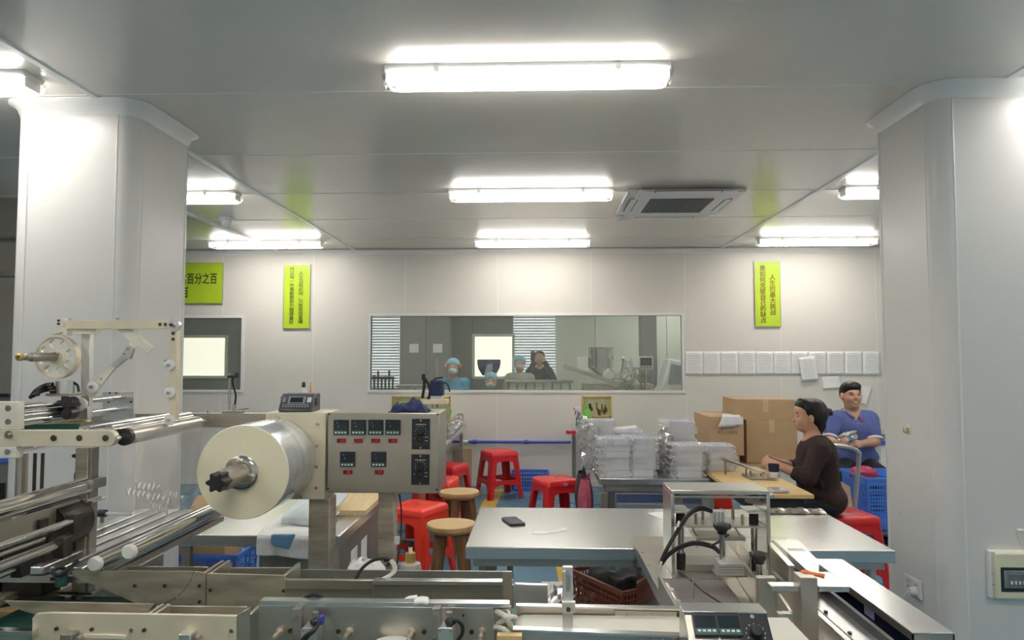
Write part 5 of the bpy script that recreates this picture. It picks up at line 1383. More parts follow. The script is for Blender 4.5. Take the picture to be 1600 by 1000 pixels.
plate(ub_, 'lower_block', [(878, 941), (899, 941), (899, 958), (878, 958)], 1.59, 0.012, 'alu', 0.001)
bolt(ub_, 888, 952, 1.59, 0.005)
MB().box(xa_+0.05, xb_+0.05, yf+0.03, yb-0.03, 0.55, zb_-0.06).build('frame_body', 'steel_dark', oc)
for xx in (xa_+0.1, xb_-0.05): MB().box(xx-0.02, xx+0.02, 1.58, 1.62, 0, 0.55).build('leg', 'steel_dark', oc)
plate(oc, 'white_cover', [(804, 912), (856, 914), (856, 946), (804, 945)], 1.80, 0.012, 'alu', 0.002)
m_ = plate(oc, 'end_bracket', [(785, 893), (800, 893), (800, 1000), (785, 1000)], 1.75, 0.004, 'steel', 0.0005)

# ------------------------------------------------------------------ RIGHT: PRESS WITH RAILS
BZ = 0.78
pm = thing('press_machine', 'steel sealing press with hand knobs and long guide rails at right', 'machine', (0.7, 2.2, 0))
A = WZ(985, 838, BZ); B = WZ(1032, 952, BZ)
MB().box(A.x, 0.76, 1.74, A.y, BZ-0.012, BZ).build('bed_plate', 'steel_x', pm, bevel=0.001)
MB().box(0.7605, 1.02, 2.38, A.y, BZ-0.012, BZ).build('bed_plate', 'steel_x', pm, bevel=0.001)
MB().box(A.x+0.004, 0.76, 1.78, 2.94, BZ-0.05, BZ-0.0125).build('bed_plate', 'steel', pm, bevel=0.001)
MB().box(A.x+0.01, 1.05, 1.74, 2.93, 0.10, BZ-0.051).build('machine_body', 'steel_mirror', pm, bevel=0.003)
for xx in (A.x+0.05, 1.0):
    for yy in (1.75, A.y-0.08): MB().lathe([(0.03, 0), (0.03, 0.015), (0.012, 0.02), (0.012, 0.1)], (xx, yy, 0), n=14).build('foot', 'black_rubber', pm)
for k in range(5):
    y = 2.1+0.17*k; MB().cyl((A.x+0.012, y, BZ), (A.x+0.012, y, BZ+0.002), 0.006, n=10).build('bolt', 'bolt', pm)
# press frame
FY0, FY1 = 2.50, 2.66; FZ = 1.065
fx0 = W(1048, 760, FY0).x; fx1 = W(1203, 760, FY0).x
MB().box(fx0, fx1, FY0, FY1, FZ-0.014, FZ).build('frame_top', 'steel_top', pm, bevel=0.002)
for xx in (fx0, fx1-0.012): MB().box(xx, xx+0.012, FY0, FY1, BZ, FZ-0.014).build('frame_side', 'steel_top', pm, bevel=0.002)
zr_ = W(1120, 776, FY0+0.02).z
MB().cyl((fx0+0.012, FY0+0.02, zr_), (fx1+0.02, FY0+0.02, zr_), 0.0055).build('cross_shaft', 'chrome', pm)
MB().cyl((fx1, FY0+0.05, zr_), (fx1+0.022, FY0+0.05, zr_), 0.008).build('shaft_end', 'white_plastic', pm)
for xx in (fx0+0.03, fx1-0.04):
    MB().cyl((xx-0.006, FY0+0.05, zr_), (xx+0.008, FY0+0.05, zr_), 0.013).build('collar', 'black_plastic', pm)
    MB().box(xx-0.018, xx+0.022, FY0+0.055, FY0+0.10, zr_-0.03, zr_+0.012).build('bearing_block', 'steel_dark', pm, bevel=0.002)
for s_, xx in ((0, fx0+0.042), (1, fx1-0.042)):
    z_a = W(1070, 797, FY0+0.05).z
    MB().box(xx-0.028, xx+0.028, FY0+0.01, FY0+0.12, z_a-0.003, z_a+0.003).build('flange', 'alu', pm, bevel=0.001)
    MB().cyl((xx, FY0+0.05, BZ), (xx, FY0+0.05, z_a), 0.011).build('guide_column', 'chrome', pm)
    MB().cyl((xx, FY0+0.05, BZ+0.005), (xx, FY0+0.05, BZ+0.06), 0.016).build('guide_bush', 'black_rubber', pm)
    MB().cyl((xx, FY0+0.05, z_a-0.045), (xx, FY0+0.05, z_a-0.004), 0.016).build('guide_bush', 'black_rubber', pm)
zm = W(1130, 822, FY0+0.02).z
hp = MB().box(fx0+0.016, fx1-0.016, FY0+0.01, FY0+0.15, zm-0.004, zm+0.002).build('moving_plate', 'steel_x', pm, bevel=0.001)
for px, yy in ((1087, 0.04), (1145, 0.12), (1160, 0.03), (1098, 0.12)):
    xx = W(px, 800, FY0+yy).x
    MB().cyl((xx, FY0+yy, zm), (xx, FY0+yy, zm+0.038), 0.0055, n=10).build('pin', 'steel', hp)
xx = W(1122, 800, FY0+0.06).x
cb_ = MB().box(xx-0.021, xx+0.021, FY0+0.05, FY0+0.09, zm+0.002, zm+0.042).build('air_cylinder', 'alu', hp, bevel=0.002)
for k in (-1, 0, 1): MB().box(xx+k*0.013-0.0015, xx+k*0.013+0.0015, FY0+0.048, FY0+0.05, zm+0.002, zm+0.042).build('groove', 'steel_dark', cb_)
MB().box(W(1088, 836, FY0).x, W(1165, 836, FY0).x, FY0+0.0, FY0+0.1, zm-0.045, zm-0.033).build('seal_bar', 'steel', pm, bevel=0.001)
for s_ in (W(1092, 830, FY0).x, W(1160, 830, FY0).x):
    MB().bar((s_-0.02, FY0+0.02, zm-0.004), (s_, FY0+0.02, zm-0.036), 0.008, 0.006).build('link', 'steel_dark', pm)
MB().box(fx0+0.05, fx1-0.05, FY0+0.04, FY0+0.15, BZ, BZ+0.025).build('lower_die', 'steel_dark', pm, bevel=0.002)
# cables
for k in range(2):
    MB().tube(smooth_path([W(1031+3*k, 881, 2.42), W(1040+2*k, 860, 2.43), W(1056+2*k, 832, 2.45), W(1075+2*k, 803+2*k, 2.47), W(1095, 793+3*k, 2.5), W(1112, 798+2*k, 2.54)]), 0.005).build('cable', 'black_rubber', pm)
    MB().tube(smooth_path([W(1031+3*k, 882, 2.41), W(1046, 864+3*k, 2.38), W(1064, 853+3*k, 2.35), W(1086, 847+3*k, 2.33), W(1112, 852+3*k, 2.32), W(1124, 862+2*k, 2.3)]), 0.005).build('cable', 'black_rubber', pm)
MB().tube(smooth_path([W(1110, 853, 2.3), W(1122, 847, 2.3), W(1134, 838, 2.3), W(1138, 836, 2.32)]), 0.004).build('cable', 'black_rubber', pm)
for px, py in ((1059, 818), (1088, 850), (1031, 881)):
    p = W(px, py, 2.36 if py > 840 else 2.45); MB().cyl((p.x-0.003, p.y-0.01, p.z-0.008), (p.x+0.003, p.y-0.01, p.z+0.01), 0.0045, n=8).build('cable_tie', 'white_plastic', pm)
# hand knobs
def knob(px, py, Y, zend, r=0.026):
    p = W(px, py, Y)
    MB().cyl((p.x, Y, zend), (p.x, Y, p.z), 0.009).build('spindle', 'chrome', pm)
    k_ = []
    for i in range(36):
        a = 2*PI*i/36; rr = r*(1+0.10*math.cos(5*a)); k_.append((rr*math.cos(a), rr*math.sin(a)))
    MB().prism(k_, (p.x, Y, p.z), (1, 0, 0), (0, 1, 0), (0, 0, 0.018)).build('hand_knob', 'black_plastic', pm, bevel=0.005)
    MB().lathe([(0.014, -0.014), (0.017, 0.0)], (p.x, Y, p.z), n=16).build('knob_neck', 'black_plastic', pm)
knob(1128, 827, 2.30, 0.84)
knob(1186, 873, 2.18, 0.80)
p = W(1141, 890, 2.28)
MB().box(p.x-0.038, p.x+0.038, 2.26, 2.33, p.z-0.014, p.z+0.024).build('clamp_block', 'alu', pm, bevel=0.002)
for k in (-1, 0, 1): MB().box(p.x-0.038, p.x+0.038, 2.259, 2.26, p.z+0.004+0.008*k, p.z+0.006+0.008*k).build('groove', 'steel_dark', pm)
MB().box(p.x-0.045, p.x+0.05, 2.27, 2.33, p.z-0.02, p.z-0.014).build('clamp_foot', 'steel', pm)
# dark conveyor belt between the side frames
zbl = 0.80
bw0 = WZ(1070, 935, zbl); 
mat('belt_grey', (0.16, 0.14, 0.13), 0.5, var=0.1)
MB().box(W(1062, 930, 2.05).x, W(1178, 930, 2.05).x, 1.86, 2.40, zbl-0.008, zbl).build('belt', 'belt_grey', pm)
for yy in (1.88, 2.39): MB().cyl((W(1062, 930, 2.05).x, yy, zbl-0.006), (W(1178, 930, 2.05).x, yy, zbl-0.006), 0.008).build('belt_nip_roller', 'chrome', pm)
xbk = W(1052, 925, 2.02).x
MB().box(xbk-0.008, xbk+0.002, 1.95, 2.22, BZ, 0.86).build('side_frame', 'steel', pm, bevel=0.001)
MB().cyl((xbk+0.015, 1.92, 0.838), (xbk+0.015, 2.2, 0.838), 0.008).build('adjust_shaft', 'steel', pm)
for yy in (2.02, 2.12): MB().cyl((xbk+0.015, yy, 0.838), (xbk+0.015, yy+0.02, 0.838), 0.013, n=6).build('shaft_nut', 'alu', pm)
MB().box(xbk, xbk+0.045, 1.90, 1.93, 0.80, 0.83).build('shaft_block', 'steel', pm, bevel=0.002)
MB().tube([W(1064, 893, 2.2), W(1100, 925, 2.0), W(1146, 955, 1.9)], 0.0025).build('sensor_wire', 'black_rubber', pm)
MB().cyl(W(1083, 905, 2.08), W(1083, 935, 2.08), 0.003).build('sensor_rod', 'steel', pm)
# guide rails running back
def rail(px, py, Z, Y0, Y1, th, hgt, m, name='guide_rail', lip=None):
    p = WZ(px, py, Z)
    o = MB().box(p.x, p.x+th, Y0, Y1, Z-hgt, Z).build(name, m, pm, bevel=0.001)
    if lip: MB().box(p.x, p.x+lip, Y0, Y1, Z, Z+0.003).build('rail_lip', 'steel_top', o)
    return o
def strip(name, pts, Z, dep, m):
    P = [WZ(a, b, Z) for a, b in pts]
    return MB().prism([(p.x, p.y) for p in P], (0, 0, Z-dep), (1, 0, 0), (0, 1, 0), (0, 0, dep)).build(name, m, pm, bevel=0.0006)
strip('guide_rail', [(1135, 846), (1139, 846), (1186, 907), (1181, 907)], 0.86, 0.078, 'steel_x')
strip('guide_rail', [(1149, 839), (1157, 839), (1178, 862), (1169, 862)], 0.872, 0.004, 'steel_top')
strip('guide_rail', [(1151, 840), (1154, 840), (1174, 862), (1171, 862)], 0.868, 0.08, 'steel_x')
strip('guide_rail', [(1190, 839), (1199, 839), (1242, 884), (1232, 884)], 0.885, 0.004, 'steel_top')
strip('guide_rail', [(1191, 840), (1194, 840), (1236, 885), (1232, 885)], 0.881, 0.098, 'steel_x')
strip('slot_bar', [(1202, 845), (1208, 845), (1259, 891), (1247, 891)], 0.84, 0.055, 'black_plastic')
strip('cover_box', [(1208, 843), (1247, 843), (1280, 877), (1279, 897), (1263, 893)], 0.865, 0.08, 'steel_top')
t_ = WZ(1240, 858, 0.866); MB().box(t_.x-0.02, t_.x+0.035, t_.y-0.02, t_.y+0.015, 0.865, 0.8655).build('paper_tag', 'paper', pm)
for px, py in ((1226, 873), (1242, 889)):
    q = WZ(px, py, 0.866); MB().cyl((q.x, q.y, 0.865), (q.x, q.y, 0.868), 0.004, n=8).build('bolt', 'bolt_dark', pm)
# support blocks, cross arm with orange lever
p = W(1200, 930, 1.98)
MB().box(W(1185, 930, 1.98).x, W(1214, 930, 1.98).x, 1.98, 2.005, 0.78, W(1200, 903, 1.98).z).build('support_block', 'steel', pm, bevel=0.002)
zt_ = W(1225, 912, 1.95).z
MB().box(W(1201, 912, 1.95).x, W(1250, 912, 1.95).x, 1.93, 1.965, zt_-0.014, zt_).build('cross_arm', 'steel_top', pm, bevel=0.001)
MB().box(W(1275, 912, 1.95).x, W(1322, 912, 1.95).x, 1.93, 2.06, zt_-0.014, zt_).build('cross_arm', 'steel_top', pm, bevel=0.001)
MB().box(W(1249, 930, 1.93).x, W(1276, 930, 1.93).x, 1.92, 1.975, 0.74, W(1260, 901, 1.93).z).build('support_block', 'steel', pm, bevel=0.002)
p = W(1257, 897, 1.97)
MB().cyl((p.x, 1.97, p.z-0.02), (p.x, 1.97, p.z+0.008), 0.009).build('lever_hub', 'orange_plastic', pm)
MB().tube([(p.x, 1.97, p.z+0.004), (p.x+0.02, 1.96, p.z+0.004), (p.x+0.045, 1.95, p.z+0.0)], 0.006, 8, [0.008, 0.005, 0.007]).build('clamp_lever', 'orange_plastic', pm)
MB().bar(W(1218, 932, 1.9), W(1236, 960, 1.75), 0.006, 0.014).build('bracket_arm', 'steel', pm)
p = W(1228, 965, 1.74); MB().box(p.x-0.02, p.x+0.012, 1.73, 1.75, p.z-0.02, p.z+0.012).build('bracket', 'steel', pm, bevel=0.001)
# rails toward the viewer
xx = W(1345, 1000, 1.75).x
rail(1272, 945, 0.80, 1.55, 2.0, 0.004, 0.12, 'steel_x', lip=None)
o = MB().box(xx-0.005, xx, 1.52, 2.36, 0.735, 0.83).build('guide_rail', 'steel_x', pm, bevel=0.001)
MB().box(xx-0.012, xx+0.002, 1.52, 2.36, 0.829, 0.834).build('rail_lip', 'steel_top', o)
MB().box(xx+0.03, xx+0.045, 1.52, 2.36, 0.735, 0.80).build('guide_rail', 'black_plastic', pm)
MB().box(xx+0.05, xx+0.14, 1.52, 2.36, 0.76, 0.775).build('channel_floor', 'alu', pm)
for yy in (1.68, 1.84, 2.0, 2.16): MB().cyl((xx+0.08, yy, 0.775), (xx+0.08, yy, 0.782), 0.006, n=8).build('bolt', 'bolt_dark', pm)
MB().box(xx+0.138, xx+0.15, 1.52, 2.36, 0.775, 0.80).build('channel_wall', 'black_plastic', pm)
# open channel rail, far right
cx0 = W(1393, 985, 1.86).x; zc_ = 0.82
ca = WZ(1290, 873, zc_); cb2 = WZ(1395, 988, zc_)
cx0 = (ca.x+cb2.x)/2; y0_, y1_ = cb2.y, ca.y
MB().box(cx0, cx0+0.105, y0_, y1_, zc_-0.004, zc_).build('rail_cover', 'steel_top', pm, bevel=0.001)
MB().box(cx0+0.101, cx0+0.105, y0_, y1_, zc_-0.09, zc_-0.004).build('rail_cover', 'steel_top', pm)
MB().box(cx0, cx0+0.105, y0_, y0_+0.004, zc_-0.09, zc_-0.004).build('rail_end', 'steel', pm)
MB().box(cx0, cx0+0.004, y0_, y1_, zc_-0.022, zc_-0.004).build('rail_cover', 'steel', pm)
mat('navy_strip', (0.012, 0.02, 0.06), 0.25)
MB().box(cx0+0.02, cx0+0.03, y0_+0.01, y1_-0.02, zc_-0.07, zc_-0.02).build('sensor_strip', 'navy_strip', pm)
MB().box(cx0+0.018, cx0+0.02, y1_-0.42, y1_-0.36, zc_-0.06, zc_-0.03).build('blue_label', 'lilac_print', pm)
MB().box(cx0+0.0, cx0+0.1, y0_-0.05, y1_, 0.55, zc_-0.091).build('rail_support', 'steel_dark', pm)
# control box of the press
cbx = thing('control_box', 'tilted steel control box with two controllers at bottom right', 'control panel', (W(1130, 980, 1.44).x, 1.4, 0.0))
TYB = 1.44; T0 = W(1068, 957, TYB); T1 = W(1196, 959, TYB)
upv = Vector((0, 0.12, 0.115)).normalized(); nrm = Vector((0, -0.115, 0.12)).normalized()
O_ = Vector(((T0.x+T1.x)/2, T0.y, T0.z)); wid = (T1.x-T0.x)
poly = [(TYB, T0.z), (TYB-0.14, T0.z-0.134), (TYB-0.14, T0.z-0.24), (TYB+0.045, T0.z-0.24), (TYB+0.045, T0.z)]
sh = MB().prism([(a, b) for a, b in poly], (T0.x, 0, 0), (0, 1, 0), (0, 0, 1), (wid, 0, 0)).build('shell', 'steel', cbx, bevel=0.002)
MB().box(T0.x-0.002, T1.x+0.002, TYB-0.005, TYB+0.047, T0.z, T0.z+0.004).build('top_lip', 'steel_top', sh, bevel=0.001)
def onb(u, v, d=0.0): return O_ + Vector((u, 0, 0)) - upv*v + nrm*d
def tile(name, u, v, w_, h_, d0, d1, m, par, bevel=0):
    return MB().prism([(-w_, -h_), (w_, -h_), (w_, h_), (-w_, h_)], onb(u, v, d0), (1, 0, 0), upv, nrm*(d1-d0)).build(name, m, par, bevel=bevel)
s_ = wid/127.0
for k, px in enumerate((1098-1132, 1134-1132)):
    u = px*s_
    c_ = tile('controller', u, 0.027, 0.023, 0.022, 0.0, 0.008, 'panel_black', cbx, 0.001)
    tile('display', u, 0.022, 0.020, 0.012, 0.008, 0.0088, 'screen_dark', c_)
    tile('key_strip', u, 0.041, 0.021, 0.006, 0.008, 0.0088, 'controller_green', c_)
    for j in range(4): tile('key', u-0.014+0.0094*j, 0.040, 0.003, 0.002, 0.0088, 0.0096, 'marking_white', c_)
    o_ = tile('rocker_switch', u-0.002, 0.066, 0.016, 0.008, 0.0, 0.004, 'switch_bezel', cbx, 0.001)
    tile('rocker', u-0.002, 0.066, 0.011, 0.006, 0.004, 0.009, 'red_switch', o_, 0.001)
u = (1172-1132)*s_
sp2 = tile('speed_dial_unit', u, 0.054, 0.030, 0.050, 0.0, 0.005, 'panel_black', cbx, 0.001)
MB().lathe([(0.012, 0), (0.012, 0.012), (0.010, 0.015), (0, 0.0152)], onb(u, 0.042, 0.005), nrm, 20).build('dial', 'black_plastic', sp2)
for a in range(-120, 121, 30):
    tile('dial_tick', u+0.018*math.sin(R(a)), 0.042-0.018*math.cos(R(a)), 0.0009, 0.0014, 0.005, 0.0056, 'marking_white', sp2)
MB().cyl(onb(u, 0.010, 0.005), onb(u, 0.010, 0.007), 0.004, n=10).build('screw', 'bolt', sp2)
tile('toggle', u, 0.072, 0.009, 0.008, 0.005, 0.009, 'black_plastic', sp2, 0.001)
tile('divider', (1155-1132)*s_, 0.05, 0.002, 0.05, 0.0, 0.003, 'steel_top', cbx)
tile('divider', (1116-1132)*s_, 0.05, 0.002, 0.05, 0.0, 0.003, 'steel_top', cbx)
MB().box(T0.x+0.02, T1.x-0.02, TYB-0.1, TYB+0.03, 0.5, T0.z-0.241).build('support', 'steel_dark', cbx)
MB().box(T0.x+0.05, T1.x-0.05, TYB-0.08, TYB, 0.0, 0.5).build('support_leg', 'steel_dark', cbx)
# ================================================================== GOODS AND SMALL THINGS
# smartphone and paper on the long table
p = WZ(802, 816, TZ)
t = thing('smartphone', 'dark smartphone lying on the long steel table', 'phone', (p.x, p.y, TZ))
o = MB().prism(rrect(0.075, 0.15, 0.012), (0, 0, 0.001), (1, 0, 0), (0, 1, 0), (0, 0, 0.008)).build('case', 'panel_black', None, bevel=0.002); o.parent = t
mat('phone_glass', (0.10, 0.11, 0.14), 0.08)
o2 = MB().prism(rrect(0.070, 0.145, 0.010), (0, 0, 0.009), (1, 0, 0), (0, 1, 0), (0, 0, 0.0012)).build('screen', 'phone_glass', None); o2.parent = t
t.rotation_euler = (0, 0, R(20))
def flat_sheet(pts, z, lab, name='paper_sheet', m='paper'):
    P = [WZ(a, b, z) for a, b in pts]; c = P[0]
    return tag(MB().prism([(q.x, q.y) for q in P], (0, 0, z+0.0006), (1, 0, 0), (0, 1, 0), (0, 0, 0.001)).build(name, m, at=(c.x, c.y, z)), lab, 'paper')
flat_sheet([(1012, 802), (1060, 798), (1066, 824), (1048, 818)], TZ, 'white paper on the long table beside press frame')
mat('water', (0.85, 0.86, 0.86), 0.25)
m = MB()
flat_sheet([(830, 832), (845, 830), (862, 829), (880, 825), (889, 826), (885, 829), (868, 832), (850, 835), (835, 835)], TZ, 'thin white strip of scrap film on the long table', 'film_scrap', 'water')
# thick grey mat/foil at far side of long table, right
a = WZ(1212, 793, TZ); b = WZ(1296, 793, TZ)
t = thing('foil_bundle', 'clear film covered bundle at far edge of the long table', 'bundle', (1.2, 3.66, TZ))
P = []; random.seed(4)
for i in range(6):
    P.append([(1.14+0.28*j/14, 3.60+0.022*i, TZ+0.004+0.018*math.sin(PI*(i)/5)*random.uniform(0.6, 1.2)) for j in range(15)])
mat('brown_wrap', (0.20, 0.16, 0.13), 0.25, 0.2, var=0.5, scale=40, coat=0.6)
MB().grid(P).build('wrap', 'brown_wrap', t, smooth=10)

# wrapped gift boxes
def wrapped_box_proto(seed):
    random.seed(seed)
    w, d, h = 0.145, 0.22, 0.040
    t = thing('wrapped_box', 'x', 'box', (0, 0, 0), 'film wrapped white boxes')
    bo = MB().box(-w/2, w/2, -d/2, d/2, 0.001, h-0.001).build('box_body', 'gift_box', t, bevel=0.002)
    MB().box(-w/2+0.004, -w/2+0.05, -d/2-0.0006, -d/2, 0.006, h-0.008).build('print_patch', 'lilac_print' if seed % 3 == 0 else 'paper', bo)
    MB().box(w/2-0.05, w/2-0.03, -d/2-0.0006, -d/2, 0.012, h-0.016).build('print_patch', 'paper_print', bo)
    MB().box(-w/2, w/2, -d/2, d/2, h-0.001, h-0.0005).build('lid_print', 'lilac_print' if seed % 2 else 'gift_box', bo)
    # crumpled film skirt at the ends
    n = 26
    for side in (-1, 1):
        g = MB(); rows = []
        for i in range(7):
            v = i/6; ext = (0.055 if side < 0 else 0.022)*v
            row = []
            for k in range(n):
                a = 2*PI*k/n
                cy = (d/2+0.002)*max(-1, min(1, 1.5*math.cos(a))); cz = h/2 + (h/2+0.001)*max(-1, min(1, 1.5*math.sin(a)))
                j = 0.011*v
                row.append((side*(w/2+ext) + random.uniform(-j, j), cy*(1-0.12*v)+random.uniform(-j, j), max(0.001, min(h+0.006, h/2+(cz-h/2)*(1-0.1*v)+random.uniform(-j, j)))))
            rows.append(row + [row[0]])
        g.grid(rows); g.build('film_end', 'wrap_film', t, smooth=0)
    f = MB(); P = []
    for i in range(2):
        P.append([(-w/2 + w*j/10, -d/2-0.0015-random.uniform(0, 0.0025), h*i) for j in range(11)])
    P.append([(-w/2 + w*j/10, -d/2+0.02, h+random.uniform(0, 0.002)) for j in range(11)])
    P.append([(-w/2 + w*j/10, d/2, h+random.uniform(0, 0.002)) for j in range(11)])
    f.grid(P).build('film_sheet', 'wrap_film', t, smooth=0)
    return t
protos = [wrapped_box_proto(s) for s in (1, 2, 3)]
used_b = set(); cnt = 0
TZ2 = 0.75
def stack(px, Y, n, desc, rz=0, z0=TZ2):
    global cnt
    x = W(px, 700, Y).x
    names_ = ['bottom', 'second', 'third', 'fourth', 'fifth', 'sixth', 'seventh', 'eighth', 'ninth']
    for k in range(n):
        pr_ = protos[cnt % 3]; cnt += 1
        o = pr_ if pr_.name not in used_b else copy_tree(pr_); used_b.add(pr_.name)
        random.seed(cnt*7)
        o.location = (x + random.uniform(-0.006, 0.006), Y + random.uniform(-0.008, 0.008), z0 + k*0.0402)
        o.rotation_euler = (0, 0, R(rz + random.uniform(-3, 3)))
        o['label'] = f'white film-wrapped box, {"top" if k == n-1 else names_[k]} of {desc}'
stack(962, 4.80, 6, 'front left stack on the table', 2)
stack(1002, 4.83, 6, 'front middle stack on the table', -2)
stack(1072, 4.80, 5, 'front right stack on the table', 2)
stack(938, 5.22, 8, 'tall left stack with bulging film')
stack(980, 5.25, 6, 'second row stack behind front middle one', 3)
stack(1062, 5.15, 8, 'tall right stack on the table', -3)
stack(1028, 5.12, 5, 'second row stack between middle and tall right stacks', 0)
stack(1120, 4.86, 4, 'short stack on the wooden board', 1, 0.779)
# bulging heap of loose film at the left side of the stacks
t = thing('film_heap', 'bulging heap of crumpled clear film left of wrapped boxes', 'film', (W(925, 700, 5.0).x, 5.0, TZ2))
for q_, (px, py, Y, sx, sz) in enumerate(((925, 700, 4.98, 0.085, 0.16), (912, 672, 5.25, 0.05, 0.10), (1030, 712, 4.95, 0.07, 0.10), (1040, 690, 5.0, 0.05, 0.09))):
    c = W(px, py, Y); g = MB(); g.ball(c, 1.0, sx, 0.12, sz, 22, 16); random.seed(q_)
    g.v = [(v[0]+random.uniform(-1, 1)*0.016, v[1]+random.uniform(-1, 1)*0.016, max(TZ2+0.002, v[2]+random.uniform(-1, 1)*0.016)) for v in g.v]
    g.build('film_clump', 'wrap_clear', t, smooth=0)
# spray bottle and red caps at table end
p = W(905, 660, 7.9)
mat('spray_blue', (0.16, 0.22, 0.28), 0.3); mat('green_plastic', (0.15, 0.55, 0.08), 0.35)
t = thing('spray_bottle', 'blue spray bottle with white and red trigger at the table end', 'bottle', (p.x, 7.9, TZ2))
MB().lathe([(0.035, 0), (0.04, 0.02), (0.038, 0.10), (0.018, 0.15), (0.016, 0.17)], (p.x, 7.9, TZ2+0.001)).build('body', 'spray_blue', t)
MB().box(p.x-0.05, p.x+0.02, 7.885, 7.915, TZ2+0.19, TZ2+0.225).build('trigger_head', 'white_plastic', t, bevel=0.005)
MB().box(p.x-0.06, p.x-0.045, 7.89, 7.91, TZ2+0.195, TZ2+0.222).build('nozzle', 'red_plastic', t, bevel=0.002)
MB().bar((p.x-0.035, 7.9, TZ2+0.19), (p.x-0.045, 7.9, TZ2+0.14), 0.012, 0.012, (0, 1, 0)).build('trigger', 'red_plastic', t)
MB().cyl((p.x, 7.9, TZ2+0.168), (p.x, 7.9, TZ2+0.195), 0.014).build('collar', 'white_plastic', t)
p = W(917, 650, 7.7)
t = thing('spray_bottle', 'green topped bottle beside blue spray bottle', 'bottle', (p.x, 7.7, TZ2))
MB().lathe([(0.04, 0), (0.043, 0.02), (0.043, 0.14), (0.03, 0.20), (0.016, 0.22)], (p.x, 7.7, TZ2+0.001)).build('body', 'green_plastic', t)
MB().lathe([(0.018, 0.22), (0.018, 0.26), (0.01, 0.28)], (p.x, 7.7, TZ2+0.001)).build('cap', 'green_plastic', t)
for k, px in enumerate((892, 900)):
    q = W(px, 664, 7.3)
    t = thing('tape_spool', ('left' if k == 0 else 'right') + ' small red tape spool at the end of the boxes table', 'tape', (q.x, 7.3, TZ2))
    MB().lathe([(0.03, 0), (0.05, 0), (0.05, 0.03), (0.03, 0.03), (0.03, 0)], (q.x, 7.3+0.0, TZ2+0.001)).build('spool', 'red_plastic', t)
    MB().lathe([(0.02, 0.002), (0.03, 0.002), (0.03, 0.028), (0.02, 0.028), (0.02, 0.002)], (q.x, 7.3, TZ2+0.001)).build('core', 'white_plastic', t)
# clear foam piece leaning near the hatch
p = W(938, 650, 6.6)
t = tag(MB().prism([(-0.10, 0), (0.12, 0), (0.10, 0.10), (0.02, 0.15), (-0.09, 0.07)], (p.x, 6.7, TZ2+0.001), (1, 0, 0), (0, 0.25, 1), (0, 0.012, 0)).build('foam_sheet', 'wrap_film', bevel=0.002, at=(p.x, 6.7, TZ2)), 'pale foam sheet leaning behind the tall left stack', 'sheet')
p = W(970, 663, 7.4)
t = thing('open_case', 'flat dark open case behind the wrapped boxes', 'case', (p.x, 7.4, TZ2))
MB().box(p.x-0.10, p.x+0.16, 7.3, 7.5, TZ2+0.001, TZ2+0.03).build('tray', 'dark_slot', t, bevel=0.003)
MB().prism([(0, 0), (0.28, 0.03), (0.28, 0.036), (0, 0.006)], (p.x-0.12, 7.3, TZ2+0.03), (1, 0, 0), (0, 0, 1), (0, 0.2, 0)).build('lid', 'white_plastic', t)
# hanging things at the left side of the boxes table
t = thing('power_strip', 'dark blue power strip hung on side of the boxes table', 'power strip', (RX0, 6.0, 0.6))
MB().box(RX0-0.022, RX0-0.002, 5.9, 6.05, 0.42, 0.70).build('body', 'blue_strip', t, bevel=0.003)
for k in range(3): MB().box(RX0-0.025, RX0-0.022, 5.93, 6.02, 0.45+0.08*k, 0.50+0.08*k).build('outlet', 'marking_white' if k else 'dark_slot', t)
MB().box(RX0-0.03, RX0-0.001, 5.80, 5.87, 0.36, 0.40).build('adapter', 'white_plastic', t, bevel=0.002)
mat('pink_cloth', (0.50, 0.10, 0.15), 0.7, var=0.35, scale=25, bump=0.3)
mat('dark_cloth', (0.05, 0.04, 0.06), 0.8, var=0.3, scale=25)
for k, (y, z0, z1, mm, lab) in enumerate(((5.05, 0.34, 0.68, 'pink_cloth', 'pink patterned cloth bag hung at table corner'), (5.45, 0.30, 0.66, 'dark_cloth', 'dark cloth bag hung beside the pink one'))):
    P = []
    for i in range(9):
        row = []
        for j in range(13):
            a = 2*PI*j/12; v = i/8; rr = 0.035 + 0.055*math.sin(PI*min(1, v*0.9+0.1))
            row.append((RX0-0.06+rr*0.55*math.cos(a)+0.006*math.sin(5*a+3*v), y+rr*1.5*math.sin(a), z0+(z1-z0)*(1-v)))
        P.append(row)
    t = thing('cloth_bag', lab, 'bag', (RX0-0.06, y, z0))
    MB().grid(P).build('pouch', mm, t)
    MB().tube(smooth_path([(RX0-0.06, y-0.06, z1-0.02), (RX0-0.03, y, z1+0.035), (RX0-0.06, y+0.06, z1-0.02)]), 0.006).build('strap', mm, t)
# jig and cup on the wooden table
p = W(1175, 725, 4.5); zt = 0.779
t = thing('sealing_jig', 'small chrome hand press jig on the wooden board', 'tool', (p.x, 4.5, zt))
for dx_ in (0.0, 0.07):
    MB().bar((p.x-0.15, 4.62+dx_, zt+0.10), (p.x+0.08, 4.50+dx_, zt+0.025), 0.008, 0.012).build('jig_arm', 'chrome', t)
MB().bar((p.x-0.15, 4.62, zt+0.10), (p.x-0.15, 4.70, zt+0.10), 0.01, 0.01).build('jig_crossbar', 'chrome', t)
MB().bar((p.x-0.12, 4.64, zt+0.085), (p.x+0.06, 4.55, zt+0.026), 0.06, 0.004).build('jig_plate', 'alu', t)
for xx, yy, hh in ((p.x-0.13, 4.63, 0.09), (p.x-0.02, 4.56, 0.05), (p.x+0.06, 4.52, 0.03), (p.x+0.02, 4.60, 0.04)):
    MB().cyl((xx, yy, zt), (xx, yy, zt+hh), 0.006, n=10).build('jig_leg', 'steel_dark', t)
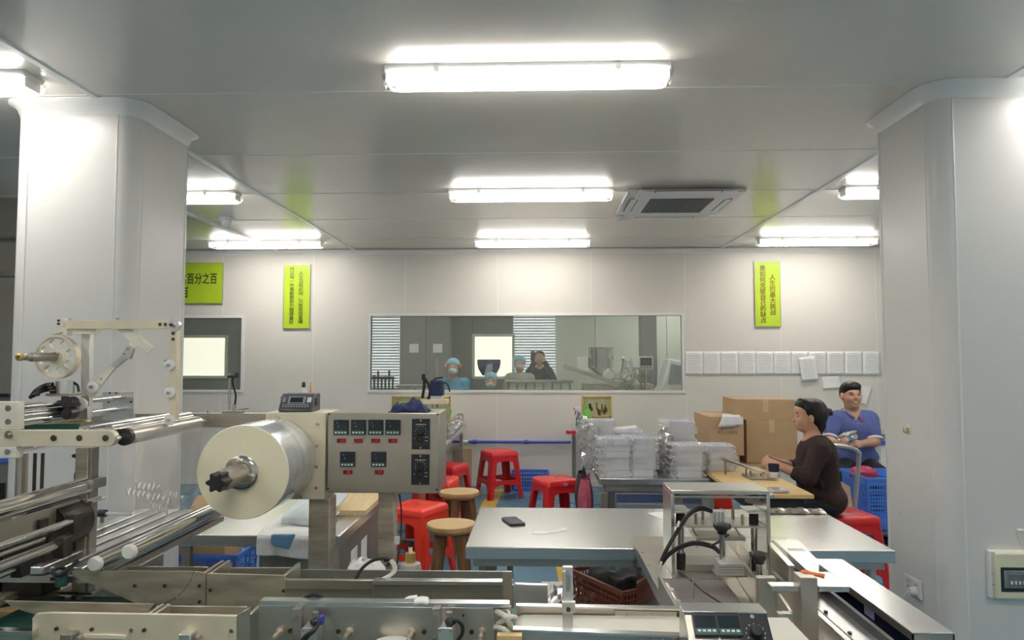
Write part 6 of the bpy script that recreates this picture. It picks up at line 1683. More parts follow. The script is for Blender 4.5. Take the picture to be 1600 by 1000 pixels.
MB().box(p.x-0.03, p.x+0.12, 4.42, 4.62, zt+0.0005, zt+0.010).build('jig_base', 'steel_dark', t, bevel=0.002)
for k in range(3):
    MB().cyl((p.x+0.02+0.03*k, 4.44, zt+0.01), (p.x+0.02+0.03*k, 4.44, zt+0.03), 0.008, n=8).build('jig_screw', 'chrome', t)
p = W(1209, 742, 4.45)
t = thing('paper_cup', 'dark blue and white cup under the woman\'s hands', 'cup', (p.x, 4.45, zt))
MB().lathe([(0.024, 0), (0.030, 0.035)], (p.x, 4.45, zt+0.012), n=20).build('cup_base', 'white_plastic', t)
MB().lathe([(0.030, 0.035), (0.034, 0.08), (0.031, 0.08), (0.027, 0.04)], (p.x, 4.45, zt+0.012), n=20).build('cup_band', 'navy_strip', t)
# metal clip plate at near corner of the wooden board
p = W(1214, 760, 4.05)
t = tag(MB().box(p.x-0.04, p.x+0.05, 4.0, 4.1, zt+0.001, zt+0.016).build('clear_tray', 'clear_plastic', bevel=0.003, at=(p.x, 4.05, zt)), 'clear plastic tray at the corner of the wooden board', 'tray')

# white towels on the bench
def cloth(name, lab, cols, m, cat='cloth'):
    """draped sheet: cols = grid of points"""
    t = thing(name, lab, cat, cols[0][0])
    g = MB().grid(cols); o = g.build('cloth', m, t, smooth=60)
    so = o.modifiers.new('s', 'SOLIDIFY'); so.thickness = 0.006; so.offset = 1
    sb = o.modifiers.new('sub', 'SUBSURF'); sb.levels = 1; sb.render_levels = 1
    return t
random.seed(11)
def drape(x0, x1, yb, yf, ztop, drop, sway, seed, hump=0.03):
    random.seed(seed); P = []; ph = random.random()*6
    n = 14; m_ = 16
    for i in range(n):
        row = []
        v = i/(n-1); 
        for j in range(m_):
            u = j/(m_-1)
            d = drop*(0.95+0.25*u+0.03*math.sin(6*u+ph))
            x = x0+(x1-x0)*u + sway*v*(0.5-u)
            if v < 0.5:
                y = yb+(yf-yb)*v/0.5; z = ztop + 0.008 + hump*abs(math.sin(4*u+ph+2*v))*(1-v)*1.2
            else:
                w_ = (v-0.5)/0.5; y = yf - 0.014 - 0.02*abs(math.sin(5*u+ph))*w_; z = ztop + 0.006 - d*w_
            row.append((x, y, z))
        P.append(row)
    return P
xa, xb = W(404, 830, 3.1).x, W(483, 830, 3.1).x
cloth('towel', 'white towel hanging over the bench edge beside the post', drape(xa-0.01, xb+0.03, 3.5, BY0, 0.75, 0.085, 0.02, 3, 0.012), 'white_cloth', 'towel')
mat('cloth_blue', (0.62, 0.68, 0.70), 0.85, var=0.05); mat('sky_cloth', (0.30, 0.54, 0.86), 0.8)
P = drape(xa+0.06, xb+0.04, 3.62, BY0+0.10, 0.805, 0.03, 0.02, 7, 0.05)
cloth('towel', 'pale blue-white towel heaped on the bench top', P, 'cloth_blue', 'towel')
p0 = W(428, 819, BY0); p1 = W(468, 819, BY0)
P = []
for i in range(4): P.append([(p0.x+(p1.x-p0.x)*j/5*(1-0.1*i), BY0-0.035-0.004*math.sin(2*j+i), 0.765-0.016*i-0.004*j*(i > 1)) for j in range(6)])
cloth('wipe_cloth', 'small bright blue wipe lying on the white towel', P, 'sky_cloth')
# blue rag on the cabinet
zt = W(600, 645.5, YK).z; p = W(641, 645, YK+0.06)
P = []; random.seed(21); n, m_ = 16, 24
for i in range(n):
    row = []
    for j in range(m_):
        u = j/(m_-1)*2-1; v = i/(n-1)*2-1
        e = max(0, 1-(abs(u)**2.2+abs(v)**2.2)); z = zt + 0.003 + 0.042*e**0.6*(0.75+0.25*math.sin(5*u+2*v)) + 0.010*e*math.sin(9*u+7*v)*math.cos(6*v-4*u)
        row.append((p.x+0.066*u*(1+0.06*math.sin(7*v)), p.y+0.05*v*(1+0.08*math.sin(8*u)), z))
    P.append(row)
t = thing('rag', 'crumpled navy blue rag on top of the control cabinet', 'rag', (p.x, p.y, zt))
o = MB().grid(P).build('cloth', 'navy_cloth', t, smooth=60); o.modifiers.new('s', 'SOLIDIFY').thickness = 0.004

# crate with dark jacket under the long table
lz = 0.30
t = thing('low_bench', 'low steel bench with foil under the long table', 'bench', (0.35, 3.3, 0))
MB().box(0.02, 0.72, 3.12, 3.98, lz-0.03, lz).build('bench_top', 'steel_top', t, bevel=0.003)
legs(t, 0.02, 0.72, 3.12, 3.98, lz-0.03, 0.015, 0.04, 'steel', True)
mat('terracotta', (0.36, 0.10, 0.045), 0.5, var=0.1)
c = W(966, 915, 3.66)
bt = basket('plastic_basket', 'terracotta plastic basket with a dark jacket under the long table', (0.0, 0.0, 0.0), 0.42, 0.28, 0.13, 'terracotta', cols=20, rows=3)
bt.location = (c.x, 3.66, lz+0.004); bt.rotation_euler = (0, 0, R(-58))
mat('jacket', (0.045, 0.042, 0.045), 0.7, var=0.3, scale=30, bump=0.4)
P = []; n, m_ = 18, 24
for i in range(n):
    row = []
    for j in range(m_):
        u = j/(m_-1)*2-1; v = i/(n-1)*2-1
        e = max(0, 1-(abs(u)**3+abs(v)**3)/1.0); z = lz + 0.075 + 0.085*min(1, e*2) + 0.016*math.sin(7*u+3*v)*math.cos(5*v-2*u)*e + 0.02*v
        q = Matrix.Rotation(R(-58), 3, 'Z') @ Vector((0.19*u, 0.12*v, 0))
        row.append((c.x+q.x, 3.66+q.y, z))
    P.append(row)
t = thing('jacket', 'dark crumpled jacket stuffed in the terracotta basket', 'clothing', (c.x, 3.66, lz+0.1))
o = MB().grid(P).build('cloth', 'jacket', t, smooth=60); o.modifiers.new('s', 'SOLIDIFY').thickness = 0.006
mat('teal_cord', (0.15, 0.45, 0.55), 0.4)
q = W(952, 889, 3.6)
tag(MB().tube(smooth_path([q+Vector((-0.03, 0, 0.005)), q+Vector((-0.02, 0, 0.02)), q+Vector((0.01, -0.01, 0.012)), q+Vector((0.035, -0.01, -0.012)), q+Vector((0.01, 0, -0.015)), q+Vector((-0.02, 0, -0.006)), q+Vector((-0.03, 0.01, 0.01))]), 0.003).build('lanyard', 'teal_cord', at=q), 'thin teal cord loop lying on the dark jacket', 'cord')
a = W(862, 930, 3.2); b = W(935, 945, 3.2)
P = []; random.seed(31)
for i in range(8): P.append([(0.05+0.26*j/14, 3.45+0.06*i, lz+0.006+random.uniform(0, 0.016)) for j in range(15)])
mat('foil', (0.72, 0.73, 0.74), 0.2, 0.9, var=0.1)
tag(MB().grid(P).build('foil_sheet', 'foil', smooth=0, at=(0.05, 3.45, lz)), 'crumpled silver foil on the low bench under the table', 'foil')

# drill-like dosing unit standing on the far left table
p = W(676, 620, 6.0); zt = 0.75
t = thing('dosing_unit', 'dark dosing machine with tubes behind the blue rag', 'machine', (p.x, 6.0, zt))
mat('dosing_blue', (0.02, 0.035, 0.09), 0.4)
MB().box(p.x-0.20, p.x+0.14, 5.85, 6.2, zt, zt+0.06).build('base', 'steel_dark', t, bevel=0.004)
for dx_ in (-0.06, 0.0, 0.08): MB().cyl((p.x+dx_, 6.0, zt+0.06), (p.x+dx_, 6.0, zt+0.42), 0.010).build('column', 'chrome', t)
MB().box(p.x-0.10, p.x+0.13, 5.95, 6.06, zt+0.38, zt+0.42).build('table_plate', 'cream_metal', t, bevel=0.003)
q = W(683, 605, 6.0)
MB().box(q.x-0.055, q.x+0.055, 5.95, 6.08, q.z-0.07, q.z+0.06).build('motor', 'dosing_blue', t, bevel=0.012)
MB().box(q.x-0.05, q.x+0.05, 5.96, 6.06, q.z-0.10, q.z-0.07).build('motor_foot', 'white_plastic', t, bevel=0.003)
for k, pts in enumerate(([(663, 590), (668, 598), (672, 612), (668, 628)], [(661, 586), (663, 600), (660, 622)], [(690, 597), (699, 600), (703, 612)], [(672, 600), (680, 592), (692, 590)])):
    MB().tube(smooth_path([W(a, b, 5.97) for a, b in pts]), 0.012 if k < 2 else 0.007).build('hose', 'black_rubber', t)
q = W(662, 590, 5.97); MB().box(q.x-0.015, q.x+0.015, 5.95, 5.99, q.z-0.02, q.z+0.03).build('valve', 'black_plastic', t, bevel=0.004)
MB().cyl(W(682, 560, 6.0), W(683, 595, 6.0), 0.005).build('antenna_rod', 'chrome', t)
MB().tube(smooth_path([W(692, 620, 6.0), W(698, 635, 6.0), W(704, 640, 6.0), W(703, 648, 6.0)]), 0.007).build('hose', 'green_plastic', t)
# jumble of tubes and bottles on that table beyond the cabinet
p = W(715, 672, 7.0)
t = thing('wire_rack', 'wire rack with clear tubing on the far left table', 'rack', (p.x, 7.2, zt))
x0, x1 = W(700, 670, 7.2).x, -0.84
for z_ in (zt+0.004, zt+0.12):
    for a, b in (((x0, 6.8), (x1, 6.8)), ((x1, 6.8), (x1, 8.2)), ((x1, 8.2), (x0, 8.2)), ((x0, 8.2), (x0, 6.8))):
        MB().cyl((*a, z_+0.006), (*b, z_+0.006), 0.006, n=8).build('rail', 'steel_dark', t)
for a in ((x0, 6.8), (x1, 6.8), (x1, 8.2), (x0, 8.2)): MB().cyl((*a, zt), (*a, zt+0.12), 0.006, n=8).build('upright', 'steel_dark', t)
random.seed(14)
for k in range(6):
    y = 6.9+0.2*k; MB().tube(smooth_path([(x0+0.02, y, zt+0.02), (x0+0.08, y+0.1, zt+0.03+random.uniform(0, 0.08)), (x1-0.06, y+0.05, zt+0.03+random.uniform(0, 0.08)), (x1-0.02, y-0.05, zt+0.02)]), 0.009).build('tubing', 'clear_plastic', t)
# background cabinet glimpsed at far left behind the machine
a = W(-60, 780, 4.9); b = W(17, 716, 4.9)
t = thing('tool_cart', 'dark tool cart with blue rim at the far left', 'cart', (b.x-0.2, 5.0, 0))
MB().box(b.x-0.6, b.x, 4.9, 5.3, 0.10, b.z-0.03).build('body', 'steel_dark', t, bevel=0.006)
MB().box(b.x-0.62, b.x+0.01, 4.88, 5.32, b.z-0.03, b.z).build('rim', 'blue_plastic', t, bevel=0.006)
for z_ in (0.25, 0.42, 0.58): MB().box(b.x-0.57, b.x-0.03, 4.892, 4.9, z_-0.07, z_+0.07).build('drawer', 'oily_dark', t, bevel=0.003)
for xx in (b.x-0.5, b.x-0.1):
    for yy in (4.98, 5.22): MB().cyl((xx-0.015, yy, 0.05), (xx+0.015, yy, 0.05), 0.05).build('caster', 'black_rubber', t)
# ================================================================== PEOPLE
def smin(a, b, k):
    if k <= 0: return np.minimum(a, b)
    h = np.clip(0.5 + 0.5*(b-a)/k, 0, 1)
    return b + (a-b)*h - k*h*(1-h)

def prim_dist(p, X):
    if p[0] == 'c':                                   # tapered capsule
        _, a, b, r0, r1, k = p
        a = np.array(a); b = np.array(b); d = b-a; L2 = max(d.dot(d), 1e-9)
        t = np.clip(((X-a) @ d)/L2, 0, 1)
        return np.linalg.norm(X - a - t[..., None]*d, axis=-1) - (r0 + (r1-r0)*t)
    _, c, r, rot, k = p                               # ellipsoid
    q = X - np.array(c)
    if rot is not None: q = q @ np.array(rot)
    r = np.array(r)
    k0 = np.linalg.norm(q/r, axis=-1); k1 = np.linalg.norm(q/(r*r), axis=-1)
    return k0*(k0-1.0)/np.maximum(k1, 1e-6)

def prim_box(p):
    if p[0] == 'c':
        a = np.array(p[1]); b = np.array(p[2]); r = max(p[3], p[4])
        return np.minimum(a, b)-r, np.maximum(a, b)+r
    c = np.array(p[1]); r = max(p[2]); return c-r, c+r

def sdf_mesh(prims, h, cuts=()):
    lo = np.min([prim_box(p)[0] for p in prims], axis=0) - 3*h
    hi = np.max([prim_box(p)[1] for p in prims], axis=0) + 3*h
    n = np.ceil((hi-lo)/h).astype(int) + 1
    F = np.full(n, 0.5, dtype=np.float32)
    def grid(s0, s1):
        ax = [lo[i] + h*np.arange(s0[i], s1[i]) for i in range(3)]
        return np.stack(np.meshgrid(*ax, indexing='ij'), axis=-1)
    for p in prims:
        a, b = prim_box(p); k = p[-1]; m = k + 3*h
        s0 = np.maximum(0, np.floor((a-m-lo)/h).astype(int)); s1 = np.minimum(n, np.ceil((b+m-lo)/h).astype(int)+1)
        sl = tuple(slice(s0[i], s1[i]) for i in range(3))
        F[sl] = smin(F[sl], prim_dist(p, grid(s0, s1)).astype(np.float32), k)
    for p in cuts:                                     # subtract
        if p[0] == 'plane':
            X = grid(np.zeros(3, int), n); d = (X - np.array(p[1])) @ np.array(p[2])
            F = np.maximum(F, d.astype(np.float32)); continue
        a, b = prim_box(p); k = p[-1]; m = k + 3*h
        s0 = np.maximum(0, np.floor((a-m-lo)/h).astype(int)); s1 = np.minimum(n, np.ceil((b+m-lo)/h).astype(int)+1)
        if np.any(s1 <= s0): continue
        sl = tuple(slice(s0[i], s1[i]) for i in range(3))
        F[sl] = -smin(-F[sl], prim_dist(p, grid(s0, s1)).astype(np.float32), k)
    # naive surface nets
    ins = F < 0
    c = [ins[i:n[0]-1+i, j:n[1]-1+j, k:n[2]-1+k] for i in (0, 1) for j in (0, 1) for k in (0, 1)]
    tot = sum(x.astype(np.int8) for x in c)
    act = (tot > 0) & (tot < 8)
    idx = np.argwhere(act); ids = np.full(act.shape, -1, dtype=np.int64); ids[act] = np.arange(len(idx))
    acc = np.zeros((len(idx), 3)); cn = np.zeros(len(idx))
    off = np.array([(i, j, k) for i in (0, 1) for j in (0, 1) for k in (0, 1)])
    for a in range(8):
        for b in range(a+1, 8):
            if np.abs(off[a]-off[b]).sum() != 1: continue
            fa = F[tuple((idx+off[a]).T)]; fb = F[tuple((idx+off[b]).T)]
            m = (fa < 0) != (fb < 0); t = np.zeros_like(fa); t[m] = fa[m]/(fa[m]-fb[m])
            pos = off[a] + t[:, None]*(off[b]-off[a]); acc[m] += pos[m]; cn[m] += 1
    V = lo + h*(idx + acc/cn[:, None])
    faces = []
    for ax in range(3):
        sl0 = [slice(None)]*3; sl1 = [slice(None)]*3; sl0[ax] = slice(0, n[ax]-1); sl1[ax] = slice(1, n[ax])
        A = ins[tuple(sl0)]; B = ins[tuple(sl1)]; e = np.argwhere(A != B)
        u, v = (ax+1) % 3, (ax+2) % 3
        ok = (e[:, u] > 0) & (e[:, v] > 0) & (e[:, u] < n[u]-1) & (e[:, v] < n[v]-1); e = e[ok]
        du = np.zeros(3, int); du[u] = 1; dv = np.zeros(3, int); dv[v] = 1
        q = np.stack([ids[tuple((e-du-dv).T)], ids[tuple((e-dv).T)], ids[tuple(e.T)], ids[tuple((e-du).T)]], axis=1)
        flip = ~A[tuple(e.T)]; q[flip] = q[flip][:, ::-1]; faces.append(q)
    Q = np.concatenate(faces); Q = Q[(Q >= 0).all(axis=1)]
    return V, Q

def sdf_obj(name, prims, h, m, parent, cuts=()):
    V, Q = sdf_mesh(prims, h, cuts)
    me = bpy.data.meshes.new(name); me.from_pydata(V.tolist(), [], Q.tolist())
    return link(name, me, m, parent, smooth=180)

def C(a, b, r0, r1=None, k=0.02): return ('c', tuple(a), tuple(b), r0, r0 if r1 is None else r1, k)
def E(c, r, k=0.02, rot=None): return ('e', tuple(c), r, rot, k)
def chain(pts, rs, k=0.01): return [C(pts[i], pts[i+1], rs[i], rs[i+1], k) for i in range(len(pts)-1)]
V3 = Vector

mat('skin', (0.62, 0.36, 0.24), 0.5, var=0.05, scale=14, sss=0.12)
mat('skin_tan', (0.58, 0.33, 0.21), 0.48, var=0.05, scale=14, sss=0.12)
mat('lip', (0.42, 0.15, 0.12), 0.45)
mat('teeth', (0.8, 0.78, 0.72), 0.3)
mat('eye_dark', (0.02, 0.015, 0.012), 0.2)
mat('hair_black', (0.014, 0.011, 0.010), 0.38, var=0.4, scale=60, stretch=(1, 1, 0.3), bump=0.4)
mat('sweater_brown', (0.040, 0.020, 0.018), 0.85, var=0.25, scale=60, bump=0.35)
mat('trousers_black', (0.016, 0.018, 0.024), 0.75, var=0.2, scale=25, bump=0.15)
mat('polo_blue', (0.085, 0.115, 0.30), 0.8, var=0.10, scale=40, bump=0.15)
mat('polo_trim', (0.70, 0.70, 0.72), 0.7)
mat('red_mark', (0.45, 0.03, 0.05), 0.6)
mat('shoe_black', (0.02, 0.02, 0.02), 0.45)

def hand(prims, wrist, palm_end, up, side, curl, r=0.0085, L=0.07, thumb=1):
    """palm with four curled fingers and a thumb; 'side' runs across the knuckles, 'curl' is where the fingers bend to"""
    w = V3(wrist); e = V3(palm_end); d = (e-w).normalized(); s = V3(side).normalized(); c = V3(curl).normalized()
    for t in (-1.2, -0.4, 0.4, 1.2): prims.append(C(w + s*0.012*t, e + s*0.014*t, 0.015, 0.012, 0.012))
    for i, (t, ll) in enumerate(((-1.5, 0.9), (-0.5, 1.05), (0.5, 1.0), (1.5, 0.8))):
        b = e + s*0.0165*t; l = L*ll
        k1 = b + (d*0.8 + c*0.35).normalized()*l*0.42; k2 = k1 + (d*0.15 + c).normalized()*l*0.33; k3 = k2 + (c - d*0.6).normalized()*l*0.25
        prims += chain([b, k1, k2, k3], [r*1.05, r, r*0.92, r*0.8], 0.003)
    b = w + (e-w)*0.35 - s*0.022*thumb
    prims += chain([b, b + (d*0.8 + c*0.5 - s*thumb*0.5).normalized()*0.035, b + (d + c*0.6).normalized()*0.062], [r*1.3, r*1.1, r*0.9], 0.006)

# ------------------------------------------------------------------ seated woman, in profile
YW0 = 4.82
def w_(px, py, Y=YW0): return W(px, py, Y)
woman = thing('person', 'woman in dark brown top with tied black hair seated at wooden table', 'person', (w_(1290, 790).x, YW0, 0))
hd = w_(1264, 648)
body = []
# head in profile facing left
body += [E(w_(1268.5, 645.5), (0.088, 0.074, 0.090), 0.02), E(w_(1258, 655), (0.060, 0.060, 0.075), 0.03), E(w_(1251, 668), (0.030, 0.034, 0.024), 0.03),
         E(w_(1250, 641), (0.036, 0.055, 0.040), 0.03), C(w_(1246, 648), w_(1240.3, 657), 0.008, 0.0115, 0.010), E(w_(1244.8, 664.5), (0.014, 0.022, 0.013), 0.012),
         E(w_(1251, 657, 4.785), (0.020, 0.018, 0.022), 0.03), E(w_(1251, 657, 4.855), (0.020, 0.018, 0.022), 0.03)]
body += [E(w_(1268, 655, 4.742), (0.018, 0.009, 0.028), 0.006), E(w_(1268, 655, 4.898), (0.018, 0.009, 0.028), 0.006)]
body += [C(w_(1268, 668), w_(1271, 695), 0.050, 0.058, 0.03)]
# torso
torso = [E(w_(1276, 712), (0.112, 0.150, 0.125), 0.05), E(w_(1277, 745), (0.122, 0.150, 0.14), 0.05), E(w_(1287, 778), (0.125, 0.175, 0.105), 0.05),
         C(w_(1277, 699, 4.70), w_(1277, 699, 4.94), 0.055, 0.055, 0.05)]
body += torso
nS, nE, nW = w_(1280, 705, 4.66), w_(1262, 747, 4.60), w_(1214, 727, 4.67)
fS, fE, fW = w_(1273, 705, 4.98), w_(1246, 732, 5.02), w_(1212, 721, 4.87)
body += [C(nS, nE, 0.046, 0.038, 0.03), C(nE, nW, 0.038, 0.024, 0.02), C(fS, fE, 0.046, 0.038, 0.03), C(fE, fW, 0.038, 0.024, 0.02)]
hand(body, nW, w_(1201, 721, 4.71), None, (0.2, 0.6, 0.75), (-0.25, 0.75, -0.5), L=0.062)
hand(body, fW, w_(1200, 716.5, 4.84), None, (-0.2, 0.6, -0.75), (-0.25, -0.75, -0.4), L=0.062, thumb=-1)
hipn, hipf = w_(1288, 786, 4.73), w_(1288, 786, 4.92)
kn, kf = V3((hipn.x-0.40, 4.70, 0.535)), V3((hipf.x-0.40, 4.95, 0.535))
an, af = V3((kn.x-0.02, 4.70, 0.10)), V3((kf.x-0.02, 4.95, 0.10))
legp = []
for h_, k_, a_ in ((hipn, kn, an), (hipf, kf, af)):
    legp += [C(h_, k_, 0.078, 0.056, 0.03), C(k_, a_, 0.052, 0.034, 0.02)]
    body += [C(h_, k_, 0.070, 0.050, 0.03), C(k_, a_, 0.045, 0.028, 0.02), C(a_+V3((0.03, 0, -0.06)), a_+V3((-0.14, 0, -0.068)), 0.03, 0.024, 0.02), C(a_, a_+V3((0.02, 0, -0.05)), 0.03, 0.032, 0.02)]
sdf_obj('body', body, 0.006, 'skin', woman)
def grow(ps, d): return [(p[0], p[1], p[2], p[3]+d, p[4]+d, p[5]) if p[0] == 'c' else ('e', p[1], tuple(r+d for r in p[2]), p[3], p[4]) for p in ps]
sl_n = nE + (nW-nE)*0.34; sl_f = fE + (fW-fE)*0.30
top = grow(torso, 0.012) + [C(nS, nE, 0.064, 0.054, 0.03), C(nE, sl_n, 0.054, 0.046, 0.02), C(fS, fE, 0.064, 0.054, 0.03), C(fE, sl_f, 0.054, 0.046, 0.02)]
top += [C(w_(1262, 768, 4.68), w_(1306, 786, 4.70), 0.03, 0.03, 0.03), C(w_(1300, 700, 4.75), w_(1303, 770, 4.72), 0.012, 0.02, 0.03), C(w_(1270, 725, 4.62), w_(1283, 760, 4.66), 0.010, 0.014, 0.02)]
sdf_obj('top', top, 0.0065, 'sweater_brown', woman, cuts=[E(w_(1262, 678), (0.060, 0.062, 0.050), 0.01)])
sdf_obj('trousers', legp + [E(w_(1287, 785), (0.12, 0.178, 0.082), 0.05)], 0.008, 'trousers_black', woman)
hair = [E(w_(1270, 642.5), (0.092, 0.082, 0.089), 0.02), E(w_(1275, 651), (0.068, 0.080, 0.080), 0.03), E(w_(1255, 632), (0.050, 0.070, 0.045), 0.03), E(w_(1280, 668), (0.036, 0.055, 0.03), 0.02),
        C(w_(1287, 646), w_(1295, 644), 0.030, 0.026, 0.012), C(w_(1295, 644), w_(1300, 648), 0.020, 0.008, 0.01), C(w_(1262, 640, 4.745), w_(1262.5, 668, 4.745), 0.012, 0.006, 0.012), C(w_(1288, 665, 4.78), w_(1283, 680, 4.78), 0.012, 0.004, 0.012)]
sdf_obj('hair', hair, 0.0055, 'hair_black', woman, cuts=[E(w_(1246.5, 659), (0.068, 0.12, 0.088), 0.008), E(w_(1268, 657, 4.735), (0.024, 0.03, 0.034), 0.006)])
for Y in (4.785, 4.855):
    p = w_(1247.2, 650.5, Y); MB().ball(p, 0.007, 1.0, 1.2, 0.6).build('eye', 'eye_dark', woman)
    q = w_(1246.2, 646, Y); MB().tube([q+V3((0.018, 0.0, 0.0)), q+V3((0.0, 0, 0.006)), q+V3((-0.006, 0.004, 0.002))], 0.0035, 6).build('eyebrow', 'hair_black', woman)
p = w_(1243, 664.2); MB().ball(p, 0.010, 0.9, 1.6, 0.5).build('lips', 'lip', woman)
for a_ in (an, af):
    g = [C(a_+V3((0.035, 0, -0.062)), a_+V3((-0.15, 0, -0.068)), 0.036, 0.030, 0.02)]
    sdf_obj('shoe', g, 0.008, 'shoe_black', woman, cuts=[('plane', (0, 0, 0.001), (0, 0, -1))])
# white pouch in her hands
q = w_(1205, 726, 4.76)
t = thing('white_pouch', 'small white pouch held in the woman\'s hands', 'pouch', q)
P = []
for i in range(7):
    P.append([q + V3((-0.022 + 0.04*j/4 + 0.012*i/6*1.6, 0.004*math.sin(3*j+i), 0.01 - 0.105*i/6)) for j in range(5)])
o = MB().grid(P).build('pouch', 'paper', t); o.modifiers.new('s', 'SOLIDIFY').thickness = 0.004

# ------------------------------------------------------------------ seated man facing the viewer
YM = 6.6
def m_(px, py, Y=YM): return W(px, py, Y)
man = thing('person', 'man in blue polo shirt sitting by the wall with silver bag', 'person', (m_(1336, 700).x, YM, 0))
hc = m_(1330, 617)
body = [E(hc + V3((0, 0.01, 0.012)), (0.079, 0.095, 0.100), 0.02), E(hc + V3((0, -0.022, -0.045)), (0.070, 0.065, 0.075), 0.03), E(hc + V3((0, -0.045, -0.098)), (0.036, 0.034, 0.024), 0.03),
        C(hc + V3((0, -0.088, 0.008)), hc + V3((0, -0.103, -0.026)), 0.008, 0.014, 0.012), E(hc + V3((0.036, -0.062, -0.03)), (0.026, 0.024, 0.024), 0.02), E(hc + V3((-0.036, -0.062, -0.03)), (0.026, 0.024, 0.024), 0.02),
        E(hc + V3((0, -0.078, 0.022)), (0.052, 0.016, 0.012), 0.02)]
for s in (-1, 1): body.append(E(hc + V3((0.083*s, 0.006, -0.012)), (0.012, 0.020, 0.032), 0.006))
nk = m_(1331, 645.5, 6.62)
body += [C(hc + V3((0, 0.005, -0.06)), nk, 0.056, 0.062, 0.03)]
torso = [E(m_(1334, 668, 6.63), (0.175, 0.112, 0.128), 0.05), E(m_(1336, 698, 6.63), (0.155, 0.115, 0.13), 0.05), E(m_(1338, 720, 6.66), (0.165, 0.13, 0.10), 0.05),
         C(m_(1309, 652.5, 6.63), m_(1356, 652.5, 6.63), 0.060, 0.060, 0.05)]
body += torso
rS, rE, rW = m_(1303, 656, 6.62), m_(1297, 688, 6.52), m_(1304, 692, 6.30)
lS, lE, lW = m_(1361, 656, 6.62), m_(1367, 690, 6.52), m_(1346, 694, 6.32)
body += [C(rS, rE, 0.052, 0.042, 0.03), C(rE, rW, 0.042, 0.030, 0.02), C(lS, lE, 0.052, 0.042, 0.03), C(lE, lW, 0.042, 0.030, 0.02)]
hand(body, rW, m_(1312, 690, 6.24), None, (0.0, 0.3, 0.95), (0.9, -0.3, 0.1), r=0.0095, L=0.075)
hand(body, lW, m_(1336, 692, 6.27), None, (0.0, 0.3, 0.95), (-0.9, -0.3, 0.1), r=0.0095, L=0.075)
legp = []
for s, hx, kx in ((-1, 1324, 1316), (1, 1354, 1374)):
    h_ = m_(hx, 728, 6.64); k_ = V3((m_(kx, 730, 6.27).x, 6.29, 0.535)); a_ = V3((k_.x, 6.33, 0.10))
    legp += [C(h_, k_, 0.095, 0.070, 0.03), C(k_, a_, 0.064, 0.048, 0.02)]
    body += [C(h_, k_, 0.082, 0.060, 0.03), C(k_, a_, 0.052, 0.036, 0.02), C(a_+V3((0, 0.03, -0.06)), a_+V3((0, -0.15, -0.066)), 0.034, 0.028, 0.02), C(a_, a_+V3((0, 0.02, -0.05)), 0.036, 0.036, 0.02)]
    g = [C(a_+V3((0, 0.03, -0.060)), a_+V3((0, -0.15, -0.064)), 0.042, 0.036, 0.02)]
    sdf_obj('shoe', g, 0.008, 'shoe_black', man, cuts=[('plane', (0, 0, 0.001), (0, 0, -1))])
sdf_obj('body', body, 0.006, 'skin_tan', man)
se_r = rS + (rE-rS)*0.62; se_l = lS + (lE-lS)*0.62
shirt = grow(torso[:3], 0.014) + grow(torso[3:], 0.008) + [C(rS, se_r, 0.068, 0.064, 0.03), C(lS, se_l, 0.068, 0.064, 0.03), C(m_(1309, 712, 6.58), m_(1364, 714, 6.58), 0.05, 0.05, 0.04)]
dr_, dl_ = (rE-rS).normalized(), (lE-lS).normalized()
sdf_obj('polo_shirt', shirt, 0.007, 'polo_blue', man, cuts=[E(nk + V3((0, -0.075, 0.004)), (0.034, 0.07, 0.058), 0.008), E(nk + V3((0, 0, 0.03)), (0.062, 0.068, 0.05), 0.008)])
for S_, E_, d_ in ((rS, se_r, dr_), (lS, se_l, dl_)):
    MB().cyl(E_ + d_*0.045, E_ + d_*0.062, 0.0665, 0.0655, n=24).build('sleeve_band', 'polo_trim', man)
for s in (-1, 1):
    pts = [nk + V3((0.064*s, 0.045, 0.028)), nk + V3((0.070*s, -0.01, 0.016)), nk + V3((0.052*s, -0.066, -0.008)), nk + V3((0.022*s, -0.096, -0.04))]
    MB().tube(smooth_path(pts), 0.013, 8, None).build('collar', 'polo_blue', man)
p = nk + V3((0.0, -0.128, -0.078)); MB().ball(p, 0.005, 1, 0.5, 1).build('button', 'polo_trim', man)
p = m_(1348, 657, 6.5); q = torso[0]
MB().ball(V3((p.x, 6.514, p.z)), 0.015, 1.1, 0.5, 0.9, 7, 5).build('chest_logo', 'red_mark', man)
sdf_obj('trousers', legp + [E(m_(1338, 726, 6.67), (0.168, 0.135, 0.085), 0.05)], 0.008, 'trousers_black', man)
hair = [E(hc + V3((0, 0.022, 0.040)), (0.089, 0.098, 0.085), 0.02), E(hc + V3((0, -0.03, 0.080)), (0.074, 0.062, 0.040), 0.02), E(hc + V3((0, 0.05, 0.0)), (0.082, 0.065, 0.075), 0.02)]
sdf_obj('hair', hair, 0.0055, 'hair_black', man, cuts=[E(hc + V3((0, -0.085, -0.045)), (0.078, 0.085, 0.082), 0.006), E(hc + V3((0.088, 0.0, -0.02)), (0.02, 0.03, 0.045), 0.006), E(hc + V3((-0.088, 0.0, -0.02)), (0.02, 0.03, 0.045), 0.006)])
for s in (-1, 1):
    MB().ball(hc + V3((0.031*s, -0.083, 0.003)), 0.009, 1.3, 0.7, 0.5).build('eye', 'eye_dark', man)
    q = hc + V3((0.031*s, -0.088, 0.026)); MB().tube([q+V3((-0.02, 0.006, -0.003)), q+V3((0, 0, 0.003)), q+V3((0.02, 0.006, -0.003))], 0.0042, 6).build('eyebrow', 'hair_black', man)
m2 = hc + V3((0, -0.090, -0.062))
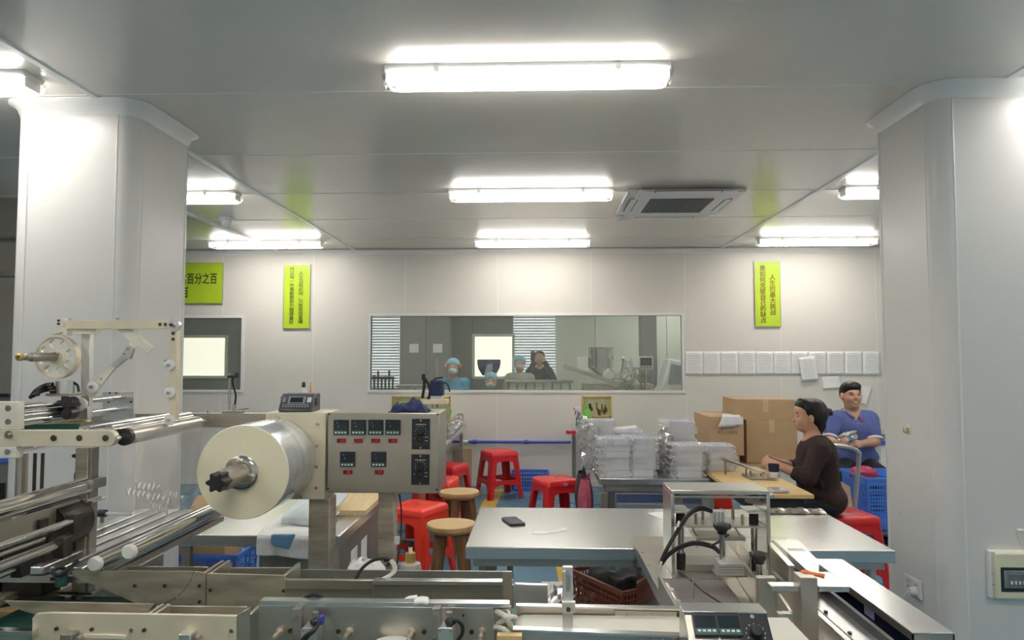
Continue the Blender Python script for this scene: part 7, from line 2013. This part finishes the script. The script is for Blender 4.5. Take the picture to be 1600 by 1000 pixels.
MB().tube(smooth_path([m2+V3((-0.028, 0.012, 0.006)), m2+V3((-0.014, 0.002, -0.003)), m2+V3((0, 0, -0.005)), m2+V3((0.014, 0.002, -0.003)), m2+V3((0.028, 0.012, 0.006))]), 0.0062, 8).build('lips', 'lip', man)
MB().tube(smooth_path([m2+V3((-0.018, 0.004, 0.001)), m2+V3((0, -0.004, -0.003)), m2+V3((0.018, 0.004, 0.001))]), 0.0038, 8).build('teeth', 'teeth', man)
# silver bag he holds
c = m_(1323, 685, 6.26); g = MB(); g.ball(c, 1.0, 0.095, 0.05, 0.038, 24, 14); random.seed(9)
g.v = [(v[0]+random.uniform(-1, 1)*0.006, v[1]+random.uniform(-1, 1)*0.006, v[2]+random.uniform(-1, 1)*0.006 + 0.22*(v[0]-c.x)) for v in g.v]
t = thing('silver_bag', 'crumpled silver bag held in the seated man\'s hands', 'bag', c)
g.build('bag', 'foil', t, smooth=40)
g = MB(); cc_ = c + V3((0.0, -0.012, 0.038)); g.ball(cc_, 1.0, 0.078, 0.04, 0.016, 20, 10)
g.v = [(v[0]+random.uniform(-1, 1)*0.005, v[1]+random.uniform(-1, 1)*0.005, v[2]+random.uniform(-1, 1)*0.004 + 0.3*(v[0]-c.x)) for v in g.v]
g.build('bag_flap', 'steel_dark', t, smooth=40)
put(rs, 1342, 6.74, 5, 'red plastic stool hidden under the seated man')
# hand truck rim / blue tray right of the man
a = W(1366, 690, 7.2)
t = thing('blue_tray', 'blue rimmed tray of steel sheets beyond the seated man', 'tray', (a.x, 7.2, 0))
MB().box(a.x, a.x+0.5, 7.1, 7.6, a.z-0.02, a.z+0.02).build('tray', 'blue_plastic', t, bevel=0.004)
for k in range(4): MB().box(a.x+0.01, a.x+0.48, 7.12, 7.58, a.z+0.021+0.016*k, a.z+0.033+0.016*k).build('sheet', 'steel', t)
MB().box(a.x+0.02, a.x+0.48, 7.12, 7.58, 0.0, a.z-0.021).build('stand', 'white_plastic', t, bevel=0.004)
# ================================================================== ROOM BEHIND THE GLASS
AY = 12.9; AX0, AX1 = -7.0, 3.4
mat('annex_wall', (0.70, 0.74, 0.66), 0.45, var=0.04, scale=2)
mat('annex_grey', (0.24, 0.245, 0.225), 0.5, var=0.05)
mat('annex_floor', (0.35, 0.38, 0.36), 0.3)
mat('lit_panel', (1, 0.97, 0.86), 0.5, emit=(1.0, 0.96, 0.80), estr=1.15, var=0)
mat('blind_slat', (0.72, 0.72, 0.68), 0.45)
tag(MB().box(AX0, AX1, YB+0.14, AY, -0.12, 0.0).build('floor_annex', 'annex_floor', smooth=0), 'floor of the room behind the glass', 'floor', kind='structure')
tag(MB().box(AX0, AX1, YB+0.1, AY, CH, CH+0.1).build('ceiling_annex', 'annex_wall', smooth=0), 'ceiling of the room behind the glass', 'ceiling', kind='structure')
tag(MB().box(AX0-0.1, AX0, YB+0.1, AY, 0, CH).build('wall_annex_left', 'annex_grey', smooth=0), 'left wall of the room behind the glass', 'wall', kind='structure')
tag(MB().box(AX1, AX1+0.1, YB+0.1, AY, 0, CH).build('wall_annex_right', 'annex_wall', smooth=0), 'right wall of the room behind the glass', 'wall', kind='structure')
wbk = thing('wall_annex_back', 'far wall of the room behind the glass', 'wall', (0, AY, 0), kind='structure')
def far_panel(px0, px1, m, y=AY):
    a = W(px0, 550, y); b = W(px1, 550, y)
    MB().box(a.x+0.004, b.x-0.004, y, y+0.08, 0, CH).build('wall_panel', m, wbk, bevel=0.002)
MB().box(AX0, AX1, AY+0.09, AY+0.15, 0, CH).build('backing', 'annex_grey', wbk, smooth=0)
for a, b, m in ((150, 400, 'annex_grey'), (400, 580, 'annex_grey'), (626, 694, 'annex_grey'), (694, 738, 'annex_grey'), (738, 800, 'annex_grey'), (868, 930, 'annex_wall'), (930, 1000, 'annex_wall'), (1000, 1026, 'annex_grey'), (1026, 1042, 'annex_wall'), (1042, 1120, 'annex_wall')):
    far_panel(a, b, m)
# lit doorway panel and lit window at left
def lit(name, px0, py0, px1, py1, lab):
    a = W(px0, py0, AY-0.03); b = W(px1, py1, AY-0.03)
    t = thing(name, lab, 'window', ((a.x+b.x)/2, AY-0.03, b.z), kind='structure')
    MB().box(a.x, b.x, AY-0.02, AY-0.006, b.z, a.z).build('lit_pane', 'lit_panel', t)
    for bx in ((a.x-0.05, b.x+0.05, a.z, a.z+0.05), (a.x-0.05, b.x+0.05, b.z-0.05, b.z), (a.x-0.05, a.x, b.z, a.z), (b.x, b.x+0.05, b.z, a.z)):
        MB().box(bx[0], bx[1], AY-0.05, AY-0.005, bx[2], bx[3]).build('frame', 'annex_wall', t, bevel=0.003)
lit('window_3', 742, 526, 800, 588, 'bright lit window pane beyond the long window')
lit('window_4', 250, 528, 351, 587, 'bright lit window pane beyond the smaller window')
# windows with blinds
mat('day_pane', (0.9, 0.95, 1.0), 0.5, emit=(0.9, 0.96, 1.0), estr=0.75, var=0)
def blinds(name, px0, px1, lab, py0=494, py1=606, n=26, dark=False):
    a = W(px0, py0, AY); b = W(px1, py1, AY)
    t = thing(name, lab, 'window', ((a.x+b.x)/2, AY, b.z), kind='structure')
    MB().box(a.x, b.x, AY-0.02, AY-0.004, b.z, a.z).build('pane', 'day_pane', t, smooth=0)
    for k in range(n):
        z = b.z + (a.z-b.z)*(k+0.5)/n
        MB().cbox(((a.x+b.x)/2, AY-0.05, z), b.x-a.x, 0.002, (a.z-b.z)/n*0.62, Matrix.Rotation(R(25), 3, 'X')).build('slat', 'blind_slat', t, smooth=0)
blinds('window_5', 580, 624, 'window with drawn blinds at left end behind the glass')
blinds('window_6', 802, 868, 'window with drawn blinds right of lit pane')
# tall grey cabinets behind the glass
t = thing('locker', 'tall grey locker behind the glass at left', 'locker', (W(660, 560, 12.4).x, 12.4, 0))
a = W(628, 560, 12.4); b = W(703, 560, 12.4)
MB().box(a.x, b.x, 12.4, 12.85, 0.0, W(660, 500, 12.4).z+0.3).build('body', 'annex_grey', t, bevel=0.005)
for x0, x1 in ((a.x+0.01, (a.x+b.x)/2-0.005), ((a.x+b.x)/2+0.005, b.x-0.01)):
    d_ = MB().box(x0, x1, 12.385, 12.4, 0.05, W(660, 500, 12.4).z+0.28).build('door', 'annex_grey', t, bevel=0.004)
    MB().box((x0+x1)/2-0.08, (x0+x1)/2+0.08, 12.382, 12.385, 1.6, 1.75).build('paper_label', 'paper', d_)
p = W(1021, 560, 12.3)
t = tag(MB().box(W(1002, 560, 11.8).x, W(1026, 560, 11.8).x, 11.8, 12.1, 0, CH-0.01).build('duct_column', 'annex_grey', bevel=0.01, at=(p.x, 11.9, 0)), 'dark upright column behind the glass at right', 'column')
# counter with rail
def counter(px0, px1, py, Y, lab, bars):
    a = W(px0, py, Y); b = W(px1, py, Y)
    t = thing('counter', lab, 'counter', ((a.x+b.x)/2, Y, 0))
    MB().box(a.x, b.x, Y, Y+0.5, a.z-0.03, a.z).build('counter_top', 'steel_dark', t, bevel=0.004)
    MB().box(a.x+0.03, b.x-0.03, Y+0.03, Y+0.47, 0.0, a.z-0.03).build('front', 'annex_wall', t, bevel=0.004)
    for k in range(bars):
        xx = a.x+0.05+(b.x-a.x-0.1)*k/(bars-1); MB().cyl((xx, Y-0.01, 0.4), (xx, Y-0.01, a.z-0.02), 0.012, n=8).build('rail_bar', 'steel_dark', t)
counter(789, 896, 595, 9.9, 'pale counter with dark rail bars behind the glass', 8)
counter(618, 668, 602, 9.9, 'small counter at left behind the glass', 4)
# filling machine with hopper, tubes and touch screen
YH = 10.4; c = W(938, 560, YH)
t = thing('filling_machine', 'steel filling machine with round hopper behind the glass', 'machine', (c.x, YH, 0))
s = YH/FPX
MB().lathe([(0.03, -28*s), (19*s, -14*s), (19.5*s, 14*s), (20.5*s, 15*s), (20.5*s, 17*s), (18*s, 16*s)], c, (0, 0, 1), 28).build('hopper', 'chrome', t)
MB().box(c.x-0.25, c.x+0.75, YH-0.1, YH+0.4, 0.0, W(938, 600, YH).z).build('base', 'steel', t, bevel=0.01)
a = W(880, 575, YH-0.2); b = W(965, 603, YH-0.2)
MB().bar(a, b, 0.25, 0.03).build('chute', 'white_plastic', t); MB().bar(a+V3((0, -0.14, 0.03)), b+V3((0, -0.14, 0.03)), 0.02, 0.06).build('chute_side', 'steel', t)
MB().box(*(lambda p: (p.x-0.12, p.x+0.03))(W(915, 575, YH)), YH-0.15, YH+0.1, W(915, 585, YH).z, W(915, 558, YH).z).build('vibrator_box', 'marking_white', t, bevel=0.01)
random.seed(6)
for k in range(14):
    x0 = W(958+random.uniform(-4, 34), 575, YH).x; z0 = W(950, 570+random.uniform(-8, 25), YH).z
    pts = [V3((x0, YH-0.15+random.uniform(-0.05, 0.1), z0)) + V3((0.10*i*random.uniform(-0.7, 1), random.uniform(-0.05, 0.05), -0.06*i + 0.12*math.sin(i*1.3+k))) for i in range(4)]
    MB().tube(smooth_path(pts, 4), 0.014, 6).build('tubing', 'clear_plastic' if k % 3 else 'steel_dark', t)
p = W(1006, 567, YH)
sc_ = MB().box(p.x-11*s, p.x+11*s, YH-0.2, YH-0.12, p.z-10*s, p.z+10*s).build('touch_screen', 'white_plastic', t, bevel=0.008)
MB().box(p.x-8.5*s, p.x+8.5*s, YH-0.206, YH-0.2, p.z-4*s, p.z+8*s).build('display', 'screen_dark', sc_)
for k in range(4): MB().cyl((p.x-7*s+4.5*s*k, YH-0.21, p.z-7*s), (p.x-7*s+4.5*s*k, YH-0.2, p.z-7*s), 1.3*s, n=10).build('button', 'dark_slot', sc_)
MB().cyl((p.x, YH-0.15, 0.5), (p.x, YH-0.15, p.z-10*s), 0.02).build('screen_post', 'steel', t)
# work stand with dark tools at left end of the glass
p = W(600, 585, 9.6)
t = thing('tool_stand', 'dark tool stand at left end behind the glass', 'stand', (p.x, 9.6, 0))
MB().box(p.x-0.15, p.x+0.15, 9.5, 9.8, 0.0, 1.05).build('stand_base', 'annex_wall', t, bevel=0.01)
for k in range(6): MB().cyl((p.x-0.13+0.05*k, 9.6, 1.05), (p.x-0.13+0.05*k, 9.6, 1.28+0.06*math.sin(k*2)), 0.014, n=8).build('tool_rod', 'oily_dark', t)
MB().box(p.x-0.16, p.x+0.14, 9.58, 9.62, 1.22, 1.26).build('tool_bar', 'oily_dark', t)
# small added body, stands in for the white car at the right end
mat('car_white', (0.8, 0.8, 0.8), 0.25)
p = W(1056, 570, 11.2)
t = thing('white_car_body', 'small stand-in for the white car at right end of the glass', 'cart', (p.x, 11.2, 0))
MB().prism([(-0.28, 0.35), (0.3, 0.35), (0.3, 0.95), (0.22, 1.05), (0.15, 1.45), (-0.1, 1.5), (-0.2, 1.1), (-0.28, 0.98)], (p.x, 11.2, 0), (1, 0, 0), (0, 0, 1), (0, 0.5, 0)).build('shell', 'car_white', t, bevel=0.03)
MB().prism([(-0.13, 1.1), (0.14, 1.1), (0.1, 1.38), (-0.07, 1.42)], (p.x, 11.195, 0), (1, 0, 0), (0, 0, 1), (0, 0.01, 0)).build('window', 'printer_light', t)
for xx in (-0.18, 0.2): MB().cyl((p.x+xx, 11.22, 0.18), (p.x+xx, 11.4, 0.18), 0.18).build('wheel', 'black_rubber', t)

# workers
mat('gown_blue', (0.06, 0.26, 0.42), 0.8, var=0.08, scale=20, bump=0.2)
mat('cap_blue', (0.20, 0.42, 0.55), 0.8, var=0.1, scale=40, bump=0.4)
mat('mask_blue', (0.45, 0.62, 0.62), 0.8)
mat('coat_grey', (0.33, 0.35, 0.32), 0.8, var=0.08)
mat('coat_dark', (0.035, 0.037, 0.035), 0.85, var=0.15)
mat('orange_band', (0.60, 0.10, 0.05), 0.5)
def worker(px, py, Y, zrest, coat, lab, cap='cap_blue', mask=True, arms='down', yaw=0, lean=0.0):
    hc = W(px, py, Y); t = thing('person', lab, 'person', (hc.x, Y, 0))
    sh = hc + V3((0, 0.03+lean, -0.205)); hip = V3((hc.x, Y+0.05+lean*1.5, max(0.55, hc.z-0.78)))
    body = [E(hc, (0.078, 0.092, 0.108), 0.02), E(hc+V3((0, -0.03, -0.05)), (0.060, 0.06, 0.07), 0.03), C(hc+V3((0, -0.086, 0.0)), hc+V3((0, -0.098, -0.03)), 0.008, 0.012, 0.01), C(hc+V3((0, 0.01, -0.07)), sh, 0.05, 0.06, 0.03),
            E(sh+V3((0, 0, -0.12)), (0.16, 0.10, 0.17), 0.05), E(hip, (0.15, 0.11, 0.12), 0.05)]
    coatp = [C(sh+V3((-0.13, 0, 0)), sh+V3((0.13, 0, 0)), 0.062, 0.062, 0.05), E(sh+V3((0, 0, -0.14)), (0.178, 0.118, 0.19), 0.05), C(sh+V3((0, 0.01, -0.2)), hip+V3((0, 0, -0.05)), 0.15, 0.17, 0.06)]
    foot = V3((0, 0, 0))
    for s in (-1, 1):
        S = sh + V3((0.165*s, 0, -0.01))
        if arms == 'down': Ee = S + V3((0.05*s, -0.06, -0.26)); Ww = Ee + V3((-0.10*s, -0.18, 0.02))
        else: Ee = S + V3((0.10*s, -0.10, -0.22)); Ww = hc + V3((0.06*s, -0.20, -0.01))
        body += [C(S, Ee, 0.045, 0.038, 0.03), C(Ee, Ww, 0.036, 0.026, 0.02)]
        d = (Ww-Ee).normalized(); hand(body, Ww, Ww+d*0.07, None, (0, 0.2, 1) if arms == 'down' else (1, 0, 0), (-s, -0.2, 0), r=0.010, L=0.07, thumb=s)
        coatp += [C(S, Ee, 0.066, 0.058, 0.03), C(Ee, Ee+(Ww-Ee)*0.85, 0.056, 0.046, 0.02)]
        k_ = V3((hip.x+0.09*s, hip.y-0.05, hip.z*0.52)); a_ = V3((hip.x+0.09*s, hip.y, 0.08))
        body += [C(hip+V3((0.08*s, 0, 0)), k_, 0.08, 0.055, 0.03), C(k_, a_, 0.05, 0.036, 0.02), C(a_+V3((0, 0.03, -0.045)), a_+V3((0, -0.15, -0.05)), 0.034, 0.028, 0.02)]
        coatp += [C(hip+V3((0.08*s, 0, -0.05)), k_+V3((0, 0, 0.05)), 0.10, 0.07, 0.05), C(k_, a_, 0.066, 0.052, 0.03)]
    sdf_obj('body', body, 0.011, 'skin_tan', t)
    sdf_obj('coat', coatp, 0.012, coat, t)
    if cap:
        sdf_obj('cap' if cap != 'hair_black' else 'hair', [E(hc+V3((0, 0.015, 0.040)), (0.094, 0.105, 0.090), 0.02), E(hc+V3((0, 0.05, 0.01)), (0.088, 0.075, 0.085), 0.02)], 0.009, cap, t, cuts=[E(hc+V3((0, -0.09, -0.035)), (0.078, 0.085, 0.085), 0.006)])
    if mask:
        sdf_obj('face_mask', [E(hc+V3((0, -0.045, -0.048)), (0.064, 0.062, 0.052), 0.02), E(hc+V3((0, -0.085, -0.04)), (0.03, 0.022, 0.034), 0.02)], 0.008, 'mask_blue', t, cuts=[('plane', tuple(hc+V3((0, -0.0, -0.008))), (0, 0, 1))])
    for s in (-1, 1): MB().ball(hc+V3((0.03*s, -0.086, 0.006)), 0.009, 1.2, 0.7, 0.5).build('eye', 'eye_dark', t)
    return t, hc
t, hc = worker(708, 574, 9.7, 0, 'gown_blue', 'worker in blue gown, blue cap and mask behind the glass')
for s in (-1, 1): MB().cyl(hc+V3((0.085*s, 0, 0.0)), hc+V3((0.108*s, 0, 0.0)), 0.045, 0.04, n=16).build('ear_muff', 'orange_band', t)
worker(767, 596, 9.55, 0, 'coat_dark', 'low bowed worker in blue hairnet beside navy hood')
worker(812, 568, 11.0, 0, 'coat_grey', 'worker in grey coat, hairnet and mask left of dark figure')
t, hc = worker(843, 560, 11.9, 0, 'coat_dark', 'added dark figure raising a phone, stands in for reflection of the viewer', cap='hair_black', mask=False, arms='up')  # added figure behind the pane in place of the viewer's mirror image
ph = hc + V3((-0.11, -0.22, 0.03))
tag(MB().box(ph.x-0.035, ph.x+0.035, ph.y-0.005, ph.y+0.005, ph.z-0.07, ph.z+0.09).build('smartphone', 'panel_black', bevel=0.004, at=ph), 'phone of the added figure that stands in for reflection of the viewer', 'phone')
# navy fabric hood on a stand
p = W(764, 573, 9.9)
t = thing('fabric_hood', 'navy fabric hood between two workers behind the glass', 'hood', (p.x, 9.9, 0))
g = MB(); rows = []
for z, w2, d2 in ((0.10, 0.155, 0.10), (0.06, 0.16, 0.11), (-0.02, 0.145, 0.11), (-0.12, 0.09, 0.08)):
    rows.append([(p.x+a_, 9.9+b_, p.z+z) for a_, b_ in rrect(2*w2, 2*d2, 0.05)]); rows[-1].append(rows[-1][0])
g.grid(rows); g.add(rows[0][:-1], [tuple(range(len(rows[0])-1))]); g.build('hood', 'navy_cloth', t)
MB().prism([(-0.06, -0.11), (0.05, -0.11), (0.06, 0.05), (-0.02, 0.03)], (p.x, 9.78, p.z), (1, 0, 0), (0, 0, 1), (0, 0.012, 0)).build('front_pocket', 'printer_light', t)
MB().cyl((p.x, 9.9, 0), (p.x, 9.9, p.z-0.10), 0.025).build('post', 'steel_dark', t)
MB().cyl((p.x, 9.9, 0), (p.x, 9.9, 0.02), 0.2, n=24).build('foot', 'steel_dark', t)
for x, y, lab in ((-2.6, 10.4, 'ceiling light of the room behind the glass, left'), (1.2, 10.4, 'ceiling light of the room behind the glass, right'), (-5.2, 10.4, 'added unseen ceiling light of the room behind the smaller window'), (-0.7, 9.2, 'added unseen ceiling light of the room behind the glass, near the pane'), (2.4, 12.0, 'added unseen ceiling light of the room behind the glass, far right')):  # unseen lamps, extra ones added to brighten the room behind the glass
    o = copy_tree(light); o.location = (x, y, CH); o['label'] = lab
